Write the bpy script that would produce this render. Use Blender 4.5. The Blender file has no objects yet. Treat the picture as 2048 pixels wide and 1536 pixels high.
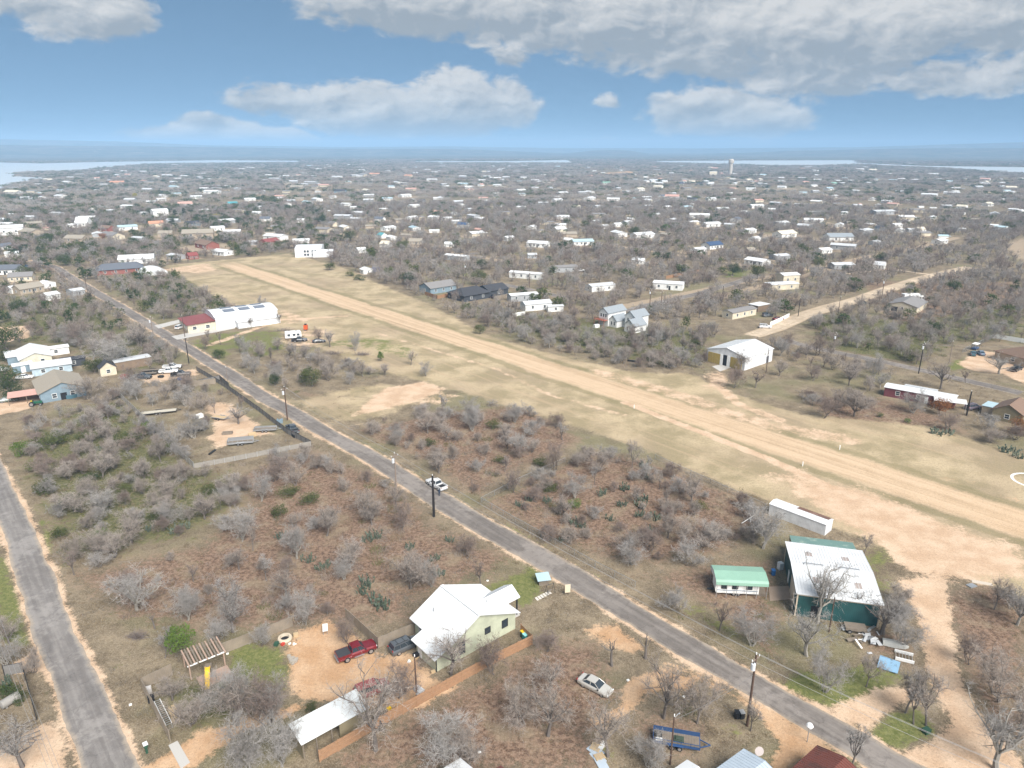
import bpy, bmesh, math, random
import numpy as np
from mathutils import Vector, Matrix

# ------------------------------------------------------------------ camera, world, sun, exposure
SC = bpy.context.scene
COL = SC.collection
R = math.radians
CAM_H, FOC, HOR = 70.0, 1422.0, 293.0          # metres above ground, focal length and horizon row of the 2048 px photograph
PITCH = math.atan((768 - HOR) / FOC)
CP, SP = math.cos(PITCH), math.sin(PITCH)
cam = bpy.data.cameras.new('camera')
cam.sensor_width = 36.0
cam.lens = FOC / 2048 * 36
cam.clip_start = 0.5
cam.clip_end = 60000
camo = bpy.data.objects.new('camera', cam)
COL.objects.link(camo)
camo.location = (0, 0, CAM_H)
camo.rotation_euler = (math.pi / 2 - PITCH, 0, 0)
SC.camera = camo

SUN_EL, SUN_AZ = 44.0, 150.0                   # azimuth clockwise from +Y (the viewing direction)
sun = bpy.data.lights.new('sun', 'SUN')
sun.energy = 1.3
sun.angle = R(38)
sun.color = (1.0, 0.96, 0.91)
suno = bpy.data.objects.new('sun', sun)
COL.objects.link(suno)
suno.rotation_euler = (R(90 - SUN_EL), 0, R(180 - SUN_AZ))
SC.view_settings.view_transform = 'Standard'
SC.view_settings.look = 'None'
SC.view_settings.exposure = 2.5
SC.view_settings.gamma = 1.0
SC.view_settings.use_curve_mapping = False
SC.cycles.max_bounces = 5
SC.cycles.diffuse_bounces = 2
SC.cycles.glossy_bounces = 2
SC.cycles.transmission_bounces = 2
SC.cycles.transparent_max_bounces = 6
SC.cycles.volume_bounces = 0
SC.cycles.use_adaptive_sampling = True
SC.cycles.adaptive_threshold = 0.012
SC.cycles.use_denoising = True
SC.cycles.denoiser = 'OPENIMAGEDENOISE'
SC.cycles.denoising_input_passes = 'RGB_ALBEDO_NORMAL'


class NT:
    """small helper for node trees"""
    def __init__(s, tree): s.t = tree; s.n = tree.nodes; s.l = tree.links
    def new(s, typ, **kw):
        n = s.n.new(typ)
        for k, v in kw.items(): setattr(n, k, v)
        return n
    def put(s, sock, v):
        if isinstance(v, bpy.types.NodeSocket): s.l.new(v, sock)
        elif isinstance(v, (tuple, list)) and len(v) == 3 and sock.type == 'RGBA': sock.default_value = (*v, 1)
        else: sock.default_value = v
    def m(s, op, a, b=0.0, c=0.0, clamp=False):
        n = s.new('ShaderNodeMath', operation=op, use_clamp=clamp)
        for i, v in enumerate((a, b, c)): s.put(n.inputs[i], v)
        return n.outputs[0]
    def vm(s, op, a, b=(0, 0, 0), scale=None):
        n = s.new('ShaderNodeVectorMath', operation=op)
        s.put(n.inputs[0], a); s.put(n.inputs[1], b)
        if scale is not None: s.put(n.inputs['Scale'], scale)
        return n.outputs['Value'] if op in ('DOT_PRODUCT', 'LENGTH', 'DISTANCE') else n.outputs[0]
    def mix(s, f, a, b, blend='MIX'):
        n = s.new('ShaderNodeMix', data_type='RGBA', blend_type=blend)
        s.put(n.inputs[0], f); s.put(n.inputs[6], a); s.put(n.inputs[7], b)
        return n.outputs[2]
    def noise(s, vec, scale, detail=4.0, rough=0.55, dist=0.0, color=False):
        n = s.new('ShaderNodeTexNoise')
        if vec is not None: s.put(n.inputs['Vector'], vec)
        n.inputs['Scale'].default_value = scale; n.inputs['Detail'].default_value = detail
        n.inputs['Roughness'].default_value = rough; n.inputs['Distortion'].default_value = dist
        return n.outputs['Color' if color else 'Fac']
    def step(s, v, a, b):
        n = s.new('ShaderNodeMapRange', interpolation_type='SMOOTHSTEP')
        s.put(n.inputs[0], v); s.put(n.inputs[1], a); s.put(n.inputs[2], b)
        return n.outputs[0]
    def sep(s, v):
        n = s.new('ShaderNodeSeparateXYZ'); s.put(n.inputs[0], v); return n.outputs
    def comb(s, x, y, z):
        n = s.new('ShaderNodeCombineXYZ')
        for i, v in enumerate((x, y, z)): s.put(n.inputs[i], v)
        return n.outputs[0]


def ang(px, py):
    """photograph pixel -> (azimuth, elevation) in radians"""
    u, v = (px - 1024) / FOC, (768 - py) / FOC
    y, z = CP + v * SP, -SP + v * CP
    return math.atan2(u, y), math.atan2(z, math.hypot(u, y))


world = bpy.data.worlds.new('World')
SC.world = world
world.use_nodes = True
W = NT(world.node_tree)
W.n.clear()
tc = W.new('ShaderNodeTexCoord').outputs['Generated']
dx, dy, dz = W.sep(W.vm('NORMALIZE', tc))[:3]
az = W.m('ARCTAN2', dx, dy)
el = W.m('ARCSINE', dz)
# clear sky: the sky of a dry clear day, read a little above the horizon band so that it stays blue down low
skyvec = W.vm('NORMALIZE', W.comb(dx, dy, W.m('ADD', W.m('MULTIPLY', W.m('MAXIMUM', dz, 0.0), 1.3), 0.34)))
sky = W.new('ShaderNodeTexSky', sky_type='NISHITA', sun_disc=False)
sky.sun_elevation = R(SUN_EL); sky.sun_rotation = R(SUN_AZ)
sky.altitude = 300; sky.air_density = 1.0; sky.dust_density = 0.6; sky.ozone_density = 2.0
W.l.new(skyvec, sky.inputs[0])
SKY_STR = 0.05
# cloud field over (azimuth, elevation), stretched towards the horizon as a flat layer is
p = W.comb(az, W.m('MULTIPLY', el, 1.7), 0.0)
warp = W.vm('SCALE', W.vm('SUBTRACT', W.noise(p, 14.0, 3.0, 0.5, color=True), (0.5, 0.5, 0.5)), scale=0.045)
pw = W.vm('ADD', p, warp)
n1 = W.noise(pw, 9.0, 9.0, 0.56)
n2 = W.noise(pw, 26.0, 8.0, 0.62)
offs = W.vm('ADD', pw, (-0.006, 0.010, 0))
n2b = W.noise(offs, 26.0, 8.0, 0.62)
n1b = W.noise(W.vm('ADD', pw, (-0.012, 0.02, 0)), 9.0, 9.0, 0.56)
CLOUDS = [  # centre px, half-width px, half-height up, half-height down, strength
    (170, 30, 125, 70, 44, .95), (20, 2, 60, 40, 26, .7),
    (580, 205, 125, 42, 30, .9), (720, 220, 150, 58, 44, 1), (900, 212, 105, 84, 58, 1.15), (1000, 222, 84, 64, 44, 1.05), (830, 250, 210, 28, 26, .85),
    (430, 278, 105, 46, 13, 1.5), (330, 280, 85, 26, 10, 1.2), (530, 281, 95, 28, 10, 1.3),
    (1440, 240, 150, 66, 34, 1), (1360, 215, 80, 36, 26, .8), (1530, 252, 85, 40, 24, .9),
    (1490, 296, 70, 18, 8, .8), (1232, 200, 44, 18, 14, .5), (1190, 285, 46, 16, 14, .3),
    (860, 14, 250, 90, 56, .95), (740, 0, 140, 60, 40, .8), (1130, 36, 320, 120, 66, 1.0), (1390, 66, 310, 140, 80, 1.05), (1640, 122, 210, 110, 68, 1.0),
    (1800, 40, 330, 120, 74, 1.0), (1930, 155, 150, 42, 32, .85), (1020, 110, 40, 22, 24, .6), (2000, 40, 160, 80, 46, 1)]
mask = None
hgt = None
for (cx, cy, hw, up, dn, st) in CLOUDS:
    a0, e0 = ang(cx, cy)
    fu = W.m('MULTIPLY', W.m('SUBTRACT', az, a0), FOC / hw / 1.0)
    de = W.m('SUBTRACT', el, e0)
    fv = W.m('ADD', W.m('MULTIPLY', W.m('MAXIMUM', de, 0.0), FOC / up), W.m('MULTIPLY', W.m('MINIMUM', de, 0.0), FOC / dn))
    r2 = W.m('ADD', W.m('MULTIPLY', fu, fu), W.m('MULTIPLY', fv, fv))
    f = W.m('MULTIPLY', W.m('SUBTRACT', 1.0, r2), st)
    mask = f if mask is None else W.m('SMOOTH_MAX', mask, f, 0.35)
    h = W.m('MULTIPLY', fv, W.m('MAXIMUM', W.m('SUBTRACT', 1.3, r2), 0.0))
    hgt = h if hgt is None else W.m('ADD', hgt, h)
mask = W.m('MAXIMUM', mask, -2.0)
# the rest of the sky carries the same kind of broken cloud
gen = W.m('MULTIPLY', W.m('SUBTRACT', W.noise(W.vm('MULTIPLY', p, (1, 1, 1)), 3.2, 3.0, 0.5), 0.44), 7.0)
inview = W.m('MULTIPLY', W.step(W.m('ABSOLUTE', az), R(46), R(37)), W.step(el, R(14), R(10.5)))
mask = W.m('ADD', gen, W.m('MULTIPLY', inview, W.m('SUBTRACT', mask, gen)))
dens = W.m('ADD', mask, W.m('ADD', W.m('MULTIPLY', W.m('SUBTRACT', n1, 0.5), 1.9), W.m('MULTIPLY', W.m('SUBTRACT', n2, 0.5), 1.7)))
cov = W.step(dens, 0.02, 0.5)
cov = W.m('MULTIPLY', cov, W.step(el, R(-0.3), R(0.5)))
shade = W.m('ADD', W.m('MULTIPLY', W.m('SUBTRACT', n1, n1b), 2.6), W.m('MULTIPLY', W.m('SUBTRACT', n2, n2b), 1.5))
thin = W.step(dens, 1.5, 0.1)
lit = W.m('ADD', W.m('ADD', W.m('MULTIPLY', hgt, 0.55), W.m('MULTIPLY', shade, 1.3)), W.m('ADD', 0.30, W.m('MULTIPLY', thin, 0.16)), clamp=True)
ccol = W.mix(lit, (0.36, 0.41, 0.46), (0.74, 0.74, 0.73))
ccol = W.vm('SCALE', ccol, scale=1.0 / SKY_STR / 2 ** 2.5)
skyc = W.mix(1.0, sky.outputs[0], (0.56, 0.60, 0.53), 'MULTIPLY')
wcol = W.mix(W.m('MULTIPLY', cov, 0.93), skyc, ccol)
bg = W.new('ShaderNodeBackground')
bg.inputs['Strength'].default_value = SKY_STR
W.l.new(wcol, bg.inputs['Color'])
wo = W.new('ShaderNodeOutputWorld')
W.l.new(bg.outputs[0], wo.inputs['Surface'])
world.cycles.sampling_method = 'MANUAL'
world.cycles.sample_map_resolution = 512

# ------------------------------------------------------------------ survey: where a pixel of the photograph lies on the ground
rng = random.Random(11)


def G(px, py, h=0.0):
    u, v = (px - 1024) / FOC, (768 - py) / FOC
    y, z = CP + v * SP, -SP + v * CP
    t = (CAM_H - h) / -z
    return (u * t, y * t)


def proj(x, y, z=0.0):
    d = y * CP - (z - CAM_H) * SP
    return 1024 + FOC * x / d, 768 - FOC * (y * SP + (z - CAM_H) * CP) / d


YA = R(-49.3)                                   # heading of the airstrip and the roads beside it
CA, SA = math.cos(YA), math.sin(YA)


def S(s, t): return (s * CA - t * SA, s * SA + t * CA)
def ST(x, y): return (x * CA + y * SA, -x * SA + y * CA)


# ------------------------------------------------------------------ materials
MATS = {}


def mat(name, col, rough=0.8, metal=0.0, noise=0.0, nscale=1.5, spec=0.3, bump=0.0, rust=None, emit=None, coat=0.0):
    if name in MATS: return MATS[name]
    m = bpy.data.materials.new(name); m.use_nodes = True
    t = NT(m.node_tree); b = t.n['Principled BSDF']
    b.inputs['Roughness'].default_value = rough; b.inputs['Metallic'].default_value = metal
    b.inputs['Specular IOR Level'].default_value = spec
    if coat: b.inputs['Coat Weight'].default_value = coat
    if noise or rust:
        g = t.new('ShaderNodeNewGeometry').outputs['Position']
        n = t.noise(g, nscale, 6.0, 0.6)
        c = t.mix(n, tuple(max(0, x * (1 - noise)) for x in col), tuple(min(1, x * (1 + noise)) for x in col))
        if rust:
            c = t.mix(t.step(t.noise(g, nscale * 0.8, 7.0, 0.65), rust[1], rust[1] + 0.12), c, rust[0])
        t.put(b.inputs['Base Color'], c)
        if bump:
            bn = t.new('ShaderNodeBump'); bn.inputs['Strength'].default_value = bump; bn.inputs['Distance'].default_value = 0.05
            t.put(bn.inputs['Height'], t.noise(g, nscale * 6, 4.0)); t.put(b.inputs['Normal'], bn.outputs[0])
    else:
        b.inputs['Base Color'].default_value = (*col, 1)
    MATS[name] = m
    return m


def leafmat(name, c1, c2, rough=0.75, trans=0.25):
    """foliage / twig material: colour varies a little from plant to plant and from place to place"""
    if name in MATS: return MATS[name]
    m = bpy.data.materials.new(name); m.use_nodes = True
    t = NT(m.node_tree); b = t.n['Principled BSDF']
    b.inputs['Roughness'].default_value = rough; b.inputs['Specular IOR Level'].default_value = 0.15
    oi = t.new('ShaderNodeObjectInfo').outputs['Random']
    g = t.new('ShaderNodeNewGeometry').outputs['Position']
    n = t.noise(g, 0.55, 3.0, 0.6)
    f = t.m('ADD', t.m('MULTIPLY', oi, 0.55), t.m('MULTIPLY', t.step(n, 0.3, 0.7), 0.45))
    t.put(b.inputs['Base Color'], t.mix(f, c1, c2))
    if trans:
        tr = t.new('ShaderNodeBsdfTranslucent'); t.put(tr.inputs['Color'], t.mix(f, c1, c2))
        mx = t.new('ShaderNodeMixShader'); mx.inputs[0].default_value = trans
        t.l.new(b.outputs[0], mx.inputs[1]); t.l.new(tr.outputs[0], mx.inputs[2])
        t.l.new(mx.outputs[0], t.n['Material Output'].inputs['Surface'])
    MATS[name] = m
    return m


# ------------------------------------------------------------------ mesh and object helpers
class MB:
    """collects boxes, prisms, tubes; build() links them as one mesh object"""
    def __init__(s): s.v = []; s.f = []
    def add(s, vs, fs):
        o = len(s.v); s.v += [tuple(p) for p in vs]; s.f += [tuple(i + o for i in f) for f in fs]; return s
    def box(s, x0, x1, y0, y1, z0, z1):
        return s.add([(x, y, z) for z in (z0, z1) for y in (y0, y1) for x in (x0, x1)],
                     [(0, 2, 3, 1), (4, 5, 7, 6), (0, 1, 5, 4), (2, 6, 7, 3), (0, 4, 6, 2), (1, 3, 7, 5)])
    def prism(s, pts, a, b):
        """polygon pts (lists of 3D base points) moved by vector: a=offset0, b=offset1"""
        n = len(pts)
        va = [tuple(p[i] + a[i] for i in range(3)) for p in pts]; vb = [tuple(p[i] + b[i] for i in range(3)) for p in pts]
        return s.add(va + vb, [tuple(range(n))[::-1], tuple(range(n, 2 * n))] + [(i, (i + 1) % n, n + (i + 1) % n, n + i) for i in range(n)])
    def quad(s, *pts): return s.add(pts, [tuple(range(len(pts)))])
    def slab(s, pts, th):
        """a sheet of thickness th below the given top polygon"""
        return s.prism(pts, (0, 0, -th), (0, 0, 0))
    def tube(s, path, rad, n=6, cap=True):
        path = [Vector(p) for p in path]
        if not isinstance(rad, (list, tuple)): rad = [rad] * len(path)
        vs, fs = [], []
        for i, p in enumerate(path):
            d = (path[min(i + 1, len(path) - 1)] - path[max(i - 1, 0)])
            d = d.normalized() if d.length > 1e-6 else Vector((0, 0, 1))
            u = d.cross(Vector((0, 0, 1)) if abs(d.z) < 0.9 else Vector((1, 0, 0))).normalized(); w = d.cross(u)
            for k in range(n):
                a = 2 * math.pi * k / n
                vs.append(p + (u * math.cos(a) + w * math.sin(a)) * rad[i])
        for i in range(len(path) - 1):
            for k in range(n):
                fs.append((i * n + k, i * n + (k + 1) % n, (i + 1) * n + (k + 1) % n, (i + 1) * n + k))
        if cap:
            fs.append(tuple(range(n))[::-1]); fs.append(tuple((len(path) - 1) * n + k for k in range(n)))
        return s.add(vs, fs)
    def cyl(s, c, r, z0, z1, n=12, r1=None):
        return s.tube([(c[0], c[1], z0), (c[0], c[1], z1)], [r, r if r1 is None else r1], n)
    def mesh(s, name, m):
        me = bpy.data.meshes.new(name); me.from_pydata(s.v, [], s.f); me.update()
        if m is not None: me.materials.append(m)
        return me
    def build(s, name, m, parent=None, smooth=False):
        me = s.mesh(name, m)
        if smooth: me.polygons.foreach_set('use_smooth', [True] * len(me.polygons))
        return link(name, me, parent)


def link(name, me, parent=None):
    o = bpy.data.objects.new(name, me); COL.objects.link(o)
    if parent is not None: o.parent = parent
    return o


def tag(o, label=None, cat=None, group=None, kind=None):
    for k, v in (('label', label), ('category', cat), ('group', group), ('kind', kind)):
        if v: o[k] = v
    return o


LAND = []                                       # landmarks that other labels can refer to: (phrase, x, y)


def thing(name, label, cat, loc=(0, 0, 0), rz=0.0, group=None, land=None):
    o = bpy.data.objects.new(name, None); COL.objects.link(o); o.empty_display_size = 0.5
    o.location = loc if len(loc) == 3 else (*loc, 0.0); o.rotation_euler = (0, 0, rz)
    tag(o, label, cat, group)
    if land: LAND.append((land, loc[0], loc[1]))
    return o


def copy_tree(o, parent=None):
    c = o.copy(); COL.objects.link(c)
    if parent is not None: c.parent = parent
    for ch in list(o.children): copy_tree(ch, c)
    return c


def np_mesh(name, verts, faces, m, smooth=False):
    """fast mesh from numpy: verts (n,3), faces (k,3) or (k,4)"""
    me = bpy.data.meshes.new(name)
    verts = np.asarray(verts, dtype=np.float32); faces = np.asarray(faces, dtype=np.int32)
    k, c = faces.shape
    me.vertices.add(len(verts)); me.vertices.foreach_set('co', verts.ravel())
    me.loops.add(k * c); me.loops.foreach_set('vertex_index', faces.ravel())
    me.polygons.add(k); me.polygons.foreach_set('loop_start', np.arange(0, k * c, c, dtype=np.int32))
    me.polygons.foreach_set('loop_total', np.full(k, c, dtype=np.int32))
    if smooth: me.polygons.foreach_set('use_smooth', np.ones(k, dtype=bool))
    me.update(calc_edges=True)
    if m is not None: me.materials.append(m)
    return me

# ------------------------------------------------------------------ ground: one sheet out past the horizon hills, its soils and grasses mapped from the survey
STROKES, PAINT = [], []


def paint(ch, val, feather, *pts): PAINT.append((ch, val, feather, np.array([G(*p) for p in pts])))
def stroke(ch, val, width, feather, *pts): STROKES.append((ch, val, width, feather, np.array([G(*p) for p in pts])))


SAND, GREEN, LEAF, PALE, GRAVEL, ORANGE, BRUSH, YARD = range(8)
# bare sand and drives
paint(ORANGE, 1, 2.5, (575, 1300), (600, 1262), (650, 1240), (700, 1262), (760, 1310), (835, 1312), (855, 1355), (905, 1372), (850, 1412), (740, 1418), (660, 1405), (600, 1395), (580, 1345))
paint(SAND, 1, 2.0, (1800, 1160), (1890, 1150), (1902, 1230), (1905, 1300), (1925, 1360), (1955, 1425), (2000, 1470), (2060, 1545), (1830, 1545), (1785, 1512), (1872, 1482), (1897, 1440), (1885, 1405), (1856, 1372), (1846, 1300), (1836, 1240))
paint(SAND, .9, 2.0, (1655, 1418), (1720, 1392), (1775, 1375), (1840, 1370), (1870, 1395), (1815, 1408), (1770, 1428), (1740, 1462), (1700, 1448))
paint(SAND, .8, 5.0, (1560, 968), (1640, 955), (1760, 985), (1900, 1045), (2048, 1100), (2080, 1160), (1900, 1172), (1800, 1145), (1760, 1095), (1690, 1060), (1620, 1012))
paint(SAND, .62, 9.0, (1700, 1080), (1900, 1090), (2060, 1120), (2060, 1175), (1900, 1190), (1800, 1160))
paint(ORANGE, .5, 6.0, (1770, 920), (1830, 925), (1920, 950), (2060, 1000), (2060, 1022), (1960, 985), (1840, 950))
paint(ORANGE, .8, 2.0, (1165, 1258), (1235, 1245), (1300, 1300), (1262, 1310), (1200, 1285))
paint(ORANGE, .85, 2.2, (1255, 1358), (1330, 1335), (1400, 1352), (1396, 1385), (1300, 1390), (1255, 1432), (1190, 1462), (1185, 1440), (1235, 1410))
paint(ORANGE, .75, 2.0, (1330, 1325), (1400, 1345), (1500, 1395), (1540, 1425), (1500, 1418), (1400, 1370))
paint(ORANGE, 1, 2.0, (1508, 1412), (1560, 1430), (1640, 1480), (1690, 1520), (1640, 1545), (1530, 1545), (1560, 1490))
paint(ORANGE, .5, 2.0, (1195, 1440), (1260, 1425), (1310, 1440), (1240, 1460))
paint(SAND, .95, 1.5, (15, 1335), (40, 1315), (82, 1290), (100, 1330), (108, 1340), (62, 1345), (20, 1348))
paint(SAND, .95, 1.8, (-20, 1500), (70, 1455), (100, 1440), (125, 1470), (140, 1545), (-20, 1545))
paint(ORANGE, .8, 2.0, (265, 1545), (330, 1500), (400, 1460), (470, 1440), (600, 1400), (640, 1412), (560, 1445), (470, 1480), (385, 1545))
paint(SAND, .9, 3.0, (735, 800), (765, 778), (845, 762), (890, 778), (860, 795), (800, 812), (760, 822), (705, 832))
paint(SAND, .5, 3.0, (850, 775), (940, 790), (880, 812), (820, 815))
paint(SAND, .6, 2.0, (690, 855), (730, 843), (720, 850), (690, 862))
paint(SAND, .9, 3.0, (408, 812), (440, 802), (475, 815), (520, 850), (545, 868), (480, 880), (440, 897), (415, 880), (430, 850))
paint(SAND, .8, 2.5, (285, 752), (345, 742), (395, 738), (402, 750), (330, 762), (285, 768))
paint(SAND, .9, 2.5, (1912, 728), (1960, 700), (2060, 715), (2060, 775), (2005, 748), (1945, 742))
paint(SAND, .9, 2.0, (1970, 822), (2010, 808), (2060, 795), (2060, 822), (2005, 825))
paint(SAND, .9, 1.5, (-20, 800), (40, 796), (70, 800), (60, 818), (-20, 835))
paint(SAND, .8, 2.0, (-20, 655), (70, 650), (60, 676), (-20, 690))
paint(SAND, .6, 3.0, (300, 540), (420, 525), (440, 540), (400, 548))
paint(SAND, .55, 5.0, (560, 610), (640, 640), (600, 650), (560, 650), (545, 630))
paint(SAND, .5, 4.0, (575, 660), (660, 650), (690, 680), (640, 695), (560, 700), (540, 680))
paint(SAND, .55, 4.0, (1400, 745), (1450, 735), (1480, 765), (1440, 790), (1390, 780))
paint(YARD, .9, 6.0, (2010, 490), (2060, 470), (2060, 540), (2025, 510))
paint(ORANGE, .9, 9.0, (1195, 347), (1262, 342), (1268, 346), (1200, 351))
# green lawns and verges
paint(GREEN, .95, 2.5, (1535, 1375), (1600, 1340), (1660, 1345), (1740, 1325), (1800, 1345), (1765, 1378), (1690, 1412), (1640, 1412))
paint(GREEN, .95, 2.0, (1735, 1470), (1780, 1425), (1835, 1422), (1872, 1462), (1835, 1485), (1795, 1500), (1760, 1492))
paint(GREEN, .8, 2.2, (975, 1175), (1020, 1148), (1065, 1132), (1095, 1150), (1085, 1190), (1045, 1215), (1028, 1200))
paint(GREEN, .75, 2.5, (440, 1300), (540, 1275), (600, 1330), (590, 1350), (540, 1385), (460, 1385))
paint(GREEN, .8, 1.4, (72, 1020), (92, 1042), (108, 1110), (96, 1115), (80, 1070))
paint(GREEN, .7, 2.0, (-20, 1060), (25, 1130), (55, 1200), (75, 1290), (40, 1300), (-20, 1260))
paint(GREEN, .55, 2.0, (165, 1300), (200, 1350), (230, 1400), (250, 1500), (275, 1500), (250, 1420))
paint(GREEN, .55, 2.0, (1010, 1040), (1100, 1090), (1230, 1165), (1220, 1172), (1080, 1098), (1000, 1050))
paint(GREEN, .6, 4.0, (370, 690), (430, 665), (560, 658), (600, 690), (520, 720), (470, 700), (450, 745), (400, 705))
paint(GREEN, .5, 4.0, (560, 690), (760, 670), (840, 700), (830, 725), (740, 700))
paint(GREEN, .6, 3.0, (1345, 1222), (1400, 1205), (1440, 1230), (1520, 1290), (1480, 1285), (1400, 1250))
paint(GREEN, .7, 3.0, (1720, 1100), (1780, 1080), (1795, 1120), (1760, 1200), (1740, 1180))
paint(GREEN, .8, 2.0, (1890, 730), (1930, 712), (1940, 735), (1900, 745))
paint(GREEN, .7, 5.0, (1450, 540), (1500, 535), (1495, 556), (1440, 556))
paint(GREEN, .6, 6.0, (860, 525), (960, 530), (950, 556), (880, 550))
paint(GREEN, .6, 5.0, (1080, 560), (1180, 545), (1160, 560), (1100, 575))
paint(GREEN, .5, 3.0, (1190, 1480), (1240, 1490), (1230, 1536), (1200, 1536))
paint(GREEN, .5, 4.0, (1400, 1440), (1480, 1450), (1500, 1490), (1410, 1490))
# leaf litter, dead weeds
paint(LEAF, .9, 7.0, (480, 950), (620, 900), (780, 960), (870, 1050), (1020, 1110), (1000, 1150), (840, 1190), (820, 1240), (700, 1250), (430, 1260), (250, 1240), (150, 1150), (400, 1090), (500, 1010))
paint(LEAF, 1.0, 6.0, (650, 1536), (830, 1430), (1000, 1340), (1100, 1290), (1190, 1290), (1230, 1400), (1180, 1470), (1200, 1545), (650, 1545))
paint(LEAF, .85, 5.0, (1880, 1190), (1960, 1160), (2060, 1150), (2060, 1500), (1960, 1420), (1915, 1300))
paint(LEAF, .9, 6.0, (970, 1005), (1180, 900), (1290, 920), (1500, 1000), (1540, 1040), (1450, 1100), (1300, 1130), (1200, 1110), (1100, 1080))
paint(LEAF, .8, 5.0, (700, 860), (900, 820), (1060, 810), (1170, 880), (1000, 960), (960, 1000), (840, 920))
paint(LEAF, .7, 5.0, (1260, 1150), (1400, 1120), (1560, 1110), (1580, 1240), (1560, 1330), (1480, 1290), (1380, 1200))
paint(LEAF, .6, 6.0, (560, 770), (700, 790), (720, 850), (620, 820))
paint(LEAF, .7, 6.0, (1600, 790), (1760, 790), (1900, 830), (1950, 870), (1800, 880), (1640, 840))
paint(LEAF, .6, 9.0, (1700, 560), (2060, 560), (2060, 690), (1900, 690), (1760, 640))
paint(LEAF, .6, 5.0, (1230, 1400), (1380, 1400), (1480, 1440), (1400, 1540), (1220, 1545))
paint(LEAF, .6, 3.0, (1700, 1240), (1830, 1260), (1850, 1360), (1800, 1340), (1720, 1300))
# brush floor, darker and greener
paint(BRUSH, .8, 8.0, (30, 880), (240, 790), (390, 930), (480, 950), (470, 1010), (380, 1080), (130, 1120), (90, 1030))
paint(BRUSH, .7, 8.0, (900, 600), (1200, 640), (1420, 660), (1430, 730), (1300, 730), (1150, 700), (1000, 660), (930, 630))
paint(BRUSH, .7, 8.0, (1590, 620), (1800, 640), (2060, 600), (2060, 680), (1910, 690), (1840, 735), (1650, 700))
paint(BRUSH, .7, 9.0, (-20, 560), (150, 590), (260, 650), (370, 720), (250, 760), (130, 700), (-20, 680))
paint(BRUSH, .6, 9.0, (190, 560), (300, 550), (400, 550), (470, 610), (400, 620), (290, 640))
paint(BRUSH, .6, 4.0, (300, 1370), (430, 1330), (560, 1380), (470, 1450), (350, 1480))
# pale worn grass of the airfield
AIR = np.array([S(*q) for q in ((-475, 124), (-475, 206), (-395, 205), (-337, 194), (-283, 186), (-255, 180), (-223, 172), (-207, 169), (-184, 169), (-168, 171), (-142, 175), (-129, 188), (-107, 181), (-88, 180), (-60, 198), (-39, 194), (20, 215), (60, 150), (0, 128), (-60, 126), (-100, 128), (-140, 124), (-200, 112), (-280, 108))])
PAINT.append((PALE, .9, 4.0, AIR))
paint(PALE, .6, 5.0, (560, 800), (760, 760), (900, 790), (740, 850), (650, 850))
stroke(SAND, .75, 1.6, 1.6, (1250, 805), (1536, 917), (1640, 965), (1700, 990))
paint(SAND, .68, 8.0, (1480, 925), (1600, 938), (1800, 1000), (2070, 1095), (2070, 1178), (1900, 1175), (1750, 1095), (1620, 1012))
paint(SAND, .5, 7.0, (1400, 745), (1480, 775), (1700, 870), (2060, 1000), (1900, 930), (1660, 835), (1500, 770))
stroke(SAND, .5, 1.5, 2.0, (760, 668), (1000, 740), (1100, 790), (1250, 830))
stroke(SAND, .55, 5.0, 6.0, (1200, 745), (1360, 790), (1440, 820), (1536, 850), (1700, 880))
stroke(SAND, .6, 2.5, 3.0, (1440, 775), (1480, 810), (1560, 840))
stroke(SAND, .6, 2.2, 1.6, (690, 632), (560, 640), (420, 690))
_sr = random.Random(21)                         # unpaved lanes of the far streets, laid on the same grid as the roads
for t_ in range(300, 1700, 105):
    for k in range(3):
        a_ = _sr.uniform(-1500, 300); b_ = a_ + _sr.uniform(180, 520); STROKES.append((YARD, .95, 3.2, 2.0, np.array([S(a_, t_ + _sr.uniform(-14, 14)), S(b_, t_ + _sr.uniform(-14, 14))])))
for s_ in range(-1700, 500, 150):
    for k in range(3):
        a_ = _sr.uniform(240, 1500); b_ = a_ + _sr.uniform(150, 500); STROKES.append((YARD, .95, 3.2, 2.0, np.array([S(s_ + _sr.uniform(-14, 14), a_), S(s_ + _sr.uniform(-14, 14), b_)])))
HOUSE_YARDS = []                                # filled by the far houses: (x, y, radius)


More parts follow.
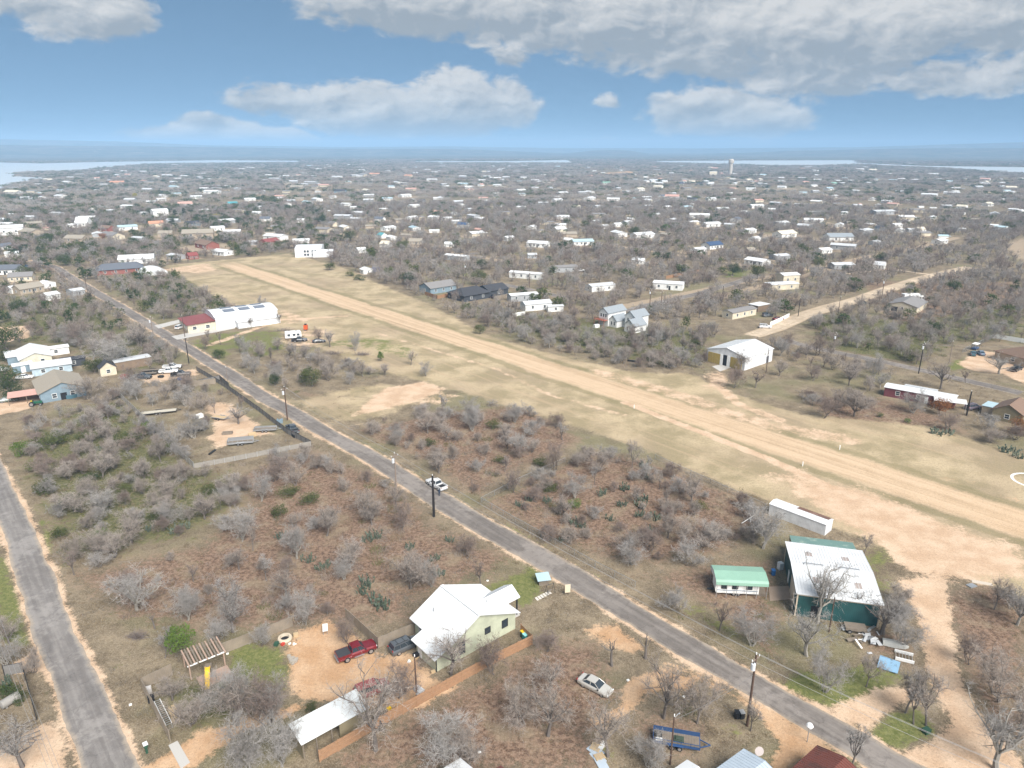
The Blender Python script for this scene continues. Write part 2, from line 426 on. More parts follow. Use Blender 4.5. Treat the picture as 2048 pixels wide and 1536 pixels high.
def ground_masks(X, Y):
    n = len(X); M = np.zeros((8, n), dtype=np.float32)
    for ch, val, fe, P in PAINT:
        x0, y0 = P.min(0) - fe; x1, y1 = P.max(0) + fe
        idx = np.nonzero((X > x0) & (X < x1) & (Y > y0) & (Y < y1))[0]
        if not len(idx): continue
        x, y = X[idx], Y[idx]
        ins = np.zeros(len(idx), bool); d2 = np.full(len(idx), 1e18)
        for i in range(len(P)):
            ax, ay = P[i]; bx, by = P[(i + 1) % len(P)]
            c = ((ay > y) != (by > y)); t = (bx - ax) * (y - ay) / ((by - ay) if by != ay else 1e-9) + ax
            ins ^= c & (x < t)
            ex, ey = bx - ax, by - ay; L = ex * ex + ey * ey + 1e-9
            q = np.clip(((x - ax) * ex + (y - ay) * ey) / L, 0, 1)
            d2 = np.minimum(d2, (x - ax - q * ex) ** 2 + (y - ay - q * ey) ** 2)
        sd = np.sqrt(d2) * np.where(ins, 1, -1)
        M[ch, idx] = np.maximum(M[ch, idx], val * np.clip(sd / (2 * fe) + .5, 0, 1))
    for ch, val, w, fe, P in STROKES:
        x0, y0 = P.min(0) - w - fe; x1, y1 = P.max(0) + w + fe
        idx = np.nonzero((X > x0) & (X < x1) & (Y > y0) & (Y < y1))[0]
        if not len(idx): continue
        x, y = X[idx], Y[idx]; d2 = np.full(len(idx), 1e18)
        for i in range(len(P) - 1):
            ax, ay = P[i]; bx, by = P[i + 1]
            ex, ey = bx - ax, by - ay; L = ex * ex + ey * ey + 1e-9
            q = np.clip(((x - ax) * ex + (y - ay) * ey) / L, 0, 1)
            d2 = np.minimum(d2, (x - ax - q * ex) ** 2 + (y - ay - q * ey) ** 2)
        M[ch, idx] = np.maximum(M[ch, idx], val * np.clip((w + fe / 2 - np.sqrt(d2)) / fe, 0, 1))
    for (hx, hy, rr, ch, val) in HOUSE_YARDS:
        idx = np.nonzero((abs(X - hx) < rr) & (abs(Y - hy) < rr))[0]
        d = np.hypot(X[idx] - hx, Y[idx] - hy) / rr
        M[ch, idx] = np.maximum(M[ch, idx], val * np.clip((1 - d) * 2.2, 0, 1))
    return M


def ground_material():
    m = bpy.data.materials.new('ground'); m.use_nodes = True
    t = NT(m.node_tree); b = t.n['Principled BSDF']
    b.inputs['Roughness'].default_value = 0.95; b.inputs['Specular IOR Level'].default_value = 0.1
    P = t.new('ShaderNodeNewGeometry').outputs['Position']
    a1 = t.new('ShaderNodeAttribute', attribute_name='soil_a'); a2 = t.new('ShaderNodeAttribute', attribute_name='soil_b')
    r1 = t.new('ShaderNodeSeparateColor'); t.l.new(a1.outputs['Color'], r1.inputs[0])
    r2 = t.new('ShaderNodeSeparateColor'); t.l.new(a2.outputs['Color'], r2.inputs[0])
    sand, green, leaf, pale = r1.outputs[0], r1.outputs[1], r1.outputs[2], a1.outputs['Alpha']
    gravel, orange, brush, yard = r2.outputs[0], r2.outputs[1], r2.outputs[2], a2.outputs['Alpha']
    nbig = t.noise(P, 0.035, 4.0, 0.55); nmid = t.noise(P, 0.22, 5.0, 0.6); nfin = t.noise(P, 1.5, 6.0, 0.68); nspk = t.noise(P, 5.0, 4.0, 0.7)
    n = t.m('ADD', t.m('MULTIPLY', nmid, 0.48), t.m('ADD', t.m('MULTIPLY', nfin, 0.37), t.m('MULTIPLY', nspk, 0.15)))
    spk = t.step(nspk, 0.42, 0.62)
    # dry winter grass and weeds over brown soil
    base = t.mix(t.step(n, 0.38, 0.62), (0.112, 0.085, 0.056), (0.262, 0.208, 0.140))
    base = t.mix(t.m('MULTIPLY', t.step(nbig, 0.5, 0.64), 0.55), base, (0.155, 0.155, 0.072))
    base = t.mix(t.m('MULTIPLY', spk, 0.35), base, (0.30, 0.25, 0.18))

    def layer(c, mask, col, k=0.9, soft=0.22, nn=None, gain=1.0):
        k = k * 2.6; soft = soft * 0.5
        f = t.step(t.m('ADD', mask, t.m('MULTIPLY', t.m('SUBTRACT', nn or n, 0.5), k)), 0.5 - soft, 0.5 + soft)
        f = t.m('MULTIPLY', f, t.step(mask, 0.02, 0.12))
        return t.mix(t.m('MULTIPLY', f, gain), c, col)
    leafc = t.mix(t.step(nfin, 0.40, 0.60), (0.098, 0.057, 0.038), (0.248, 0.162, 0.112))
    leafc = t.mix(t.m('MULTIPLY', t.step(nmid, 0.48, 0.66), 0.6), leafc, (0.265, 0.212, 0.140))
    leafc = t.mix(t.m('MULTIPLY', spk, 0.4), leafc, (0.26, 0.205, 0.155))
    brushc = t.mix(t.step(nfin, 0.35, 0.65), (0.064, 0.068, 0.028), (0.165, 0.155, 0.074))
    palec = t.mix(t.step(t.noise(t.vm('MULTIPLY', P, (1, 1, 1)), 0.09, 6.0, 0.6), 0.38, 0.62), (0.285, 0.232, 0.138), (0.455, 0.360, 0.232))
    palec = t.mix(t.m('MULTIPLY', t.step(nfin, .5, .66), .45), palec, (0.185, 0.155, 0.088))
    palec = t.mix(t.m('MULTIPLY', t.step(nbig, 0.44, 0.66), 0.5), palec, (0.30, 0.228, 0.158))
    greenc = t.mix(t.step(nfin, 0.35, 0.66), (0.095, 0.120, 0.030), (0.175, 0.185, 0.060))
    sandc = t.mix(t.step(nmid, 0.35, 0.68), (0.47, 0.325, 0.215), (0.58, 0.43, 0.305))
    orangec = t.mix(t.step(nmid, 0.35, 0.68), (0.42, 0.255, 0.140), (0.52, 0.355, 0.225))
    c = layer(base, leaf, leafc)
    c = layer(c, brush, brushc)
    c = layer(c, pale, palec, 0.5, 0.3)
    c = layer(c, green, greenc, 1.1, 0.28, gain=0.85)
    c = layer(c, yard, (0.36, 0.28, 0.20), 0.8, 0.3, gain=0.85)
    # mown airstrip, worn to sand along its length
    sx = t.new('ShaderNodeVectorRotate', rotation_type='Z_AXIS'); t.l.new(P, sx.inputs['Vector']); sx.inputs['Angle'].default_value = -YA
    s_, t_, _ = t.sep(sx.outputs[0])[:3]
    lane = t.comb(t.m('MULTIPLY', s_, 0.018), t_, 0.0)
    streak = t.noise(lane, 0.55, 5.0, 0.6)
    ragged = t.m('ADD', t.m('MULTIPLY', t.m('SUBTRACT', n, 0.5), 7.0), t.m('MULTIPLY', t.m('SUBTRACT', nbig, 0.5), 5.0))
    tt = t.m('ADD', t_, ragged)
    onrun = t.m('MULTIPLY', t.step(s_, -470, -440), 1.0)
    rw = t.m('MULTIPLY', t.m('MULTIPLY', t.step(tt, 149.2, 151.8), t.step(tt, 163.8, 161.4)), onrun)
    rwc = t.mix(t.step(t.m('ADD', t.m('MULTIPLY', streak, .6), t.m('MULTIPLY', n, .4)), 0.34, 0.60), (0.40, 0.285, 0.178), (0.56, 0.415, 0.280))
    rwc = t.mix(t.m('MULTIPLY', t.step(s_, -60, 20), 0.45), rwc, (0.50, 0.325, 0.180))
    verge = t.m('MULTIPLY', t.m('ADD', t.m('MULTIPLY', t.step(tt, 146.4, 147.6), t.step(tt, 150.4, 149.4)), t.m('MULTIPLY', t.step(tt, 162.2, 163.2), t.step(tt, 166.4, 165.0))), onrun)
    airstreak = t.m('MULTIPLY', t.m('MULTIPLY', t.step(streak, 0.52, 0.68), 0.62), t.m('MULTIPLY', pale, onrun))
    c = t.mix(airstreak, c, (0.42, 0.315, 0.205))
    c = t.mix(t.m('MULTIPLY', verge, 0.5), c, (0.175, 0.155, 0.075))
    rwf = t.m('MULTIPLY', rw, t.step(t.m('ADD', t.m('MULTIPLY', nfin, .5), t.m('MULTIPLY', streak, .5)), 0.31, 0.46))
    c = t.mix(rwf, c, rwc)
    c = layer(c, sand, sandc, 0.75, 0.22)
    c = layer(c, orange, orangec, 0.75, 0.22)
    c = layer(c, gravel, t.mix(spk, (0.27, 0.25, 0.225), (0.38, 0.355, 0.325)), 0.9, 0.28)
    c = t.mix(t.m('MULTIPLY', t.step(nspk, 0.57, 0.70), 0.38), c, (0.42, 0.37, 0.30))
    c = t.mix(t.m('MULTIPLY', t.step(nspk, 0.45, 0.30), 0.60), c, (0.070, 0.052, 0.036))
    grit = t.noise(P, 2.6, 3.0, 0.75)
    c = t.mix(0.5, c, t.vm('SCALE', c, scale=t.m('ADD', 0.30, t.m('MULTIPLY', grit, 1.5))))
    # far country: grey-brown woods with pale clearings, no longer told apart
    dist = t.vm('LENGTH', P)
    wood = t.mix(t.step(t.noise(P, 0.011, 5.0, 0.65), 0.40, 0.62), (0.085, 0.088, 0.062), (0.165, 0.145, 0.115))
    wood = t.mix(t.m('MULTIPLY', t.step(t.noise(P, 0.025, 3.0, 0.6), 0.62, 0.72), 0.75), wood, (0.36, 0.31, 0.25))
    c = t.mix(t.step(dist, 2600, 3800), c, wood)
    t.put(b.inputs['Base Color'], c)
    bn = t.new('ShaderNodeBump'); bn.inputs['Strength'].default_value = 0.6; bn.inputs['Distance'].default_value = 0.12
    t.put(bn.inputs['Height'], t.m('ADD', nfin, t.m('MULTIPLY', nspk, 0.5))); t.put(b.inputs['Normal'], bn.outputs[0])
    return m


def build_ground():
    th = np.concatenate([np.arange(-50, 50.01, 0.19), np.arange(53, 308, 3.0)]) * math.pi / 180
    rr = np.concatenate([[0.5, 12.0, 24.0], np.geomspace(34, 900, 520), np.geomspace(915, 15500, 100)])
    nt, nr = len(th), len(rr)
    Rg, T = np.meshgrid(rr, th, indexing='ij')
    X = (Rg * np.sin(T)).ravel(); Y = (Rg * np.cos(T)).ravel()
    M = ground_masks(X, Y)
    V = np.stack([X, Y, np.zeros_like(X)], 1)
    i = np.arange(nr - 1)[:, None] * nt; j = np.arange(nt)[None, :]; k = (j + 1) % nt
    F = np.stack([i + j, i + k, i + nt + k, i + nt + j], -1).reshape(-1, 4)[:, ::-1]
    me = np_mesh('ground', V, F, ground_material())
    for name, chs in (('soil_a', (0, 1, 2, 3)), ('soil_b', (4, 5, 6, 7))):
        at = me.attributes.new(name, 'FLOAT_COLOR', 'POINT')
        at.data.foreach_set('color', np.ascontiguousarray(M[list(chs)].T, dtype=np.float32).ravel())
    tag(link('ground', me), 'dry grass, sand and leaf litter of the open land', None, None, 'structure')


# ------------------------------------------------------------------ roads
def resample(P, step):
    P = np.asarray(P, float); d = np.r_[0, np.cumsum(np.hypot(*np.diff(P, axis=0).T))]
    n = max(2, int(d[-1] / step)); q = np.linspace(0, d[-1], n)
    # rounded corners
    out = np.stack([np.interp(q, d, P[:, 0]), np.interp(q, d, P[:, 1])], 1)
    k = max(1, int(8 / step)); ker = np.ones(2 * k + 1) / (2 * k + 1)
    pad = np.pad(out, ((k, k), (0, 0)), 'edge')
    return np.stack([np.convolve(pad[:, c], ker, 'valid') for c in (0, 1)], 1)


def strip(name, pts, width, m, z=0.02, rag=0.25, step=0.8, kind='structure', label=None):
    C = resample([G(*p) for p in pts], step); n = len(C)
    D = np.gradient(C, axis=0); D /= np.linalg.norm(D, axis=1)[:, None] + 1e-9
    N = np.stack([-D[:, 1], D[:, 0]], 1)
    r = np.random.RandomState(abs(hash(name)) % 1000 if False else len(name) * 7)
    def wob():
        w = r.randn(n); a = np.convolve(np.pad(w, 3, 'edge'), np.ones(7) / 7, 'valid'); b = np.convolve(np.pad(w, 12, 'edge'), np.ones(25) / 25, 'valid')
        return (a * 1.2 + b * 2.0) * rag
    cols = np.linspace(-1, 1, 7); L, Rr = width / 2 + wob(), width / 2 + wob()
    V, A = [], []
    for c in cols:
        w = np.where(c < 0, L, Rr) * c
        V.append(np.c_[C + N * w[:, None], np.full(n, z + 0.05 * (1 - c * c))]); A.append(np.full(n, c))
    V = np.concatenate(V); A = np.concatenate(A)
    F = []
    for k in range(6):
        i = np.arange(n - 1) + k * n
        F.append(np.stack([i, i + 1, i + 1 + n, i + n], 1)[:, ::-1])
    me = np_mesh(name, V, np.concatenate(F), m)
    at = me.attributes.new('across', 'FLOAT', 'POINT'); at.data.foreach_set('value', A.astype(np.float32))
    o = link(name, me); tag(o, label, None, None, kind)
    return o


def road_material(name, c1, c2, edge):
    m = bpy.data.materials.new(name); m.use_nodes = True
    t = NT(m.node_tree); b = t.n['Principled BSDF']
    b.inputs['Roughness'].default_value = 0.9; b.inputs['Specular IOR Level'].default_value = 0.2
    P = t.new('ShaderNodeNewGeometry').outputs['Position']
    ac = t.new('ShaderNodeAttribute', attribute_name='across').outputs['Fac']
    rot = t.new('ShaderNodeVectorRotate', rotation_type='Z_AXIS'); t.l.new(P, rot.inputs['Vector']); rot.inputs['Angle'].default_value = -YA
    lane = t.vm('MULTIPLY', rot.outputs[0], (0.05, 1, 1))
    st = t.noise(lane, 1.1, 5.0, 0.6); n = t.noise(P, 0.6, 6.0, 0.65); f = t.noise(P, 4.0, 4.0, 0.7); big = t.noise(P, 0.07, 4.0, 0.6)
    c = t.mix(t.step(t.m('ADD', t.m('MULTIPLY', st, .6), t.m('MULTIPLY', n, .4)), 0.38, 0.62), c1, c2)
    track = t.m('MULTIPLY', t.step(t.m('ABSOLUTE', t.m('SUBTRACT', t.m('ABSOLUTE', ac), 0.45)), 0.2, 0.02), 0.3)
    c = t.mix(track, c, tuple(x * 0.82 for x in c1))
    c = t.mix(t.m('MULTIPLY', t.step(t.m('ADD', t.m('MULTIPLY', big, .7), t.m('MULTIPLY', n, .3)), 0.51, 0.57), 0.5), c, tuple(min(1, x * 1.25) for x in c2))
    c = t.mix(t.m('MULTIPLY', t.step(big, 0.44, 0.39), 0.28), c, tuple(x * 0.62 for x in c1))
    ef = t.step(t.m('ADD', t.m('ABSOLUTE', ac), t.m('MULTIPLY', t.m('SUBTRACT', n, 0.5), 0.5)), 0.72, 1.0)
    c = t.mix(t.m('MULTIPLY', ef, 0.85), c, edge)
    c = t.mix(t.m('MULTIPLY', t.step(f, 0.55, 0.75), 0.35), c, tuple(min(1, x * 1.5) for x in c2))
    crack = t.new('ShaderNodeTexVoronoi', feature='DISTANCE_TO_EDGE'); crack.inputs['Scale'].default_value = 0.28
    t.put(crack.inputs['Vector'], t.vm('ADD', P, t.vm('SCALE', t.noise(P, 0.6, 3.0, color=True), scale=2.0)))
    c = t.mix(t.m('MULTIPLY', t.step(crack.outputs['Distance'], 0.02, 0.004), 0.25), c, tuple(x * 0.4 for x in c1))
    t.put(b.inputs['Base Color'], c)
    bn = t.new('ShaderNodeBump'); bn.inputs['Strength'].default_value = 0.3; bn.inputs['Distance'].default_value = 0.03
    t.put(bn.inputs['Height'], f); t.put(b.inputs['Normal'], bn.outputs[0])
    return m


ASPH = road_material('old_asphalt', (0.150, 0.131, 0.117), (0.230, 0.204, 0.183), (0.33, 0.275, 0.215))
DIRT = road_material('sandy_dirt', (0.40, 0.31, 0.215), (0.52, 0.42, 0.31), (0.36, 0.27, 0.18))
LASPH = road_material('pale_old_asphalt', (0.165, 0.150, 0.140), (0.245, 0.226, 0.210), (0.36, 0.30, 0.235))
MAIN_ROAD = [(60, 522), (110, 533), (140, 554), (175, 575), (235, 610), (295, 647), (350, 682), (400, 712), (462, 750), (510, 783), (587, 827), (652, 867), (724, 904), (794, 947), (862, 990), (937, 1036), (1022, 1084), (1099, 1126), (1174, 1172), (1274, 1233), (1399, 1312), (1530, 1384), (1636, 1441), (1711, 1488), (1786, 1532), (1900, 1600)]
LEFT_ROAD = [(-60, 820), (-45, 880), (-25, 930), (2, 985), (28, 1040), (46, 1080), (70, 1150), (92, 1220), (114, 1280), (149, 1352), (180, 1430), (218, 1527), (250, 1610)]
for pts, off, wd in ((MAIN_ROAD, 0, 3.6), (LEFT_ROAD, 0, 3.7)):
    stroke(SAND, .62, wd, 2.2, *pts)
BACK_ROAD = [(1560, 676), (1600, 690), (1660, 703), (1750, 720), (1840, 740), (1950, 765), (2060, 790)]
MID_STREET = [(1250, 626), (1275, 615), (1324, 604), (1399, 587), (1489, 560), (1520, 548)]
SIDE_STREET = [(990, 566), (1030, 573), (1094, 587), (1150, 600)]
DIRT_ROAD = [(1500, 674), (1540, 660), (1600, 634), (1660, 614), (1720, 598), (1780, 577), (1830, 561), (1880, 548), (1945, 534)]


def build_roads():
    strip('paved_road', MAIN_ROAD, 4.9, ASPH, rag=0.28, label='worn grey asphalt road running diagonally through the lots')
    strip('paved_road', LEFT_ROAD, 5.0, LASPH, rag=0.28, label='cracked grey asphalt road at the left edge')
    strip('paved_road', BACK_ROAD, 5.2, ASPH, rag=0.2, step=1.5, label='narrow grey road behind the white hangar')
    strip('street', MID_STREET, 6.0, ASPH, rag=0.2, step=2.0, label='pale street behind the white two storey house')
    strip('street', SIDE_STREET, 6.0, ASPH, rag=0.2, step=2.0, label='pale street by the long mobile homes')
    strip('street', [(770, 522), (840, 524), (890, 515), (960, 505)], 6.0, ASPH, rag=0.2, step=3.0, label='pale street beyond the airfield trees')
    strip('dirt_road', DIRT_ROAD, 8.5, DIRT, z=0.03, rag=0.3, step=1.5, label='pale sandy road climbing to the right')
    strip('dirt_road', [(1688, 549), (1730, 543), (1780, 537), (1830, 546), (1872, 550)], 4.5, DIRT, z=0.015, rag=0.3, step=2.0, label='thin sandy lane joining the dirt road')
    conc = mat('concrete', (0.46, 0.44, 0.41), 0.85, noise=0.12, nscale=0.8)
    for nm, lab, pts in (('driveway', 'upper concrete drive of the red roofed annex', [(306, 652), (364, 638), (370, 643), (314, 658)]),
                         ('driveway', 'lower concrete drive of the red roofed annex', [(338, 674), (380, 665), (425, 658), (468, 652), (470, 657), (352, 680)]),
                         ('concrete_slab', 'concrete apron in front of the teal barn door', [(1537, 1174), (1586, 1172), (1590, 1198), (1540, 1202)]),
                         ('concrete_slab', 'small concrete pad at the open hangar door', [(1424, 733), (1450, 727), (1462, 735), (1440, 743)]),
                         ('concrete_slab', 'pale concrete slab across the lower left driveway', [(337, 1491), (355, 1482), (380, 1525), (362, 1538)])):
        q = [(*G(*p_), 0.06) for p_ in pts]
        tag(MB().slab(q, 0.055).build(nm, mat('stained_slab', (.36, .275, .21), .9, noise=.2, nscale=.6) if 'teal barn' in lab else conc), lab, None, None, 'structure')
    # white ring of the airfield's segmented circle
    cx, cy = G(2066, 962); mb = MB(); n = 60
    for i in range(n):
        a0, a1 = 2 * math.pi * i / n, 2 * math.pi * (i + 0.8) / n
        mb.slab([(cx + r_ * math.cos(a), cy + r_ * math.sin(a), 0.03) for r_, a in ((4.2, a0), (4.2, a1), (3.6, a1), (3.6, a0))], 0.025)
    tag(mb.build('marker_circle', mat('white_paint', (0.78, 0.78, 0.76), 0.7)), 'white painted ring on the airfield grass', 'marker circle')


# ------------------------------------------------------------------ lake and hills
def build_far_land():
    m = bpy.data.materials.new('lake_water'); m.use_nodes = True
    t = NT(m.node_tree); b = t.n['Principled BSDF']
    b.inputs['Base Color'].default_value = (0.52, 0.56, 0.58, 1); b.inputs['Roughness'].default_value = 0.30; b.inputs['IOR'].default_value = 1.33
    bn = t.new('ShaderNodeBump'); bn.inputs['Strength'].default_value = 0.25; bn.inputs['Distance'].default_value = 0.3
    P = t.new('ShaderNodeNewGeometry').outputs['Position']
    t.put(bn.inputs['Height'], t.noise(P, 0.15, 4.0)); t.put(b.inputs['Normal'], bn.outputs[0])
    mb = MB()
    for pts in ([(-150, 325), (0, 325), (80, 327), (200, 324), (300, 322.5), (420, 320.5), (512, 321), (600, 321.5), (600, 324.5), (512, 325), (430, 326), (350, 327.5), (290, 328.5), (200, 335), (165, 341), (30, 345), (28, 352), (95, 356), (60, 363), (30, 369), (-20, 384), (-150, 400)],
                [(820, 322.5), (1020, 322.5), (1140, 320), (1145, 325.5), (1024, 326), (830, 324.5)],
                [(1300, 322.5), (1420, 321.5), (1536, 321), (1710, 320.5), (1715, 326), (1850, 332), (1960, 333.5), (2150, 336), (2150, 350), (1970, 342), (1900, 337), (1800, 332.5), (1715, 328), (1620, 332), (1536, 331), (1420, 327.5), (1320, 325)]):
        mb.quad(*[(*G(*p_), 0.35) for p_ in pts])
    tag(mb.build('lake', m), 'pale lake along the far shore', None, None, 'structure')
    hm = bpy.data.materials.new('wooded_hills'); hm.use_nodes = True
    t = NT(hm.node_tree); b = t.n['Principled BSDF']; b.inputs['Roughness'].default_value = 1
    b.inputs['Specular IOR Level'].default_value = 0
    P = t.new('ShaderNodeNewGeometry').outputs['Position']
    c = t.mix(t.step(t.noise(P, 0.006, 6.0, 0.65), 0.4, 0.6), (0.075, 0.082, 0.06), (0.16, 0.145, 0.115))
    c = t.mix(t.m('MULTIPLY', t.step(t.noise(P, 0.012, 4.0, 0.6), 0.64, 0.72), 0.7), c, (0.42, 0.38, 0.32))
    t.put(b.inputs['Base Color'], c)
    def ridge(name, lab, dist, depth, prof, rough_, seed):
        xs = np.linspace(-55, 55, 260) * math.pi / 180
        px = 1024 + FOC * np.tan(xs) / CP                     # near the horizon row
        r = np.random.RandomState(seed)
        w = np.convolve(r.randn(400), np.ones(9) / 9, 'valid')[:260]; w2 = np.convolve(r.randn(400), np.ones(31) / 31, 'valid')[:260]
        yt = np.interp(px, [q[0] for q in prof], [q[1] for q in prof]) + w * rough_ + w2 * rough_ * 3
        yt = yt + (3.0 if dist > 9000 else 0.5)
        top = np.maximum(CAM_H + (HOR - yt) / FOC * dist, -1.0)
        rows = []
        for f_, hh in ((0, 0), (.25, .3), (.5, .62), (.8, .93), (1, 1), (1.3, .9), (1.8, .3), (2.1, -.02)):
            d = dist + (f_ - 1) * depth
            rows.append(np.stack([d * np.sin(xs), d * np.cos(xs), top * hh - (1 if hh <= 0 else 0)], 1))
        V = np.concatenate(rows); n = 260; F = []
        for k in range(len(rows) - 1):
            i = np.arange(n - 1) + k * n
            F.append(np.stack([i, i + 1, i + 1 + n, i + n], 1))
        tag(link(name, np_mesh(name, V, np.concatenate(F), hm, True)), lab, None, None, 'structure')
    ridge('hills', 'faint blue ridge along the horizon', 10500, 1200, [(-900, 281), (0, 279), (250, 282), (420, 288), (700, 291), (900, 289.5), (1100, 293), (1400, 293), (1700, 291), (1900, 286), (2100, 282), (2900, 280)], 0.4, 3)
    ridge('hills', 'wooded hills beyond the lake', 7400, 1200, [(-900, 290), (0, 290), (300, 292), (620, 296), (900, 296), (1130, 305), (1165, 302), (1190, 299.5), (1225, 298.5), (1262, 300), (1300, 306), (1360, 308), (1420, 305), (1500, 303), (1580, 300), (1700, 297.5), (1850, 295), (2100, 294), (2900, 292)], 0.45, 8)


# ------------------------------------------------------------------ air
def build_haze():
    m = bpy.data.materials.new('haze'); m.use_nodes = True
    t = NT(m.node_tree); t.n.clear()
    v = t.new('ShaderNodeVolumePrincipled'); v.inputs['Color'].default_value = (0.44, 0.70, 1.0, 1); v.inputs['Density'].default_value = HAZE_D
    v.inputs['Anisotropy'].default_value = -0.15
    o = t.new('ShaderNodeOutputMaterial'); t.l.new(v.outputs[0], o.inputs['Volume'])
    mb = MB().box(-16500, 16500, -16500, 16500, -4, 190)
    tag(mb.build('haze', m), 'thin blue haze over the far country', None, None, 'stuff')


HAZE_D = 1.8e-4

# ------------------------------------------------------------------ buildings
def metal_roof_mat(name, col, rust=None, rough=0.45):
    if name in MATS: return MATS[name]
    m = bpy.data.materials.new(name); m.use_nodes = True
    t = NT(m.node_tree); b = t.n['Principled BSDF']; b.inputs['Roughness'].default_value = rough; b.inputs['Specular IOR Level'].default_value = .35
    P = t.new('ShaderNodeNewGeometry').outputs['Position']
    c = t.mix(t.step(t.noise(P, .35, 5.0, .6), .3, .7), tuple(x * .88 for x in col), col)
    c = t.mix(t.m('MULTIPLY', t.step(t.noise(P, 1.6, 6.0, .7), .6, .75), .35), c, tuple(x * .6 for x in col))
    if rust: c = t.mix(t.step(t.noise(P, .5, 7.0, .68), rust[1], rust[1] + .12), c, rust[0])
    t.put(b.inputs['Base Color'], c); MATS[name] = m
    return m


def siding_mat(name, col, pitch=.2, axis='Z', rough=.7):
    """painted boards or ribbed sheet: slight relief plus weathering"""
    if name in MATS: return MATS[name]
    m = bpy.data.materials.new(name); m.use_nodes = True
    t = NT(m.node_tree); b = t.n['Principled BSDF']; b.inputs['Roughness'].default_value = rough
    tcn = t.new('ShaderNodeTexCoord').outputs['Object']; x, y, z = t.sep(tcn)[:3]
    v = z if axis == 'Z' else t.m('ADD', x, y)
    w = t.m('PINGPONG', v, pitch / 2)
    P = t.new('ShaderNodeNewGeometry').outputs['Position']; n = t.noise(P, .7, 5.0, .6)
    c = t.mix(t.step(n, .3, .7), tuple(q * .84 for q in col), tuple(min(1, q * 1.08) for q in col))
    c = t.mix(t.m('MULTIPLY', t.step(w, pitch * .12, pitch * .03), .4), c, tuple(q * .62 for q in col))
    t.put(b.inputs['Base Color'], c)
    bn = t.new('ShaderNodeBump'); bn.inputs['Strength'].default_value = .5; bn.inputs['Distance'].default_value = .02
    t.put(bn.inputs['Height'], w); t.put(b.inputs['Normal'], bn.outputs[0]); MATS[name] = m
    return m


WHITE = mat('white_trim', (.80, .80, .78), .6)
GLASS = mat('window_glass', (.035, .045, .055), .12, spec=.6)
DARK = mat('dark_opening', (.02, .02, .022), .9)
BLACKT = mat('black_trim', (.03, .03, .03), .5)
BLACK = mat('black_rubber', (.02, .02, .021), .85)
WOODN = mat('new_cedar', (.34, .20, .115), .8, noise=.3, nscale=2.5)
WOODO = mat('weathered_wood', (.20, .165, .13), .9, noise=.35, nscale=2.0)
WOODP = mat('raw_lumber', (.50, .37, .22), .8, noise=.2, nscale=2.0)
GALV = mat('galvanised_steel', (.44, .45, .46), .45, .6)
TANMET = siding_mat('tan_sheet_metal', (.27, .225, .175), .3, 'X', .55)
ROOFS = {'white': metal_roof_mat('white_metal_roof', (.71, .72, .725)), 'grey': mat('grey_shingle', (.215, .205, .20), .95, noise=.25, nscale=3), 'tan': mat('tan_shingle', (.30, .265, .215), .95, noise=.22, nscale=3),
         'dark': mat('dark_shingle', (.052, .053, .060), .9, noise=.3, nscale=3), 'brown': mat('brown_shingle', (.20, .135, .10), .95, noise=.25, nscale=3), 'slate': mat('slate_shingle', (.12, .13, .15), .9, noise=.25, nscale=3),
         'red': metal_roof_mat('red_metal_roof', (.25, .07, .062)), 'orange': mat('orange_tile', (.50, .25, .16), .9, noise=.2, nscale=2), 'blue': metal_roof_mat('pale_blue_roof', (.42, .55, .60)), 'teal': metal_roof_mat('teal_metal_roof', (.08, .32, .36)),
         'pink': mat('faded_red_roof', (.50, .30, .25), .9, noise=.2, nscale=1.2), 'silver': metal_roof_mat('silver_roof', (.56, .57, .58)), 'rust': metal_roof_mat('rusty_roof', (.62, .60, .57), ((.20, .085, .04), .50)), 'green': metal_roof_mat('pale_green_roof', (.25, .42, .325)),
         'navy': metal_roof_mat('navy_roof', (.05, .085, .16)), 'cream': metal_roof_mat('cream_roof', (.66, .60, .48)), 'maroon': metal_roof_mat('maroon_roof', (.17, .06, .045), ((.11, .05, .04), .5)), 'bluegrey': mat('blue_grey_shingle', (.25, .275, .295), .95, noise=.2, nscale=3)}
WALLS = {'white': siding_mat('white_siding', (.74, .74, .72)), 'cream': siding_mat('cream_siding', (.62, .55, .42)), 'tan': siding_mat('tan_siding', (.40, .33, .25)), 'grey': siding_mat('grey_siding', (.34, .35, .36)), 'bluegrey': siding_mat('blue_grey_siding', (.20, .27, .32)),
         'brick': mat('red_brick', (.26, .10, .08), .9, noise=.25, nscale=3), 'brown': siding_mat('brown_siding', (.22, .155, .105)), 'black': siding_mat('charcoal_siding', (.05, .055, .065)), 'green': siding_mat('sage_siding', (.455, .475, .355)), 'teal': siding_mat('teal_sheet', (.020, .082, .084), .3, 'X', .5),
         'whitemetal': siding_mat('white_sheet', (.70, .71, .72), .3, 'X', .5), 'navy': siding_mat('navy_siding', (.045, .08, .16)), 'maroon': siding_mat('maroon_siding', (.18, .05, .06)), 'yellow': siding_mat('pale_yellow_siding', (.62, .58, .46)), 'olive': siding_mat('olive_siding', (.25, .21, .13)), 'lightblue': siding_mat('pale_blue_siding', (.42, .52, .58))}


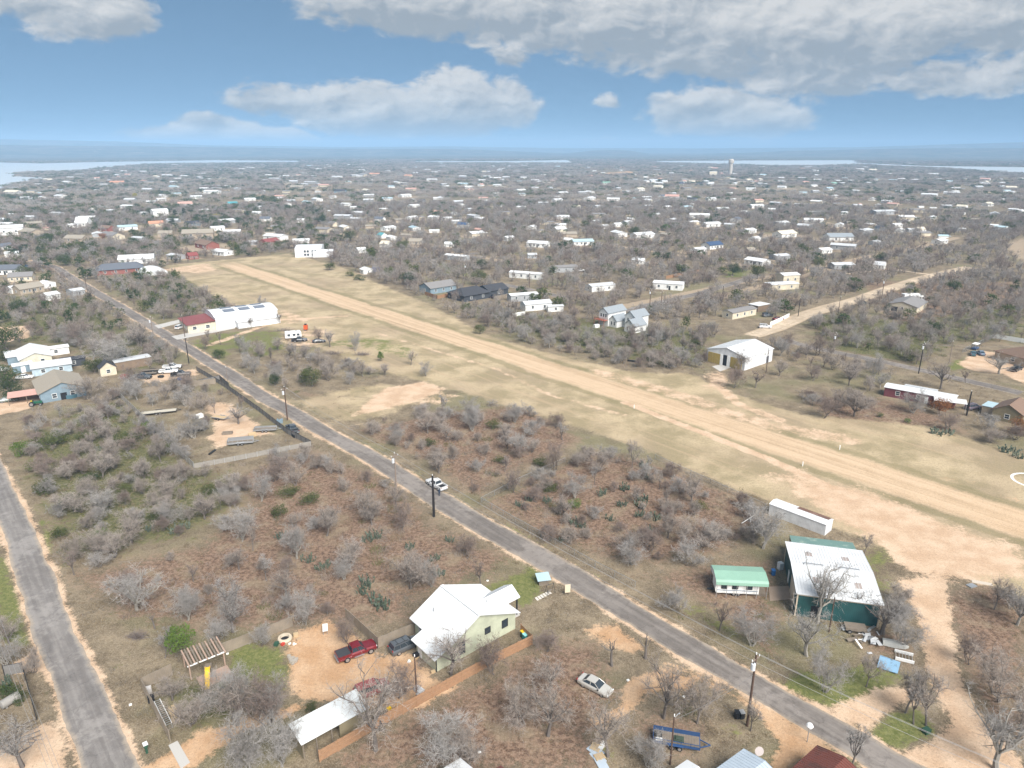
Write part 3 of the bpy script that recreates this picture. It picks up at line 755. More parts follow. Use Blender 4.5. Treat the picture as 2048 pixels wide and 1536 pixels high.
def window(parent, c, n, w=1.0, h=1.2, frame=None, bars=True):
    """window at local point c (centre of the opening) on a wall with outward normal n (local xy)"""
    fm = MB(); t = Vector((-n[1], n[0], 0)); N = Vector((n[0], n[1], 0)); c = Vector(c)
    def bar(u0, u1, z0, z1, d0, d1):
        p = [c + t * u + Vector((0, 0, z)) for u, z in ((u0, z0), (u1, z0), (u1, z1), (u0, z1))]
        fm.prism(p, N * d0, N * d1)
    f = .09
    bar(-w / 2 - f, -w / 2, -h / 2 - f, h / 2 + f, -.02, .07); bar(w / 2, w / 2 + f, -h / 2 - f, h / 2 + f, -.02, .07)
    bar(-w / 2, w / 2, h / 2, h / 2 + f, -.02, .07); bar(-w / 2, w / 2, -h / 2 - f, -h / 2, -.02, .09)
    if bars: bar(-w / 2, w / 2, -.03, .03, -.02, .05)
    o = fm.build('window', frame or WHITE, parent)
    pm = MB(); p = [c + t * u + Vector((0, 0, z)) for u, z in ((-w / 2, -h / 2), (w / 2, -h / 2), (w / 2, h / 2), (-w / 2, h / 2))]
    pm.prism(p, N * -.02, N * .025); pm.build('pane', GLASS, o)
    return o


def door(parent, c, n, w=.95, h=2.05, m=None, name='door'):
    t = Vector((-n[1], n[0], 0)); N = Vector((n[0], n[1], 0)); c = Vector(c)
    p = [c + t * u + Vector((0, 0, z)) for u, z in ((-w / 2, 0.02), (w / 2, 0.02), (w / 2, h), (-w / 2, h))]
    o = MB().prism(p, N * -.03, N * .06).build(name, m or WHITE, parent)
    return o


def ribs(parent, a, b, c, d, n, m, name='roof_seam'):
    """raised seams running from edge a-b up to edge d-c of a roof plane"""
    a, b, c, d = map(Vector, (a, b, c, d)); mb = MB(); up = (b - a).cross(d - a).normalized()
    if up.z < 0: up = -up
    s = (b - a).normalized() * .025
    for i in range(n + 1):
        f = i / n; p, q = a.lerp(b, f), d.lerp(c, f)
        mb.prism([p - s, p + s, q + s, q - s], up * -.01, up * .045)
    o = mb.build(name, m, parent); o['kind'] = 'stuff'
    return o


def house(name, label, cat, xy, rz, L, W, he, hr, roof, wall, nwin=(3, 3, 1, 1), over=.45, dr=None, group=None, land=None, chim=False, hip=0.0, porch=None, z0=0.0, frame=None, seams=0):
    """gabled (or hipped) house, ridge along local x, centre at xy"""
    t = thing(name, label, cat, xy, rz, group, land); l, w = L / 2, W / 2
    OBST.append((xy[0], xy[1], max(L, W) * .55 + 1.0)); f_ = math.hypot(*xy)
    if f_ > 150:
        for q in (7, 14): OBST.append((xy[0] * (1 - q / f_), xy[1] * (1 - q / f_), max(L, W) * .4))
    wm, rm = WALLS.get(wall, wall), ROOFS.get(roof, roof)
    mb = MB()
    if hip > 0 or hr - he < .05: mb.box(-l, l, -w, w, z0 - .2, he)
    else: mb.prism([(-l, -w, z0 - .2), (-l, w, z0 - .2), (-l, w, he), (-l, 0, hr), (-l, -w, he)], (0, 0, 0), (L, 0, 0))
    wl = mb.build('wall', wm, t)
    k = (hr - he) / w; th = .14; lo = he - k * over + .03; rb = MB(); lx = l + over * .8
    top = hr + .03 + th
    hx = l - hip * w
    if hr - he < .05: rb.box(-lx, lx, -w - over, w + over, he + .01, he + .2)
    elif hip > 0:
        e = [(-lx, -w - over, lo), (lx, -w - over, lo), (lx, w + over, lo), (-lx, w + over, lo)]; r1, r2 = (-hx, 0, top), (hx, 0, top)
        u = [(a, b, c + th) for a, b, c in e]
        rb.add(u + [r1, r2] + e, [(0, 1, 5, 4), (2, 3, 4, 5), (1, 2, 5), (3, 0, 4), (6, 7, 1, 0), (7, 8, 2, 1), (8, 9, 3, 2), (9, 6, 0, 3), (9, 8, 7, 6)])
    else:
        for sg in (-1, 1):
            rb.prism([(-lx, 0, hr + .03), (-lx, sg * (w + over), lo), (-lx, sg * (w + over), lo + th), (-lx, 0, top)], (0, 0, 0), (2 * lx, 0, 0))
    ro = rb.build('roof', rm, t)
    if seams:
        for sg in (-1, 1): ribs(ro, (-lx, sg * (w + over), lo + th), (lx, sg * (w + over), lo + th), (lx, 0, top), (-lx, 0, top), seams, rm)
    if chim: MB().box(l * .3, l * .3 + .7, .3, .9, he, hr + .9).build('chimney', WALLS['brick'], ro)
    zc = (z0 + he) / 2 + .15; wh = min(1.25, (he - z0) * .42)
    for side, n in zip(((0, -1), (0, 1), (-1, 0), (1, 0)), nwin):
        for i in range(n):
            f = (i + .5) / n * 2 - 1
            if side[0] == 0: c = (f * l * .9, side[1] * w, zc)
            else: c = (side[0] * l, f * w * .8, zc)
            window(t, c, side, 1.05, wh, frame)
    if dr: door(t, (dr[1] if dr[0][0] == 0 else dr[0][0] * l, dr[1] if dr[0][0] else dr[0][1] * w, z0), dr[0], dr[2] if len(dr) > 2 else .95, dr[3] if len(dr) > 3 else 2.05, dr[4] if len(dr) > 4 else None)
    if porch:                                    # (side sign along y, x0, x1, depth)
        sg, x0, x1, dp = porch; y0, y1 = sg * w, sg * (w + dp)
        p = MB().slab([(x0, y0, he - .25), (x1, y0, he - .25), (x1, y1, he - .75), (x0, y1, he - .75)], .12).build('porch_roof', rm, t)
        for x in (x0 + .15, (x0 + x1) / 2, x1 - .15): MB().box(x - .06, x + .06, y1 - sg * .2 - .06, y1 - sg * .2 + .06, -.1, he - .84).build('post', WHITE, t)
    return t


def at(px, py, h=0): return G(px, py, h)


GR, PG = YA, YA + math.pi / 2                   # the two headings of the street grid


def build_green_house():
    t = thing('house', 'sage green house with a large white metal roof beside the red dirt yard', 'house', (-10.6, 81.9), R(40.5), None, 'the sage green house')
    OBST.append((-9, 93, 9)); OBST.append((-3, 91, 9)); OBST.append((1, 96, 6))
    g, rm = WALLS['green'], ROOFS['white']
    mb = MB(); mb.prism([(2.1, 0, -.2), (14.6, 0, -.2), (14.6, 0, 3.0), (7.5, 0, 6.0), (2.1, 0, 3.15)], (0, 0, 0), (0, 8.6, 0))
    mb.prism([(0, .01, -.2), (2.1, .01, -.2), (2.1, .01, 3.1), (0, .01, 2.45)], (0, 0, 0), (0, 5.0, 0))
    wl = mb.build('wall', g, t)
    ro = MB()
    ro.prism([(7.5, 0, 6.03), (15.2, 0, 2.78), (15.2, 0, 2.92), (7.5, 0, 6.19)], (0, -.5, 0), (0, 9.1, 0))
    ro.prism([(7.495, 0, 6.03), (7.495, 0, 6.19), (1.55, 0, 3.03), (1.55, 0, 2.88)], (0, -.5, 0), (0, 9.1, 0))
    o = ro.build('roof', rm, t)
    ribs(o, (15.2, -.5, 2.92), (15.2, 9.1, 2.92), (7.5, 9.1, 6.19), (7.5, -.5, 6.19), 24, rm); ribs(o, (1.55, -.5, 3.03), (1.55, 9.1, 3.03), (7.5, 9.1, 6.19), (7.5, -.5, 6.19), 24, rm)
    MB().box(7.2, 7.8, -.5, 9.1, 6.15, 6.24).build('ridge_cap', rm, o)
    for x, y in ((4.2, 6.5), (11.5, 3.0)): MB().cyl((x, y), .07, 4.3, 5.1, 8).build('vent_pipe', GALV, o)
    a = MB().slab([(2.5, -.45, 3.52), (2.5, 5.5, 3.52), (-.55, 5.5, 2.42), (-.55, -.45, 2.42)], .12).build('shed_roof', rm, t)
    ribs(a, (-.55, -.45, 2.42), (-.55, 5.5, 2.42), (2.5, 5.5, 3.52), (2.5, -.45, 3.52), 15, rm)
    p = MB()
    for sg in (-1, 1): p.prism([(11.2, 4.0, 4.45), (11.2, 4.0 + sg * 2.0, 3.25), (11.2, 4.0 + sg * 2.0, 3.37), (11.2, 4.0, 4.6)], (0, 0, 0), (6.1, 0, 0))
    p = p.build('porch_roof', rm, t)
    for sg in (-1, 1): ribs(p, (11.3, 4 + sg * 2, 3.37), (17.3, 4 + sg * 2, 3.37), (17.3, 4, 4.6), (11.3, 4, 4.6), 15, rm)
    MB().prism([(17.0, 2.3, 3.2), (17.0, 5.7, 3.2), (17.0, 4, 4.35)], (0, 0, 0), (.1, 0, 0)).build('porch_gable', g, t)
    for y in (2.35, 5.65): MB().box(16.85, 17.05, y - .1, y + .1, 0, 3.25).build('post', BLACKT, t)
    MB().box(14.6, 17.3, 2.0, 6.0, -.1, .15).build('porch_slab', mat('concrete', (.46, .44, .41)), t)
    window(t, (4.45, 0, 1.75), (0, -1), 1.0, 1.9, BLACKT); window(t, (9.2, 0, 2.4), (0, -1), .9, .9, BLACKT); window(t, (12.5, 0, 2.0), (0, -1), 1.0, 1.2, BLACKT)
    window(t, (2.1, 6.9, 1.8), (-1, 0), .9, 1.3); door(t, (0, 4.1, 0), (-1, 0), .95, 2.05)
    window(t, (14.6, 1.0, 1.7), (1, 0), .9, 1.3); door(t, (14.6, 4.0, .15), (1, 0), 1.0, 2.05, WOODN)
    MB().box(-.03, .09, -.03, .07, 0, 2.4).build('corner_trim', BLACKT, t)


def build_teal_barn():
    x0, y0 = 44.5, 94.6; yaw = R(-14.0)
    t = thing('barn', 'dark teal metal barn with a white roof, ridge vents and skylights', 'barn', (x0, y0), yaw, None, 'the teal barn')
    OBST.append((53, 97, 8)); OBST.append((50, 102, 8)); OBST.append((58, 104, 8)); OBST.append((54, 110, 6))
    w, d, he, hr = 11.9, 15.2, 4.1, 4.75
    wl = MB().prism([(0, 0, -.2), (0, d, -.2), (0, d, he), (0, d / 2, hr), (0, 0, he)], (0, 0, 0), (w, 0, 0)).build('wall', WALLS['teal'], t)
    k = (hr - he) / (d / 2); r = MB()
    r.prism([(0, d / 2, hr + .03), (0, -.35, he - k * .35 + .03), (0, -.35, he - k * .35 + .15), (0, d / 2, hr + .16)], (-.3, 0, 0), (w + .3, 0, 0))
    r.prism([(0, d / 2 + .003, hr + .03), (0, d / 2 + .003, hr + .16), (0, d + .35, he - k * .35 + .15), (0, d + .35, he - k * .35 + .03)], (-.3, 0, 0), (w + .3, 0, 0))
    ro = r.build('roof', ROOFS['white'], t)
    for y_ in (-.35, d + .35): ribs(ro, (-.3, y_, he - k * .35 + .15), (w + .3, y_, he - k * .35 + .15), (w + .3, d / 2, hr + .16), (-.3, d / 2, hr + .16), 26, ROOFS['white'])
    for x_ in (3.2, 8.6): MB().prism([(x_ - 1.5, d / 2 - .3, hr + .12), (x_ - 1.5, d / 2 + .3, hr + .12), (x_ - 1.5, d / 2 + .18, hr + .36), (x_ - 1.5, d / 2 - .18, hr + .36)], (0, 0, 0), (3.0, 0, 0)).build('ridge_vent', GALV, ro)
    sk = mat('skylight_sheet', (.36, .30, .27), .4)
    for x_, y_ in ((3.0, 11.4), (8.7, 11.3), (9.3, 3.6), (3.2, 3.7)):
        z = lambda y: hr + .175 - k * abs(y - d / 2)
        s = MB().slab([(x_ - .55, y_ - .7, z(y_ - .7)), (x_ + .55, y_ - .7, z(y_ - .7)), (x_ + .55, y_ + .7, z(y_ + .7)), (x_ - .55, y_ + .7, z(y_ + .7))], .04).build('skylight', sk, ro)
    tr = mat('beige_trim', (.62, .52, .40), .6)
    for x_, y_ in ((0, 0), (w, 0), (0, d), (w, d)): MB().box(x_ - .1, x_ + .1, y_ - .1, y_ + .1, 0, he - .05).build('corner_trim', tr, t)
    MB().box(.1, w - .1, -.06, -.005, he - .32, he - .12).build('eave_trim', tr, t)
    door(t, (0, 4.6, 0), (-1, 0), 4.2, 3.2, tr, 'roller_door'); door(t, (0, 9.4, 0), (-1, 0), 1.0, 2.1)
    door(t, (3.0, 0, 0), (0, -1), 1.6, 2.2, DARK, 'doorway')
    MB().slab([(1.0, d + .02, 3.75), (w - .3, d + .02, 3.75), (w - .3, d + 4.4, 3.3), (1.0, d + 4.4, 3.3)], .1).build('lean_to_roof', metal_roof_mat('mossy_green_roof', (.15, .25, .22), ((.25, .33, .28), .5)), t)
    for x_ in (1.1, 6, w - .4): MB().box(x_ - .07, x_ + .07, d + 4.1, d + 4.24, 0, 3.2).build('post', tr, t)
    MB().box(1.2, 1.26, d + .05, d + 4.0, 0, 3.1).build('lean_to_wall', WALLS['teal'], t)


def build_near_buildings():
    build_green_house(); build_teal_barn()
    # long white metal box beside the airstrip
    a, b = (51.5, 127.0), (59.2, 118.8); yaw = math.atan2(b[1] - a[1], b[0] - a[0]); L = 11.4; W = 3.0
    c = ((a[0] + b[0]) / 2 + 1.5 * -math.sin(yaw), (a[1] + b[1]) / 2 + 1.5 * math.cos(yaw))
    t = house('mobile_home', 'long narrow white trailer home with part of its roof rusted brown', 'mobile home', c, yaw, L, W, 2.2, 2.5, 'white', 'whitemetal', (0, 0, 0, 0), .08, None, land='the half rusted white trailer', seams=18)
    MB().slab([(-.9, .02, 2.73), (5.4, .02, 2.73), (5.4, 1.55, 2.46), (-.9, 1.55, 2.46)], .03).build('rusted_roof_sheet', metal_roof_mat('rust_sheet', (.17, .095, .07), ((.27, .17, .13), .5), .9), t)
    # carport with its camper below
    c = (37.6, 101.6); t = thing('carport', 'pale green arched metal carport on thin posts', 'carport', c, R(-4.5), None, 'the pale green carport'); OBST.append((*c, 5.5))
    prof = [(-2.55, 2.35), (-2.45, 2.75), (-2.1, 3.05), (0, 3.45), (2.1, 3.05), (2.45, 2.75), (2.55, 2.35)]
    r = MB()
    for i in range(6):
        (y0, z0), (y1, z1) = prof[i], prof[i + 1]; r.prism([(0, y0, z0), (0, y1, z1), (0, y1, z1 + .06), (0, y0, z0 + .06)], (-4.2, 0, 0), (4.2, 0, 0))
    ro = r.build('roof', ROOFS['green'], t)
    MB().prism([(-4.18, y, z) for y, z in prof] , (0, 0, 0), (.05, 0, 0)).build('end_panel', WALLS['white'], t)
    for i in range(6):
        x = -4.0 + 8.0 * i / 5
        for y in (-2.5, 2.5): MB().box(x - .04, x + .04, y - .04, y + .04, -.1, 2.5).build('post', GALV, t)
    rv(c[0] - .7, c[1] - .85, R(175.5), 'white camper trailer parked under the pale green carport', 7.0, 2.3, 2.6)
    # shed with corrugated roof at the bottom
    P = [(-27.3, 69.2), (-20.5, 75.0), (-18.4, 72.9), (-24.5, 66.2)]; yaw = math.atan2(P[1][1] - P[0][1], P[1][0] - P[0][0]); c = (sum(p[0] for p in P) / 4, sum(p[1] for p in P) / 4)
    t = thing('shed', 'long open shed with a white corrugated roof behind the big pruned tree', 'shed', c, yaw, None, 'the corrugated shed'); OBST.append((*c, 4)); OBST.append((c[0] - 3, c[1] - 2.4, 3)); OBST.append((c[0] + 2.5, c[1] + 2.2, 3))
    l, w = 4.6, 1.75
    cr = metal_roof_mat('worn_corrugated_roof', (.70, .72, .72), ((.24, .18, .14), .66))
    ro = MB().slab([(-l, -w, 2.55), (l, -w, 2.55), (l, w, 3.1), (-l, w, 3.1)], .08).build('roof', cr, t); ribs(ro, (-l, -w, 2.56), (l, -w, 2.56), (l, w, 3.11), (-l, w, 3.11), 44, cr, 'roof_corrugation')
    MB().box(-l + .2, l - .2, w - .35, w - .25, 0, 2.8).build('wall', WALLS['olive'], t); MB().box(-l + .2, -l + .3, -w + .3, w - .3, 0, 2.6).build('side_wall', WALLS['olive'], t)
    MB().box(.5, l - .2, -w + .35, -w + .45, 0, 2.45).build('front_wall', WALLS['olive'], t)
    for x in (-l + .3, -2.6, -.6, l - .3): MB().box(x - .06, x + .06, -w + .2, -w + .32, -.1, 2.5).build('post', WOODO, t)
    # white hangar by the woods
    c = ((67.3 + 89.6) / 2 - .3, (232.7 + 234.5) / 2 + .8)
    t = house('hangar', 'white metal hangar with an open front and yellow plank doors', 'hangar', c, YA + math.pi / 2, 17.0, 14.5, 4.4, 6.2, 'white', 'whitemetal', (0, 0, 0, 0), .3, land='the white hangar', seams=28)
    pl = mat('yellow_plank', (.40, .30, .10), .8, noise=.25, nscale=2)
    for i in range(5):
        MB().box(-8.62, -8.5, 2.2 + i * .95, 3.1 + i * .95, .05, 3.6).build('door_plank', pl, t)
    MB().box(-8.57, -8.5, -1.0, 1.0, .05, 3.7).build('doorway', DARK, t)
    for y in (1.15, -1.5): MB().box(-8.66, -8.5, y, y + .95, .05, 3.7).build('door_leaf', WHITE, t)
    for i in range(4): MB().box(-8.62, -8.5, -6.2 + i * 1.1, -5.15 + i * 1.1, .05, 3.6).build('door_plank', pl, t)
    for x in (3.5, 5.5): window(t, (x, -7.25, 3.4), (0, -1), .7, .6)
    door(t, (5.5, -7.25, 0), (0, -1), 1.6, 2.4, ROOFS['slate'])
    # hall with the arched roof and solar panels, red roofed annex
    yaw = R(36); ox, oy = -118.8, 278.2
    t = thing('hall', 'large white hall with a low arched roof and six solar panels', 'hall', (ox, oy), yaw, None, 'the solar roofed hall')
    for q in ((-112, 290, 12), (-102, 297, 10), (-120, 285, 8), (-132, 282, 9), (-112, 280, 5), (-100, 286, 6)): OBST.append(q)
    L, W = 25.0, 16.5; n = 10; arc = [(W * i / n, 4.9 + 1.4 * math.sin(math.pi * i / n)) for i in range(n + 1)]
    MB().prism([(0, 0, -.2), (0, W, -.2)] + [(0, y, z) for y, z in reversed(arc)], (0, 0, 0), (L, 0, 0)).build('wall', WALLS['whitemetal'], t)
    r = MB()
    for i in range(n): r.prism([(0, *arc[i]), (0, *arc[i + 1]), (0, arc[i + 1][0], arc[i + 1][1] + .15), (0, arc[i][0], arc[i][1] + .15)], (-.3, 0, .01), (L + .3, 0, .01))
    ro = r.build('roof', ROOFS['white'], t)
    sp = mat('solar_glass', (.16, .18, .22), .25, spec=.6)
    for i in range(3):
        for j in range(2):
            x0, ya = 4.5 + i * 6.2, 3.4 + j * 5.2; yb = ya + 3.2
            zz = lambda y: 4.9 + 1.4 * math.sin(math.pi * y / W) + .32
            o = MB().slab([(x0, ya, zz(ya)), (x0 + 4.4, ya, zz(ya)), (x0 + 4.4, yb, zz(yb)), (x0, yb, zz(yb))], .06).build('solar_panel', sp, ro)
    MB().slab([(7.5, -.02, 3.3), (L, -.02, 3.3), (L, -3.6, 2.6), (7.5, -3.6, 2.6)], .1).build('lean_to_roof', ROOFS['white'], t); MB().box(7.7, L - .2, -3.3, -.01, -.2, 2.55).build('lean_to_wall', WALLS['whitemetal'], t)
    for x in (1.6, 3.2): door(t, (x, 0, 0), (0, -1), 1.1, 2.3, ROOFS['silver'])
    t = thing('annex', 'low annex with a brick red roof joined to the white hall', 'annex', (ox, oy), yaw, None, 'the red roofed annex')
    MB().box(-10.5, -.02, .6, W - 1.5, -.2, 3.3).build('wall', WALLS['cream'], t)
    MB().slab([(-11, 0, 3.4), (-.03, 0, 3.9), (-.03, W - 1, 4.0), (-11, W - 1, 3.5)], .14).build('roof', ROOFS['red'], t)
    for y in (3, 6, 9.5): window(t, (-10.5, y, 1.8), (-1, 0))
    for x in (-8, -3): window(t, (x, .6, 1.8), (0, -1), 1.4, 1.2)
    # two storey white house with its wings, beside the woods
    ox, oy = G(1196, 652); t = thing('house', 'white two storey house with grey roofs, several gables and a red timber deck', 'house', (ox, oy), YA, None, 'the white two storey house')
    for q in ((3, 9, 8), (12, 9, 8), (18, 10, 6), (0, -2, 7), (9, -3, 8), (17, -2, 7), (6, -10, 7), (14, -10, 7)): OBST.append((ox + q[0] * CA - q[1] * SA, oy + q[0] * SA + q[1] * CA, q[2]))
    def blk(nm, x0, x1, y0, y1, he, hr):
        m_ = (x0 + x1) / 2; MB().prism([(x0, y0, -.2), (x1, y0, -.2), (x1, y0, he), (m_, y0, hr), (x0, y0, he)], (0, 0, 0), (0, y1 - y0, 0)).build(nm + 'wall', WALLS['white'], t)
        r = MB(); k = (hr - he) / (m_ - x0)
        for sg in (-1, 1):
            e = m_ + sg * (m_ - x0 + .4); r.prism([(m_, 0, hr + .03), (e, 0, he - k * .4 + .03), (e, 0, he - k * .4 + .16), (m_, 0, hr + .17)], (0, y0 - .4, 0), (0, y1 + .3, 0))
        r.build(nm + 'roof', ROOFS['bluegrey'], t)
    blk('', -1.8, 3.2, 2.4, 13.4, 5.6, 7.4); blk('wing_', 3.3, 7.2, 3.2, 9.5, 3.0, 4.9); blk('tall_wing_', 9.5, 14.6, 5.6, 14, 5.4, 7.4); blk('low_wing_', 12.8, 18.0, 1.5, 8.5, 3.0, 5.2)
    MB().box(7.2, 9.5, 7.0, 11.0, -.2, 3.2).build('link_wall', WALLS['white'], t); MB().slab([(7.2, 6.6, 3.25), (9.5, 6.6, 3.25), (9.5, 11, 4.2), (7.2, 11, 4.2)], .12).build('link_roof', ROOFS['bluegrey'], t)
    for c_ in ((-.6, 2.4, 4.3), (.7, 2.4, 4.3), (2.0, 2.4, 4.3)): window(t, c_, (0, -1), .9, 1.3)
    for c_ in ((4.5, 3.2, 1.6), (6.0, 3.2, 1.6), (14.3, 1.5, 1.5), (16.4, 1.5, 1.5)): window(t, c_, (0, -1), .8, 1.4)
    for c_ in ((11, 5.6, 4.0), (13, 5.6, 4.0)): window(t, c_, (0, -1), .8, 1.2)
    dk = mat('red_timber', (.30, .10, .06), .8, noise=.2)
    MB().box(-2.4, 3.2, 0, 2.38, 2.5, 2.66).build('deck', dk, t)
    for x in (-2.3, .4, 3.0): MB().box(x - .07, x + .07, .02, .16, -.1, 3.6).build('post', dk, t)
    for z in (3.1, 3.55): MB().box(-2.4, 3.2, .03, .09, z, z + .08).build('rail', dk, t)
    # the blue grey house at the left and its neighbours
    house('house', 'blue grey house with a tan shingle roof and a round blue pool deck', 'house', ((-131.8 - 146) / 2 + 3.6, 201.5), R(128), 15.5, 11.5, 2.9, 5.2, 'tan', 'bluegrey', (3, 3, 2, 1), .5, ((-1, 0), 0, 1.6, 2.1, DARK), land='the blue grey house')
    x, y = G(142, 793); t = thing('pool', 'round above ground pool with a dark blue rim by the blue grey house', 'pool', (x, y)); OBST.append((x, y, 3))
    m_ = MB(); n = 20
    for i in range(n):
        a0, a1 = 2 * math.pi * i / n, 2 * math.pi * (i + 1) / n; m_.prism([(2.3 * math.cos(a), 2.3 * math.sin(a), 0) for a in (a0, a1)] + [(2.2 * math.cos(a), 2.2 * math.sin(a), 0) for a in (a1, a0)], (0, 0, -.05), (0, 0, 1.1))
    m_.build('rim', mat('pool_wall', (.08, .16, .20), .4), t); MB().cyl((0, 0), 2.2, .85, .9, 20).build('water', mat('pool_water', (.05, .11, .13), .1), t)
    house('house', 'white roofed cream house by the dense woods at the left edge', 'house', at(70, 722), R(128), 15, 9, 2.9, 4.6, 'white', 'yellow', (2, 2, 2, 2), .5, land='the white roofed cream house')
    t = house('carport', 'low white carport roof left of the cream house', 'carport', at(36, 722), R(128), 9, 6, 2.7, 2.75, 'white', 'bluegrey', (0, 0, 0, 0), .4)
    house('shed', 'small blue shed below the white carport roof', 'shed', at(47, 742), R(38), 5.5, 4, 2.4, 2.7, 'white', 'bluegrey', (0, 0, 0, 0), .2, ((0, -1), 0, 1.2, 2.0))
    house('house', 'low grey roofed house between the cream and blue grey houses', 'house', at(105, 742), R(34), 11, 7.5, 2.6, 3.6, 'silver', 'lightblue', (2, 2, 1, 1), .4)
    house('shed', 'narrow white roofed shed right of the cream house', 'shed', at(112, 708), R(38), 8, 4, 2.5, 2.9, 'white', 'white', (1, 1, 0, 0), .3)
    house('house', 'dark roofed open porch house beyond the grey roofed house', 'house', at(148, 730), R(34), 7, 4, 2.4, 2.6, 'dark', 'black', (1, 0, 0, 0), .3)
    t = thing('open_shed', 'long open shed with a faded pink roof over stored machines', 'shed', at(72, 800), R(31), None, 'the pink roofed shed'); OBST.append((*at(72, 800), 6))
    MB().slab([(-6.5, -2, 2.3), (6.5, -2, 2.3), (6.5, 2, 2.9), (-6.5, 2, 2.9)], .12).build('roof', ROOFS['pink'], t); MB().box(-6.4, 6.4, 1.75, 1.85, 0, 2.7).build('wall', WALLS['brown'], t)
    for x in (-6.3, -2, 2.2, 6.3): MB().box(x - .08, x + .08, -1.85, -1.7, -.1, 2.3).build('post', WOODO, t)
    house('shed', 'small cream shed with a dark roof and a white framed window', 'shed', at(216, 748), R(128), 4.2, 4.6, 2.6, 4.4, 'dark', 'cream', (0, 0, 1, 0), .25, land='the cream gabled shed')
    house('shed', 'long dark weathered shed behind the parked trucks', 'shed', at(265, 733), R(41), 11, 4.5, 2.8, 3.0, 'silver', 'brown', (0, 0, 0, 0), .2)
    # right side buildings
    c = at(1838, 800); t = house('mobile_home', 'long low maroon mobile home with a white roof behind the rust coloured tree', 'mobile home', c, R(-38), 18, 4.6, 2.7, 3.1, 'white', 'maroon', (3, 3, 0, 0), .3, ((0, -1), 2.0), land='the maroon mobile home')
    MB().slab([(-4.8, 2.5, 2.95), (3.8, 2.5, 2.95), (3.8, 5.2, 2.6), (-4.8, 5.2, 2.6)], .1).build('porch_roof', ROOFS['silver'], t)
    for x in (-4.6, -.5, 3.6): MB().box(x - .06, x + .06, 5.0, 5.12, -.1, 2.6).build('post', WHITE, t)
    t = thing('carport', 'white flat carport roof at the end of the maroon mobile home', 'carport', at(1897, 818), R(-26)); OBST.append((*at(1897, 818), 3.5))
    MB().slab([(-4, -1.8, 2.6), (4, -1.8, 2.6), (4, 1.8, 2.8), (-4, 1.8, 2.8)], .1).build('roof', ROOFS['white'], t)
    for x in (-3.8, 3.8):
        for y in (-1.7, 1.7): MB().box(x - .06, x + .06, y - .06, y + .06, -.1, 2.6).build('post', GALV, t)
    house('house', 'brown plank house with a dark shingle roof at the right edge', 'house', at(2022, 836), R(41), 9, 7, 2.8, 4.8, 'brown', 'olive', (1, 1, 1, 1), .4, land='the brown plank house')
    house('shed', 'pale flat roofed shed joined to the brown plank house', 'shed', at(1986, 828), R(41), 5, 4.5, 2.4, 2.45, 'blue', 'tan', (0, 0, 0, 0), .2)
    house('house', 'house with a dark red roof at the right edge behind the bare tree', 'house', at(2065, 722), R(20), 20, 13, 3, 5.6, 'brown', 'tan', (2, 2, 1, 1), .6, ((0, -1), -6, 3.0, 2.3, DARK), hip=.6, land='the dark red roofed house')
    house('house', 'beige brick house with a grey roof beside the sandy road', 'house', at(1813, 618), R(48), 17, 12, 2.9, 4.6, 'grey', 'cream', (2, 2, 1, 1), .5, ((-1, 0), 3, 2.6, 2.1, DARK), land='the beige brick house')
    house('house', 'blue grey house with white framed windows behind a cedar fence', 'house', at(876, 582), R(41), 16, 10, 3, 5, 'grey', 'bluegrey', (3, 3, 1, 1), .5, land='the blue house beyond the airfield')
    house('house', 'charcoal house with a black hipped roof beyond the airfield', 'house', at(938, 596), R(41), 16, 13, 3, 5.4, 'dark', 'black', (2, 2, 1, 1), .6, hip=.5, land='the charcoal house')
    house('house', 'charcoal wing with a black roof behind the charcoal house', 'house', at(985, 588), R(41), 12, 10, 3, 5.0, 'dark', 'black', (1, 1, 1, 1), .5)
    house('hall', 'big plain white hall with blocks of small dark windows past the airfield', 'hall', ((-146.2 - 131.5) / 2 + 1.5, 487), R(9), 17, 22, 5.6, 6.6, 'white', 'whitemetal', (0, 0, 0, 0), .2, land='the big white hall')
    for t in [o for o in COL.objects if o.get('label', '').startswith('big plain white')]:
        for i in range(4):
            for z in (1.7, 3.9): window(t, (-2.0 + i * 1.9 + (1.2 if i > 1 else 0), -11, z), (0, -1), 1.1, 1.2, BLACKT, False)
    house('shed', 'lower white annex on the right of the big white hall', 'shed', at(648, 512), R(9), 13, 12, 3.6, 4.4, 'white', 'whitemetal', (0, 0, 0, 0), .2)
    house('house', 'long red brick house with a slate roof behind the woods', 'house', at(242, 545), R(30), 24, 12, 3, 5.6, 'slate', 'brick', (4, 4, 1, 1), .6, hip=.5, land='the red brick house')
    house('shed', 'white roofed building just behind the red brick house', 'shed', at(275, 525), R(20), 20, 11, 3, 5, 'white', 'white', (2, 2, 1, 1), .4)
    t = thing('quonset', 'white round topped hut at the edge of the woods', 'hut', at(306, 548), R(130), None, 'the white round topped hut'); OBST.append((*at(306, 548), 8))
    pr = [(7 * math.cos(a), 4.2 * math.sin(a)) for a in np.linspace(0, math.pi, 13)]
    MB().prism([(-6, y, z) for y, z in pr], (0, 0, 0), (12, 0, 0)).build('shell', ROOFS['white'], t); door(t, (-6, 0, 0), (-1, 0), 2.6, 2.6, ROOFS['silver'])
    house('mobile_home', 'long pale mobile home with a grey roof and a white awning near the sandy road', 'mobile home', at(1478, 632), R(35), 16, 5.5, 2.8, 3.5, 'grey', 'cream', (3, 3, 1, 1), .3, land='the grey roofed mobile home')
    house('carport', 'white awning roof beside the grey roofed mobile home', 'carport', at(1517, 620), R(35), 8, 5, 2.7, 2.75, 'white', 'brown', (0, 0, 0, 0), .3)
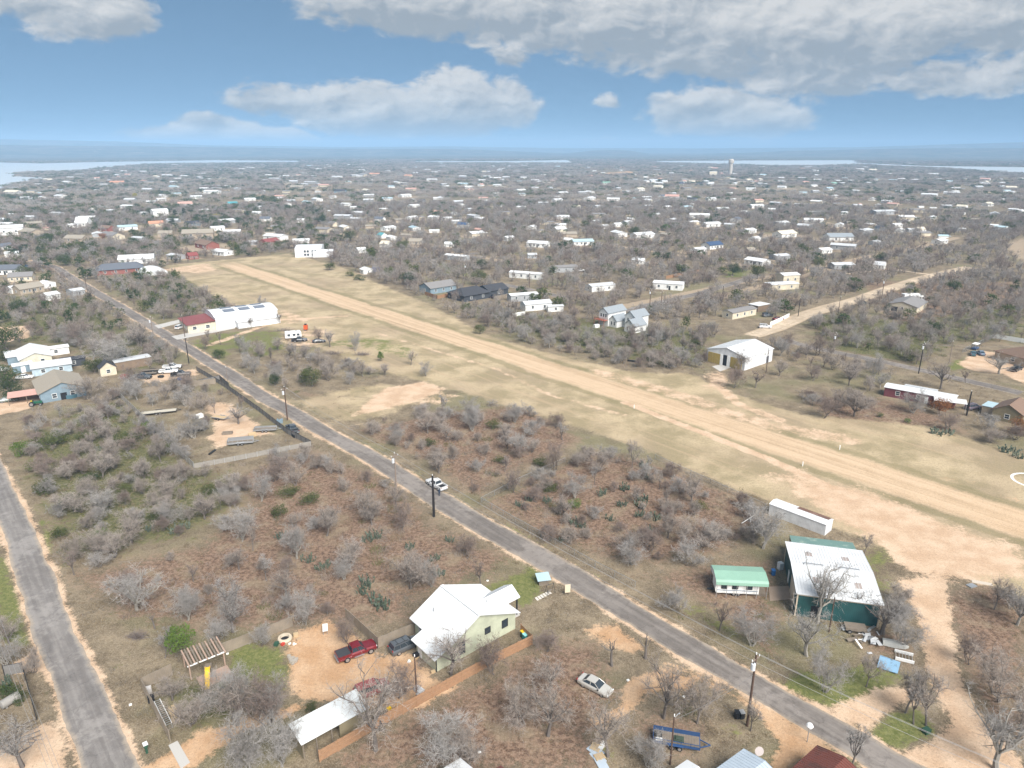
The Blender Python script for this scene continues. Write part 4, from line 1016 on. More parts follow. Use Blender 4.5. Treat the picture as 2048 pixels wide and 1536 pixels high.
    house('house', 'white rectangular house with a low white roof above the pale street', 'house', at(1337, 577), R(-20), 15, 8, 3.2, 3.9, 'white', 'white', (3, 2, 1, 1), .3, ((0, -1), 1.0, 1.0, 2.1, DARK), land='the white rectangular house')
    house('mobile_home', 'long white mobile home by the grey street with bare trees in front', 'mobile home', at(1053, 556), R(-24), 19, 5, 3, 3.6, 'white', 'white', (4, 3, 0, 1), .3, land='the long white mobile home')
    house('mobile_home', 'grey roofed mobile home behind the parked car', 'mobile home', at(1128, 543), R(20), 15, 6, 2.9, 3.8, 'grey', 'grey', (3, 3, 1, 1), .3)
    house('mobile_home', 'white roofed mobile home below the grey street', 'mobile home', at(1045, 600), R(22), 14, 5, 3, 3.5, 'white', 'grey', (3, 3, 1, 1), .3)
    house('house', 'pale house half hidden by the thicket under the white roofed mobile home', 'house', at(1072, 618), R(22), 13, 6, 3, 4, 'silver', 'white', (2, 2, 1, 1), .3)
    house('shed', 'small low shed with a pale roof and white fence beside the thicket', 'shed', at(1110, 622), R(10), 7, 3, 2.4, 2.8, 'silver', 'white', (1, 1, 0, 0), .3)
    house('house', 'white low house hidden in trees beyond the thicket', 'house', at(1200, 580), R(25), 14, 7, 2.8, 3.6, 'silver', 'white', (2, 2, 1, 1), .3)
    house('mobile_home', 'white mobile home on a lawn with a long white roof', 'mobile home', at(914, 520), R(-32), 16, 6, 3, 3.6, 'white', 'grey', (3, 3, 1, 1), .3)
    house('shed', 'tan two level building with a white roof in the woods', 'shed', at(1574, 566), R(15), 10, 7, 4.8, 5.6, 'white', 'cream', (2, 1, 0, 0), .3)
    house('house', 'low flat building with a white roof in front of the tan one', 'house', at(1562, 577), R(15), 16, 7, 2.8, 3.0, 'white', 'cream', (2, 2, 0, 0), .3)
    # buildings cut by the lower edge
    x, y = G(1472, 1555); house('shed', 'pale blue sheet metal roof cut off by the bottom edge', 'shed', (x, y - 2.6), R(35), 6.4, 5.2, 2.4, 3.0, metal_roof_mat('blue_grey_sheet', (.46, .53, .60)), 'grey', (0, 0, 0, 0), .3, seams=16)
    x, y = G(1626, 1560); house('shed', 'rusty maroon corrugated roof cut off by the bottom edge', 'shed', (x, y - 2.6), R(38), 7.4, 6.0, 2.6, 3.4, 'maroon', 'brown', (0, 0, 0, 0), .3, seams=22)
    x, y = G(905, 1578); house('shed', 'white roof corner at the bottom edge beside the big trees', 'shed', (x, y - 2.2), R(38), 6, 5, 2.4, 3.0, 'white', 'white', (0, 0, 0, 0), .3)
    x, y = G(995, 1578); house('shed', 'small rusty striped roof at the bottom edge', 'shed', (x, y - 2.2), R(38), 4, 4, 2.4, 3.0, 'maroon', 'brown', (0, 0, 0, 0), .3)
    x, y = G(1362, 1566); house('shed', 'small white shed roof at the bottom edge left of the pale blue roof', 'shed', (x, y - 1.5), R(35), 4, 3, 2.2, 2.6, 'white', 'white', (0, 0, 0, 0), .2)
    x, y = G(125, 1384)


# ------------------------------------------------------------------ far houses
FAR = {0: (0, [(490, 575, 100, 'W'), (1300, 570, 80, 'W'), (1290, 600, 70, 'W'), (1410, 555, 70, 'blue'), (1570, 580, 90, 'W'), (1700, 540, 140, 'W'), (540, 460, 80, 'W'), (820, 480, 70, 'W'), (940, 465, 100, 'orange'), (1340, 405, 110, 'W'), (1480, 410, 70, 'W'), (1680, 435, 60, 'W'), (460, 715, 90, 'W'), (890, 690, 60, 'W'), (1030, 660, 110, 'W'), (1280, 720, 120, 'W2'), (1250, 800, 110, 'orange'), (1480, 640, 110, 'pink'), (1860, 635, 80, 'teal'), (2000, 600, 90, 'W'), (672, 800, 95, 'T'), (580, 812, 70, 'W'), (1020, 830, 140, 'blue'), (1120, 920, 120, 'silver'), (900, 905, 200, 'grey'), (620, 925, 160, 'tan'), (90, 870, 170, 'W2'), (250, 872, 180, 'tan'), (860, 838, 110, 'brown'), (1330, 880, 110, 'tan'), (1590, 885, 240, 'tan'), (1540, 800, 110, 'dark'), (1740, 835, 110, 'W'), (1860, 868, 140, 'W'), (1660, 975, 210, 'brown'), (40, 985, 90, 'slate'), (100, 1045, 90, 'W'), (1410, 1062, 130, 'silver'), (1540, 1062, 80, 'red'), (1785, 1030, 150, 'W'), (2020, 950, 80, 'W'), (200, 585, 60, 'W'), (340, 585, 70, 'W'), (110, 545, 120, 'cream'), (1900, 515, 100, 'W'), (1820, 492, 60, 'W'), (60, 1180, 200, 'slate'), (180, 1235, 160, 'grey'), (230, 1330, 180, 'tan'), (130, 1330, 80, 'W'), (410, 1385, 90, 'W'), (610, 1350, 70, 'silver'), (380, 1290, 90, 'W'), (270, 595, 60, 'W'), (740, 690, 80, 'cream'), (1210, 620, 70, 'W'), (1950, 700, 70, 'grey')]),
       1: (512, [(490, 600, 110, 'W'), (190, 588, 50, 'W'), (675, 535, 100, 'dark'), (615, 578, 60, 'W'), (1190, 570, 110, 'W'), (1050, 595, 90, 'blue'), (1260, 602, 60, 'W'), (700, 740, 150, 'silver'), (1250, 750, 100, 'W'), (1430, 748, 110, 'W'), (1530, 755, 80, 'W'), (1660, 810, 100, 'navy'), (1790, 760, 90, 'W'), (1270, 835, 120, 'blue'), (1060, 835, 120, 'W'), (1010, 895, 60, 'teal'), (1085, 910, 80, 'W'), (1280, 945, 120, 'tan'), (1550, 965, 90, 'W'), (160, 908, 190, 'W'), (110, 950, 150, 'red'), (365, 942, 140, 'W'), (1740, 735, 110, 'silver'), (440, 462, 120, 'W'), (330, 502, 110, 'tan'), (150, 432, 90, 'W'), (240, 407, 50, 'W'), (100, 402, 60, 'W'), (650, 417, 90, 'W'), (460, 408, 60, 'W'), (790, 402, 70, 'silver'), (850, 402, 60, 'grey'), (950, 395, 90, 'orange'), (1220, 408, 70, 'orange'), (1410, 440, 90, 'W'), (1930, 483, 70, 'W'), (1920, 552, 60, 'W'), (1950, 645, 70, 'pink'), (1640, 645, 60, 'W'), (885, 1178, 90, 'W'), (1040, 965, 90, 'cream'), (840, 1012, 80, 'W'), (2020, 915, 90, 'W'), (360, 770, 70, 'W'), (620, 800, 90, 'grey'), (990, 760, 90, 'slate'), (80, 760, 90, 'slate'), (500, 350, 50, 'W'), (740, 455, 50, 'blue'), (880, 525, 70, 'cream'), (280, 610, 70, 'W'), (20, 665, 60, 'W'), (1480, 580, 50, 'W'), (1700, 680, 60, 'silver'), (1500, 475, 60, 'silver'), (1640, 470, 60, 'W'), (1800, 480, 60, 'pink'), (1080, 495, 60, 'blue'), (1330, 610, 50, 'dark'), (1840, 610, 60, 'W')]),
       2: (1024, [(75, 665, 80, 'W'), (65, 528, 110, 'W'), (360, 605, 90, 'W'), (400, 548, 100, 'W'), (560, 543, 80, 'W'), (620, 593, 120, 'W'), (810, 600, 110, 'W'), (840, 510, 90, 'W'), (1020, 520, 100, 'cream'), (1170, 498, 80, 'cream'), (1180, 468, 80, 'W'), (750, 468, 80, 'green'), (680, 655, 70, 'W'), (1080, 655, 90, 'silver'), (1240, 662, 70, 'W'), (1280, 580, 120, 'redW'), (1590, 595, 80, 'W'), (1420, 580, 40, 'W'), (1680, 680, 110, 'W'), (1860, 703, 60, 'W'), (1950, 655, 120, 'W'), (1580, 473, 70, 'W'), (1780, 468, 60, 'W'), (1910, 514, 80, 'W'), (1890, 443, 70, 'cream'), (1150, 724, 70, 'W'), (1500, 735, 170, 'W'), (840, 805, 80, 'W'), (740, 818, 60, 'W'), (380, 846, 110, 'yW'), (160, 826, 90, 'W'), (1590, 805, 150, 'W'), (1740, 806, 90, 'W'), (1790, 766, 100, 'slate'), (1890, 856, 130, 'W'), (1040, 895, 200, 'W'), (560, 950, 190, 'blue'), (450, 932, 80, 'W'), (210, 965, 190, 'W'), (1940, 920, 100, 'W'), (1600, 978, 170, 'navy'), (1490, 1012, 130, 'W'), (1960, 1108, 190, 'W'), (1010, 1100, 110, 'W'), (160, 1055, 70, 'W'), (1900, 1020, 70, 'tan'), (250, 398, 50, 'W'), (120, 400, 40, 'W'), (540, 470, 50, 'W'), (300, 505, 70, 'W'), (1440, 455, 50, 'cream'), (1350, 470, 50, 'navy'), (1500, 470, 50, 'dark'), (1980, 470, 60, 'W'), (1200, 575, 70, 'slate'), (1740, 550, 50, 'W'), (1770, 600, 50, 'W'), (1430, 640, 60, 'W'), (510, 665, 80, 'cream'), (1090, 610, 70, 'yW'), (250, 630, 90, 'silver'), (1280, 765, 90, 'silver'), (1440, 600, 80, 'dark')]),
       3: (1536, [(270, 425, 60, 'W'), (395, 440, 60, 'W'), (560, 448, 60, 'W'), (660, 448, 60, 'W'), (110, 498, 70, 'W'), (280, 545, 60, 'blue'), (1320, 393, 80, 'W'), (1000, 443, 60, 'blue'), (860, 437, 50, 'blue'), (830, 595, 60, 'W'), (1050, 535, 60, 'W'), (1290, 565, 110, 'W'), (1480, 550, 90, 'W'), (1550, 660, 70, 'cream'), (1755, 640, 80, 'cream'), (1870, 604, 60, 'W'), (910, 706, 180, 'W'), (360, 775, 150, 'W'), (570, 806, 80, 'W'), (760, 858, 150, 'W'), (1020, 810, 90, 'W'), (1050, 850, 60, 'W'), (1140, 848, 60, 'silver'), (1210, 848, 80, 'cream'), (890, 836, 60, 'dark'), (560, 915, 210, 'bluegrey'), (130, 888, 190, 'cream'), (600, 985, 190, 'W'), (440, 1015, 120, 'W'), (90, 1065, 150, 'silver'), (580, 1140, 180, 'silver'), (890, 1140, 45, 'shed'), (1370, 940, 110, 'W'), (1860, 830, 80, 'blue'), (2010, 695, 70, 'W'), (520, 470, 60, 'green'), (800, 465, 50, 'W'), (1500, 510, 60, 'W'), (1940, 505, 70, 'cream'), (1940, 540, 60, 'W'), (700, 530, 60, 'W'), (60, 630, 90, 'silver'), (250, 640, 70, 'silver'), (30, 682, 60, 'W'), (1440, 545, 60, 'W'), (960, 580, 60, 'W'), (1130, 610, 60, 'W'), (610, 710, 50, 'W'), (880, 645, 40, 'W'), (850, 950, 90, 'silver')])}
FAR_SHAPES = {}


def far_shape(kind, lite=False):
    if (kind, lite) in FAR_SHAPES: return FAR_SHAPES[kind, lite]
    r = random.Random(len(FAR_SHAPES) + 40)
    roof = {'W': 'white', 'W2': 'white', 'T': 'white', 'redW': 'pink', 'yW': 'white', 'shed': 'silver'}.get(kind, kind)
    wall = {'W': 'white', 'W2': 'white', 'T': 'white', 'redW': 'white', 'yW': 'yellow', 'red': 'brick', 'slate': 'white', 'dark': 'bluegrey', 'tan': 'tan', 'grey': 'cream', 'brown': 'brick', 'orange': 'cream', 'navy': 'white', 'shed': 'white', 'silver': 'grey', 'teal': 'white'}.get(kind, 'white')
    L, W = 14.0, {'W2': 9.0, 'T': 11.0, 'shed': 8.0}.get(kind, 8.5); he = {'W2': 5.6, 'T': 4.0}.get(kind, 2.9); hr = he + {'T': 5.0, 'W2': 1.6, 'W': 1.2, 'blue': 1.2, 'silver': .9}.get(kind, 2.0)
    t = house('house', '', 'house', (0, 0), 0, L, W, he, hr, roof, wall, (2, 0, 1, 0) if lite else (4, 3, 1, 1), .45, None if lite else ((0, -1), .6, 1.0, 2.05, DARK)); OBST.pop()
    if he > 5 and not lite:
        for i in range(4): window(t, (-5.2 + i * 3.4, -W / 2, 4.4), (0, -1), 1.0, 1.2)
    FAR_SHAPES[kind, lite] = (t, [0])
    return FAR_SHAPES[kind, lite]


def build_far_houses():
    r = random.Random(77); items = []
    words = {'W': 'white roofed house', 'W2': 'white two storey house', 'T': 'tall white gabled house', 'redW': 'white house with reddish roof', 'yW': 'pale yellow house', 'shed': 'small grey shed', 'blue': 'pale blue roofed house', 'orange': 'orange roofed house', 'pink': 'pinkish roofed house', 'teal': 'teal roofed house', 'silver': 'silver roofed house', 'grey': 'grey roofed cream house', 'tan': 'tan roofed house', 'brown': 'brown roofed brick house', 'dark': 'dark roofed house', 'slate': 'slate roofed house', 'red': 'red roofed brick house', 'navy': 'navy roofed house', 'cream': 'cream roofed house', 'green': 'pale green roofed house', 'bluegrey': 'blue grey roofed house'}
    for n_, (tx, ty, lm) in enumerate(((1460, 351, 'the water tower'), (271, 398, 'the bright yellow tree'), (434, 441, 'the lower yellow tree'), (346, 462, 'the tall pines'), (702, 483, 'the round olive tree'), (1821, 388, 'the tall olive tree'), (1329, 461, 'the bright green tree'), (2033, 456, 'the dark evergreen at the right edge'), (90, 488, 'the broad dark evergreen at the left'), (168, 452, 'the tall white gabled house'), (1344, 396, 'the reddish roofed white house'), (1676, 480, 'the blue grey roofed house'), (5, 385, 'the lake shore at the far left'), (2035, 500, 'the bare reddish field at the right edge'), (1965, 405, 'the pale yellow roofs at the far right'), (770, 350, 'the white blocks on the low rise'), (1235, 345, 'the orange earth cut far off'), (1090, 480, 'the tan lawn with the tall grey pole'), (570, 345, 'the wooded spit by the lake'), (1900, 335, 'the far right shore of the lake'))): LAND.append((lm, *G(tx, ty)))
    lst = []
    for k, (off, L) in FAR.items():
        for (cx, cy, w, kind) in L: lst.append((off + cx / 4, 250 + cy / 4 + 2, w / 4, kind))
    for i in range(64):                          # the many small roofs out towards the lake
        px, py = r.uniform(20, 2030), 331 + 42 * r.random() ** 1.2
        lst.append((px, py, r.uniform(9, 16), r.choice(('W', 'W', 'W', 'silver', 'cream', 'blue', 'grey', 'pink'))))
    for (px, py, wp, kind) in lst:
        x, y = G(px, py)
        if any(in_poly(np.array([x]), np.array([y]), P)[0] for P in LAKE): continue
        d = math.hypot(x, y); wm = wp * math.hypot(d, CAM_H) / FOC
        wm = min(max(wm * .9, 6.5), 26.0)
        if kind == 'W' and d > 450 and r.random() < .25: kind = 'silver'
        t, used = far_shape(kind, d > 560); o = t if not used[0] else copy_tree(t); used[0] = 1
        s = wm / 15.0; base = r.choice((0, 0, 90)) if kind not in ('W2', 'T') else 0
        o.location = (x, y, 0); o.rotation_euler = (0, 0, R(r.gauss(0, 12)) + (R(r.choice((-20, 20, 40, -49, 41))) if wm < 22 else 0)); o.scale = (s, max(.7, min(1.5, s ** .6)), max(.85, min(1.3, s ** .4)))
        o['group'] = 'houses scattered through the woods'; OBST.append((x, y, wm * .55 + 2.0)); HOUSE_YARDS.append((x, y, wm * r.uniform(1.2, 2.2), YARD, r.uniform(.4, .85)))
        f = math.hypot(x, y); OBST.append((x * (1 - 9 / f), y * (1 - 9 / f), wm * .5))
        if f > 300 and r.random() < .8: OBST.append((x * (1 - 18 / f), y * (1 - 18 / f), wm * .45))
        if r.random() < .5: OBST.append((x + r.uniform(-20, 20), y + r.uniform(-14, 14), wm * .6))
        items.append((o, x, y, words[kind]))
    nearest_labels(items, 'house')
    # the many more roofs among the far trees, too small to pick apart
    hm = []
    for i, (rf, wl_) in enumerate((('white', 'white'), ('white', 'cream'), ('silver', 'grey'), ('grey', 'cream'), ('tan', 'tan'), ('blue', 'white'), ('white', 'grey'), ('pink', 'cream'))):
        bm = bmesh.new(); a = MB().prism([(-6.5, -4, -.2), (-6.5, 4, -.2), (-6.5, 4, 2.8), (-6.5, 0, 3.9 + .2 * (i % 3)), (-6.5, -4, 2.8)], (0, 0, 0), (13, 0, 0)).mesh('w', None); bm.from_mesh(a); k = len(bm.faces); h_ = 3.9 + .2 * (i % 3)
        b = MB()
        for sg in (-1, 1): b.prism([(-7, 0, h_ + .03), (-7, sg * 4.5, 2.7), (-7, sg * 4.5, 2.84), (-7, 0, h_ + .17)], (0, 0, 0), (14, 0, 0))
        if i % 2: b.box(7.2, 11, -2.5, 2.5, 2.3, 2.45)
        bm.from_mesh(b.mesh('r', None)); bm.faces.ensure_lookup_table()
        for f in bm.faces[k:]: f.material_index = 1
        me = bpy.data.meshes.new('far_house_%d' % i); bm.to_mesh(me); bm.free(); me.materials.append(WALLS[wl_]); me.materials.append(ROOFS[rf]); hm.append(me)
    pts, ix, ro, sc = [], [], [], []
    for i in range(460):
        px, py = r.uniform(-20, 2070), 328 + 150 * r.random() ** 1.5
        x, y = G(px, py); s_, t_ = ST(x, y)
        if (100 < t_ < 215 and -520 < s_ < 100) or any(in_poly(np.array([x]), np.array([y]), P)[0] for P in LAKE) or any((x - q[0]) ** 2 + (y - q[1]) ** 2 < (q[2] + 7) ** 2 for q in OBST): continue
        k = r.uniform(.5, 1.1) * (1.3 if y > 1200 else 1); pts.append((x, y, 0)); ix.append(r.choice((0, 0, 1, 2, 2, 3, 3, 4, 4, 5, 6, 7))); ro.append(R(r.choice((-49, 41, 0, 15, -20))) + r.gauss(0, .15)); sc.append((k, min(k, 1.2), min(k, 1.15)))
        f = math.hypot(x, y); OBST.append((x, y, 8.5 * k)); OBST.append((x * (1 - 13 / f), y * (1 - 13 / f), 7 * k)); HOUSE_YARDS.append((x, y, 20 * k, YARD, r.uniform(.4, .8)))
    global FAR_ROOFS
    FAR_ROOFS = (hm, pts, ix, ro, sc)
    # water tower
    x, y = G(1460, 351); t = thing('water_tower', 'tall pale concrete water tower standing above the far woods', 'water tower', (x, y), 0, None)
    cm = mat('pale_concrete', (.47, .43, .38), .8); s = y / 1000
    MB().cyl((0, 0), 4.6, -.5, 29, 20).build('shaft', cm, t); MB().tube([(0, 0, 29.02), (0, 0, 31), (0, 0, 37), (0, 0, 39.5), (0, 0, 40.5)], [4.7, 6.6, 6.6, 5.4, .3], 24).build('tank', cm, t)
    t.scale = (1, 1, 1)
    x, y = G(1424, 352); house('house', 'tall pale block of flats left of the water tower', 'building', (x, y), R(10), 20, 12, 11, 11.02, 'white', 'cream', (6, 0, 0, 0), .1)
    x, y = G(1447, 351); t = thing('radio_mast', 'thin lattice radio mast beside the water tower', 'mast', (x, y)); MB().tube([(0, 0, 0), (0, 0, 48)], [.5, .25], 4).build('mast', GALV, t)

# ------------------------------------------------------------------ vehicles
def paintm(name, col, rough=.3): return mat('paint_' + name, col, rough, .15, spec=.5, coat=.4)


LAMPW = mat('headlamp_glass', (.75, .77, .78), .15, spec=.6)
LAMPR = mat('tail_lamp', (.40, .02, .02), .25)
RIM = mat('wheel_rim', (.45, .45, .46), .35, .7)
_WH = {}


def wheels(t, xs, hw, rad, wid=.22):
    key = (round(rad, 2), round(wid, 2))
    if key not in _WH:
        a, b = MB(), MB(); n = 14
        for r0, r1, y0, y1, mb in ((rad, rad, -wid / 2, wid / 2, a),):
            mb.tube([(0, y0, 0), (0, y0 + .03, 0), (0, y1 - .03, 0), (0, y1, 0)], [rad * .92, rad, rad, rad * .92], n)
        b.tube([(0, -wid / 2 - .012, 0), (0, wid / 2 + .012, 0)], rad * .6, 10)
        _WH[key] = (a.mesh('tyre', BLACK), b.mesh('rim', RIM))
    for x in xs:
        for sg in (-1, 1):
            w = bpy.data.objects.new('wheel', _WH[key][0]); COL.objects.link(w); w.parent = t; w.location = (x, sg * hw, rad)
            rm = link('rim', _WH[key][1], w)


def loft(stations, z_in=.86):
    """body shell through stations (x, half width, bottom, top)"""
    mb = MB(); vs, fs = [], []
    for (x, w, zb, zt) in stations:
        vs += [(x, -w * .9, zb), (x, -w, zb + (zt - zb) * .3), (x, -w, zb + (zt - zb) * .72), (x, -w * z_in, zt), (x, w * z_in, zt), (x, w, zb + (zt - zb) * .72), (x, w, zb + (zt - zb) * .3), (x, w * .9, zb)]
    n = len(stations)
    for i in range(n - 1):
        for k in range(8): fs.append((i * 8 + k, i * 8 + (k + 1) % 8, i * 8 + 8 + (k + 1) % 8, i * 8 + 8 + k))
    fs.append(tuple(range(8))); fs.append(tuple((n - 1) * 8 + k for k in range(8))[::-1])
    return mb.add(vs, fs)


def cabin(t, xf, xr, tf, tr, wb, wt, zb, zt, pm, pillars=(0.5,)):
    """glasshouse: windows between belt (xf..xr) and roof (tf..tr), roof panel and pillars"""
    b = [(xf, -wb, zb), (xf, wb, zb), (xr, wb, zb), (xr, -wb, zb)]; u = [(tf, -wt, zt), (tf, wt, zt), (tr, wt, zt), (tr, -wt, zt)]
    for nm, (i, j) in (('windscreen', (0, 1)), ('side_window', (1, 2)), ('rear_window', (2, 3)), ('side_window', (3, 0))):
        mb = MB(); c = Vector(((xf + xr) / 2, 0, zb)); q = [Vector(b[i]), Vector(b[j]), Vector(u[j]), Vector(u[i])]
        nn = (q[1] - q[0]).cross(q[2] - q[0]).normalized(); nn = nn if nn.dot((q[0] + q[2]) / 2 - c) > 0 else -nn
        mb.prism(q, nn * -.03, nn * 0); mb.build(nm, GLASS, t)
    mb = MB(); ov = .04
    mb.prism([(tf + ov, -wt - ov, zt), (tf + ov, wt + ov, zt), (tr - ov, wt + ov, zt), (tr - ov, -wt - ov, zt)], (0, 0, -.03), (0, 0, .05))
    mb.prism([(tf - .15, -wt * .85, zt + .05), (tf - .15, wt * .85, zt + .05), (tr + .15, wt * .85, zt + .05), (tr + .15, -wt * .85, zt + .05)], (0, 0, 0), (0, 0, .03))
    mb.build('roof', pm, t); pl = MB()
    for sg in (-1, 1):
        pl.tube([(xf, sg * wb, zb), (tf, sg * wt, zt)], .045, 4); pl.tube([(xr, sg * wb, zb), (tr, sg * wt, zt)], .06, 4)
        for f in pillars: pl.tube([(xf + (xr - xf) * f, sg * wb, zb), (tf + (tr - tf) * f, sg * wt, zt)], .04, 4)
    pl.build('pillar', pm, t)


def lamps(t, xf, xr, hw, z, zr=None):
    for sg in (-1, 1):
        MB().box(xf - .06, xf + .02, sg * hw * .72 - .17, sg * hw * .72 + .17, z, z + .16).build('headlight', LAMPW, t)
        MB().box(xr - .02, xr + .05, sg * hw * .8 - .12, sg * hw * .8 + .12, (zr or z), (zr or z) + .2).build('taillight', LAMPR, t)
        MB().box(xf * .36, xf * .36 + .18, sg * (hw + .06) - .09, sg * (hw + .06) + .09, z + .28, z + .42).build('mirror', BLACKT, t)


def sedan(loc, rz, label, pm, cat='car', nm='parked_car', land=None):
    t = thing(nm, label, cat, loc, rz, None, land)
    loft([(2.48, .68, .34, .60), (2.36, .82, .24, .70), (1.9, .90, .21, .80), (1.0, .93, .20, .93), (.9, .93, .20, .95), (-1.5, .93, .20, .96), (-1.7, .92, .22, .97), (-2.3, .86, .26, .95), (-2.46, .74, .36, .82)]).build('body', pm, t, False)
    cabin(t, 1.05, -1.75, .25, -1.0, .80, .60, .93, 1.40, pm); lamps(t, 2.42, -2.45, .9, .56, .72); wheels(t, (1.5, -1.42), .80, .32)
    MB().box(2.30, 2.46, -.75, .75, .28, .44).build('bumper', BLACKT, t)
    return t


def pickup(loc, rz, label, pm, bed='open', nm='pickup_truck', L=5.8, land=None, lift=0.0):
    t = thing(nm, label, 'pickup', loc, rz, None, land); z = lift; h = L / 2
    loft([(h, .78, .42 + z, .92 + z), (h - .12, .92, .36 + z, 1.02 + z), (h - .6, .97, .34 + z, 1.10 + z), (h - 1.75, .98, .34 + z, 1.16 + z), (h - 1.8, .98, .34 + z, 1.16 + z), (-.95, .98, .36 + z, 1.16 + z), (-.97, .98, .38 + z, .82 + z), (-h, .97, .42 + z, .82 + z)]).build('body', pm, t)
    cabin(t, h - 1.75, -.88, h - 2.4, -.72, .86, .68, 1.14 + z, 1.80 + z, pm, (.48,))
    b = MB()
    for sg in (-1, 1): b.box(-h, -.98, sg * .92 - .06, sg * .92 + .06, .8 + z, 1.20 + z)
    b.build('bed_side', pm, t); MB().box(-h - .02, -h + .06, -.86, .86, .72 + z, 1.19 + z).build('tailgate', pm, t)
    if bed == 'cover': MB().box(-h + .05, -1.0, -.88, .88, 1.16 + z, 1.215 + z).build('bed_cover', mat('vinyl_cover', (.05, .05, .055), .6), t)
    else: MB().box(-h + .07, -1.0, -.86, .86, .80 + z, .84 + z).build('bed_liner', DARK, t)
    lamps(t, h - .03, -h, .95, .78 + z, .9 + z); wheels(t, (h - 1.0, -h + 1.25), .84, .40 + z * .5, .28)
    MB().box(h - .1, h + .05, -.85, .85, .42 + z, .62 + z).build('bumper', BLACKT, t); MB().box(-h - .14, -h, -.85, .85, .45 + z, .62 + z).build('rear_bumper', GALV, t)
    for sg in (-1, 1): MB().box(-.6, h - 2.0, sg * 1.0 - .08, sg * 1.0 + .08, .36 + z, .42 + z).build('running_board', GALV, t)
    MB().box(h - .02, h + .015, -.5, .5, .68 + z, .98 + z).build('grille', BLACKT, t)
    return t


def suv(loc, rz, label, pm, nm='parked_suv', racks=True, land=None):
    t = thing(nm, label, 'suv', loc, rz, None, land)
    loft([(2.4, .76, .38, .80), (2.28, .88, .28, .94), (1.7, .93, .25, 1.04), (1.0, .95, .25, 1.10), (-2.2, .95, .26, 1.10), (-2.38, .88, .32, 1.08), (-2.44, .8, .4, 1.0)]).build('body', pm, t)
    cabin(t, 1.15, -2.32, .45, -2.05, .84, .68, 1.08, 1.70, pm, (.33, .66)); lamps(t, 2.34, -2.42, .9, .72, .95); wheels(t, (1.5, -1.45), .82, .36, .24)
    if racks:
        for sg in (-1, 1): MB().box(-1.8, .2, sg * .55 - .03, sg * .55 + .03, 1.79, 1.84).build('roof_rail', BLACKT, t)
        for x in (-1.4, -.3): MB().box(x - .04, x + .04, -.55, .55, 1.80, 1.83).build('cross_bar', BLACKT, t)
    MB().box(2.3, 2.44, -.8, .8, .34, .55).build('bumper', BLACKT, t)
    return t


def rv(x, y, rz, label, L=7.0, W=2.4, Hh=2.9, nm='camper_trailer', cat='camper'):
    t = thing(nm, label, cat, (x, y), rz); l, w = L / 2, W / 2; wm = mat('camper_white', (.76, .76, .74), .4)
    MB().prism([(-l, -w, .55), (l - .2, -w, .55), (l, -w, 1.0), (l, -w, Hh - .5), (l - .45, -w, Hh), (-l + .15, -w, Hh), (-l, -w, Hh - .2)], (0, 0, 0), (0, W, 0)).build('body', wm, t)
    st = mat('camper_stripe', (.20, .25, .32), .5)
    for sg in (-1, 1):
        MB().box(-l + .2, l - .3, sg * (w + .006) - .012, sg * (w + .006) + .012, 1.02, 1.16).build('stripe', st, t)
        for x_ in (-l * .55, l * .1, l * .6): window(t, (x_, sg * w, 1.75), (0, sg), .8, .55, BLACKT, False)
    door(t, (l * .35, -w, .55), (0, -1), .6, 2.3, wm); wheels(t, (-.35, .45), w - .12, .33, .2)
    for x_ in (-1.4, 1.2): MB().box(x_ - .35, x_ + .35, -.3, .3, Hh, Hh + .2).build('roof_unit', GALV, t)
    MB().prism([(l, -.35, .5), (l, .35, .5), (l + 1.1, .05, .5), (l + 1.1, -.05, .5)], (0, 0, -.06), (0, 0, .06)).build('hitch', BLACKT, t)
    return t


def flat_trailer(loc, rz, label, L, W, pm, deck, side=0.0, nm='flatbed_trailer', axles=(-.5, .4), land=None):
    t = thing(nm, label, 'trailer', loc, rz, None, land); l, w = L / 2, W / 2
    n = max(4, int(L / .32)); pw = L / n
    me = MB().box(-pw / 2 + .012, pw / 2 - .012, -w + .06, w - .06, .60, .65).mesh('plank', deck)
    for i in range(n): o = link('plank', me, t); o.location = (-l + pw * (i + .5), 0, rng.uniform(-.006, .006))
    f = MB()
    for sg in (-1, 1): f.box(-l, l, sg * w - .05, sg * w + .05, .50, .66)
    f.box(-l - .05, -l + .05, -w, w, .50, .655); f.box(l - .05, l + .05, -w, w, .50, .655); f.build('frame', pm, t)
    MB().prism([(l, -w * .7, .5), (l, -w * .7 + .12, .5), (l + 1.3, .06, .5), (l + 1.3, -.06, .5)], (0, 0, 0), (0, 0, .1)).prism([(l, w * .7, .5), (l, w * .7 - .12, .5), (l + 1.3, -.06, .505), (l + 1.3, .06, .505)], (0, 0, 0), (0, 0, .1)).build('hitch', pm, t)
    wheels(t, axles, w + .17, .33, .22)
    for sg in (-1, 1): MB().box(axles[0] - .45, axles[-1] + .45, sg * (w + .17) - .14, sg * (w + .17) + .14, .70, .75).build('fender', pm, t)
    if side:
        for sg in (-1, 1):
            MB().box(-l, l, sg * w - .03, sg * w + .03, .66 + side - .06, .66 + side).build('top_rail', pm, t)
            MB().box(-l, l, sg * w - .02, sg * w + .02, .66, .66 + side * (.92 if sg > 0 else .35)).build('side_panel', pm, t)
            for i in range(6): x = -l + L * i / 5; MB().box(x - .03, x + .03, sg * w - .035, sg * w + .035, .64, .66 + side).build('stake', pm, t)
        MB().box(-l - .03, -l + .03, -w, w, .66, .66 + side * .8).build('tailgate', pm, t)
    return t


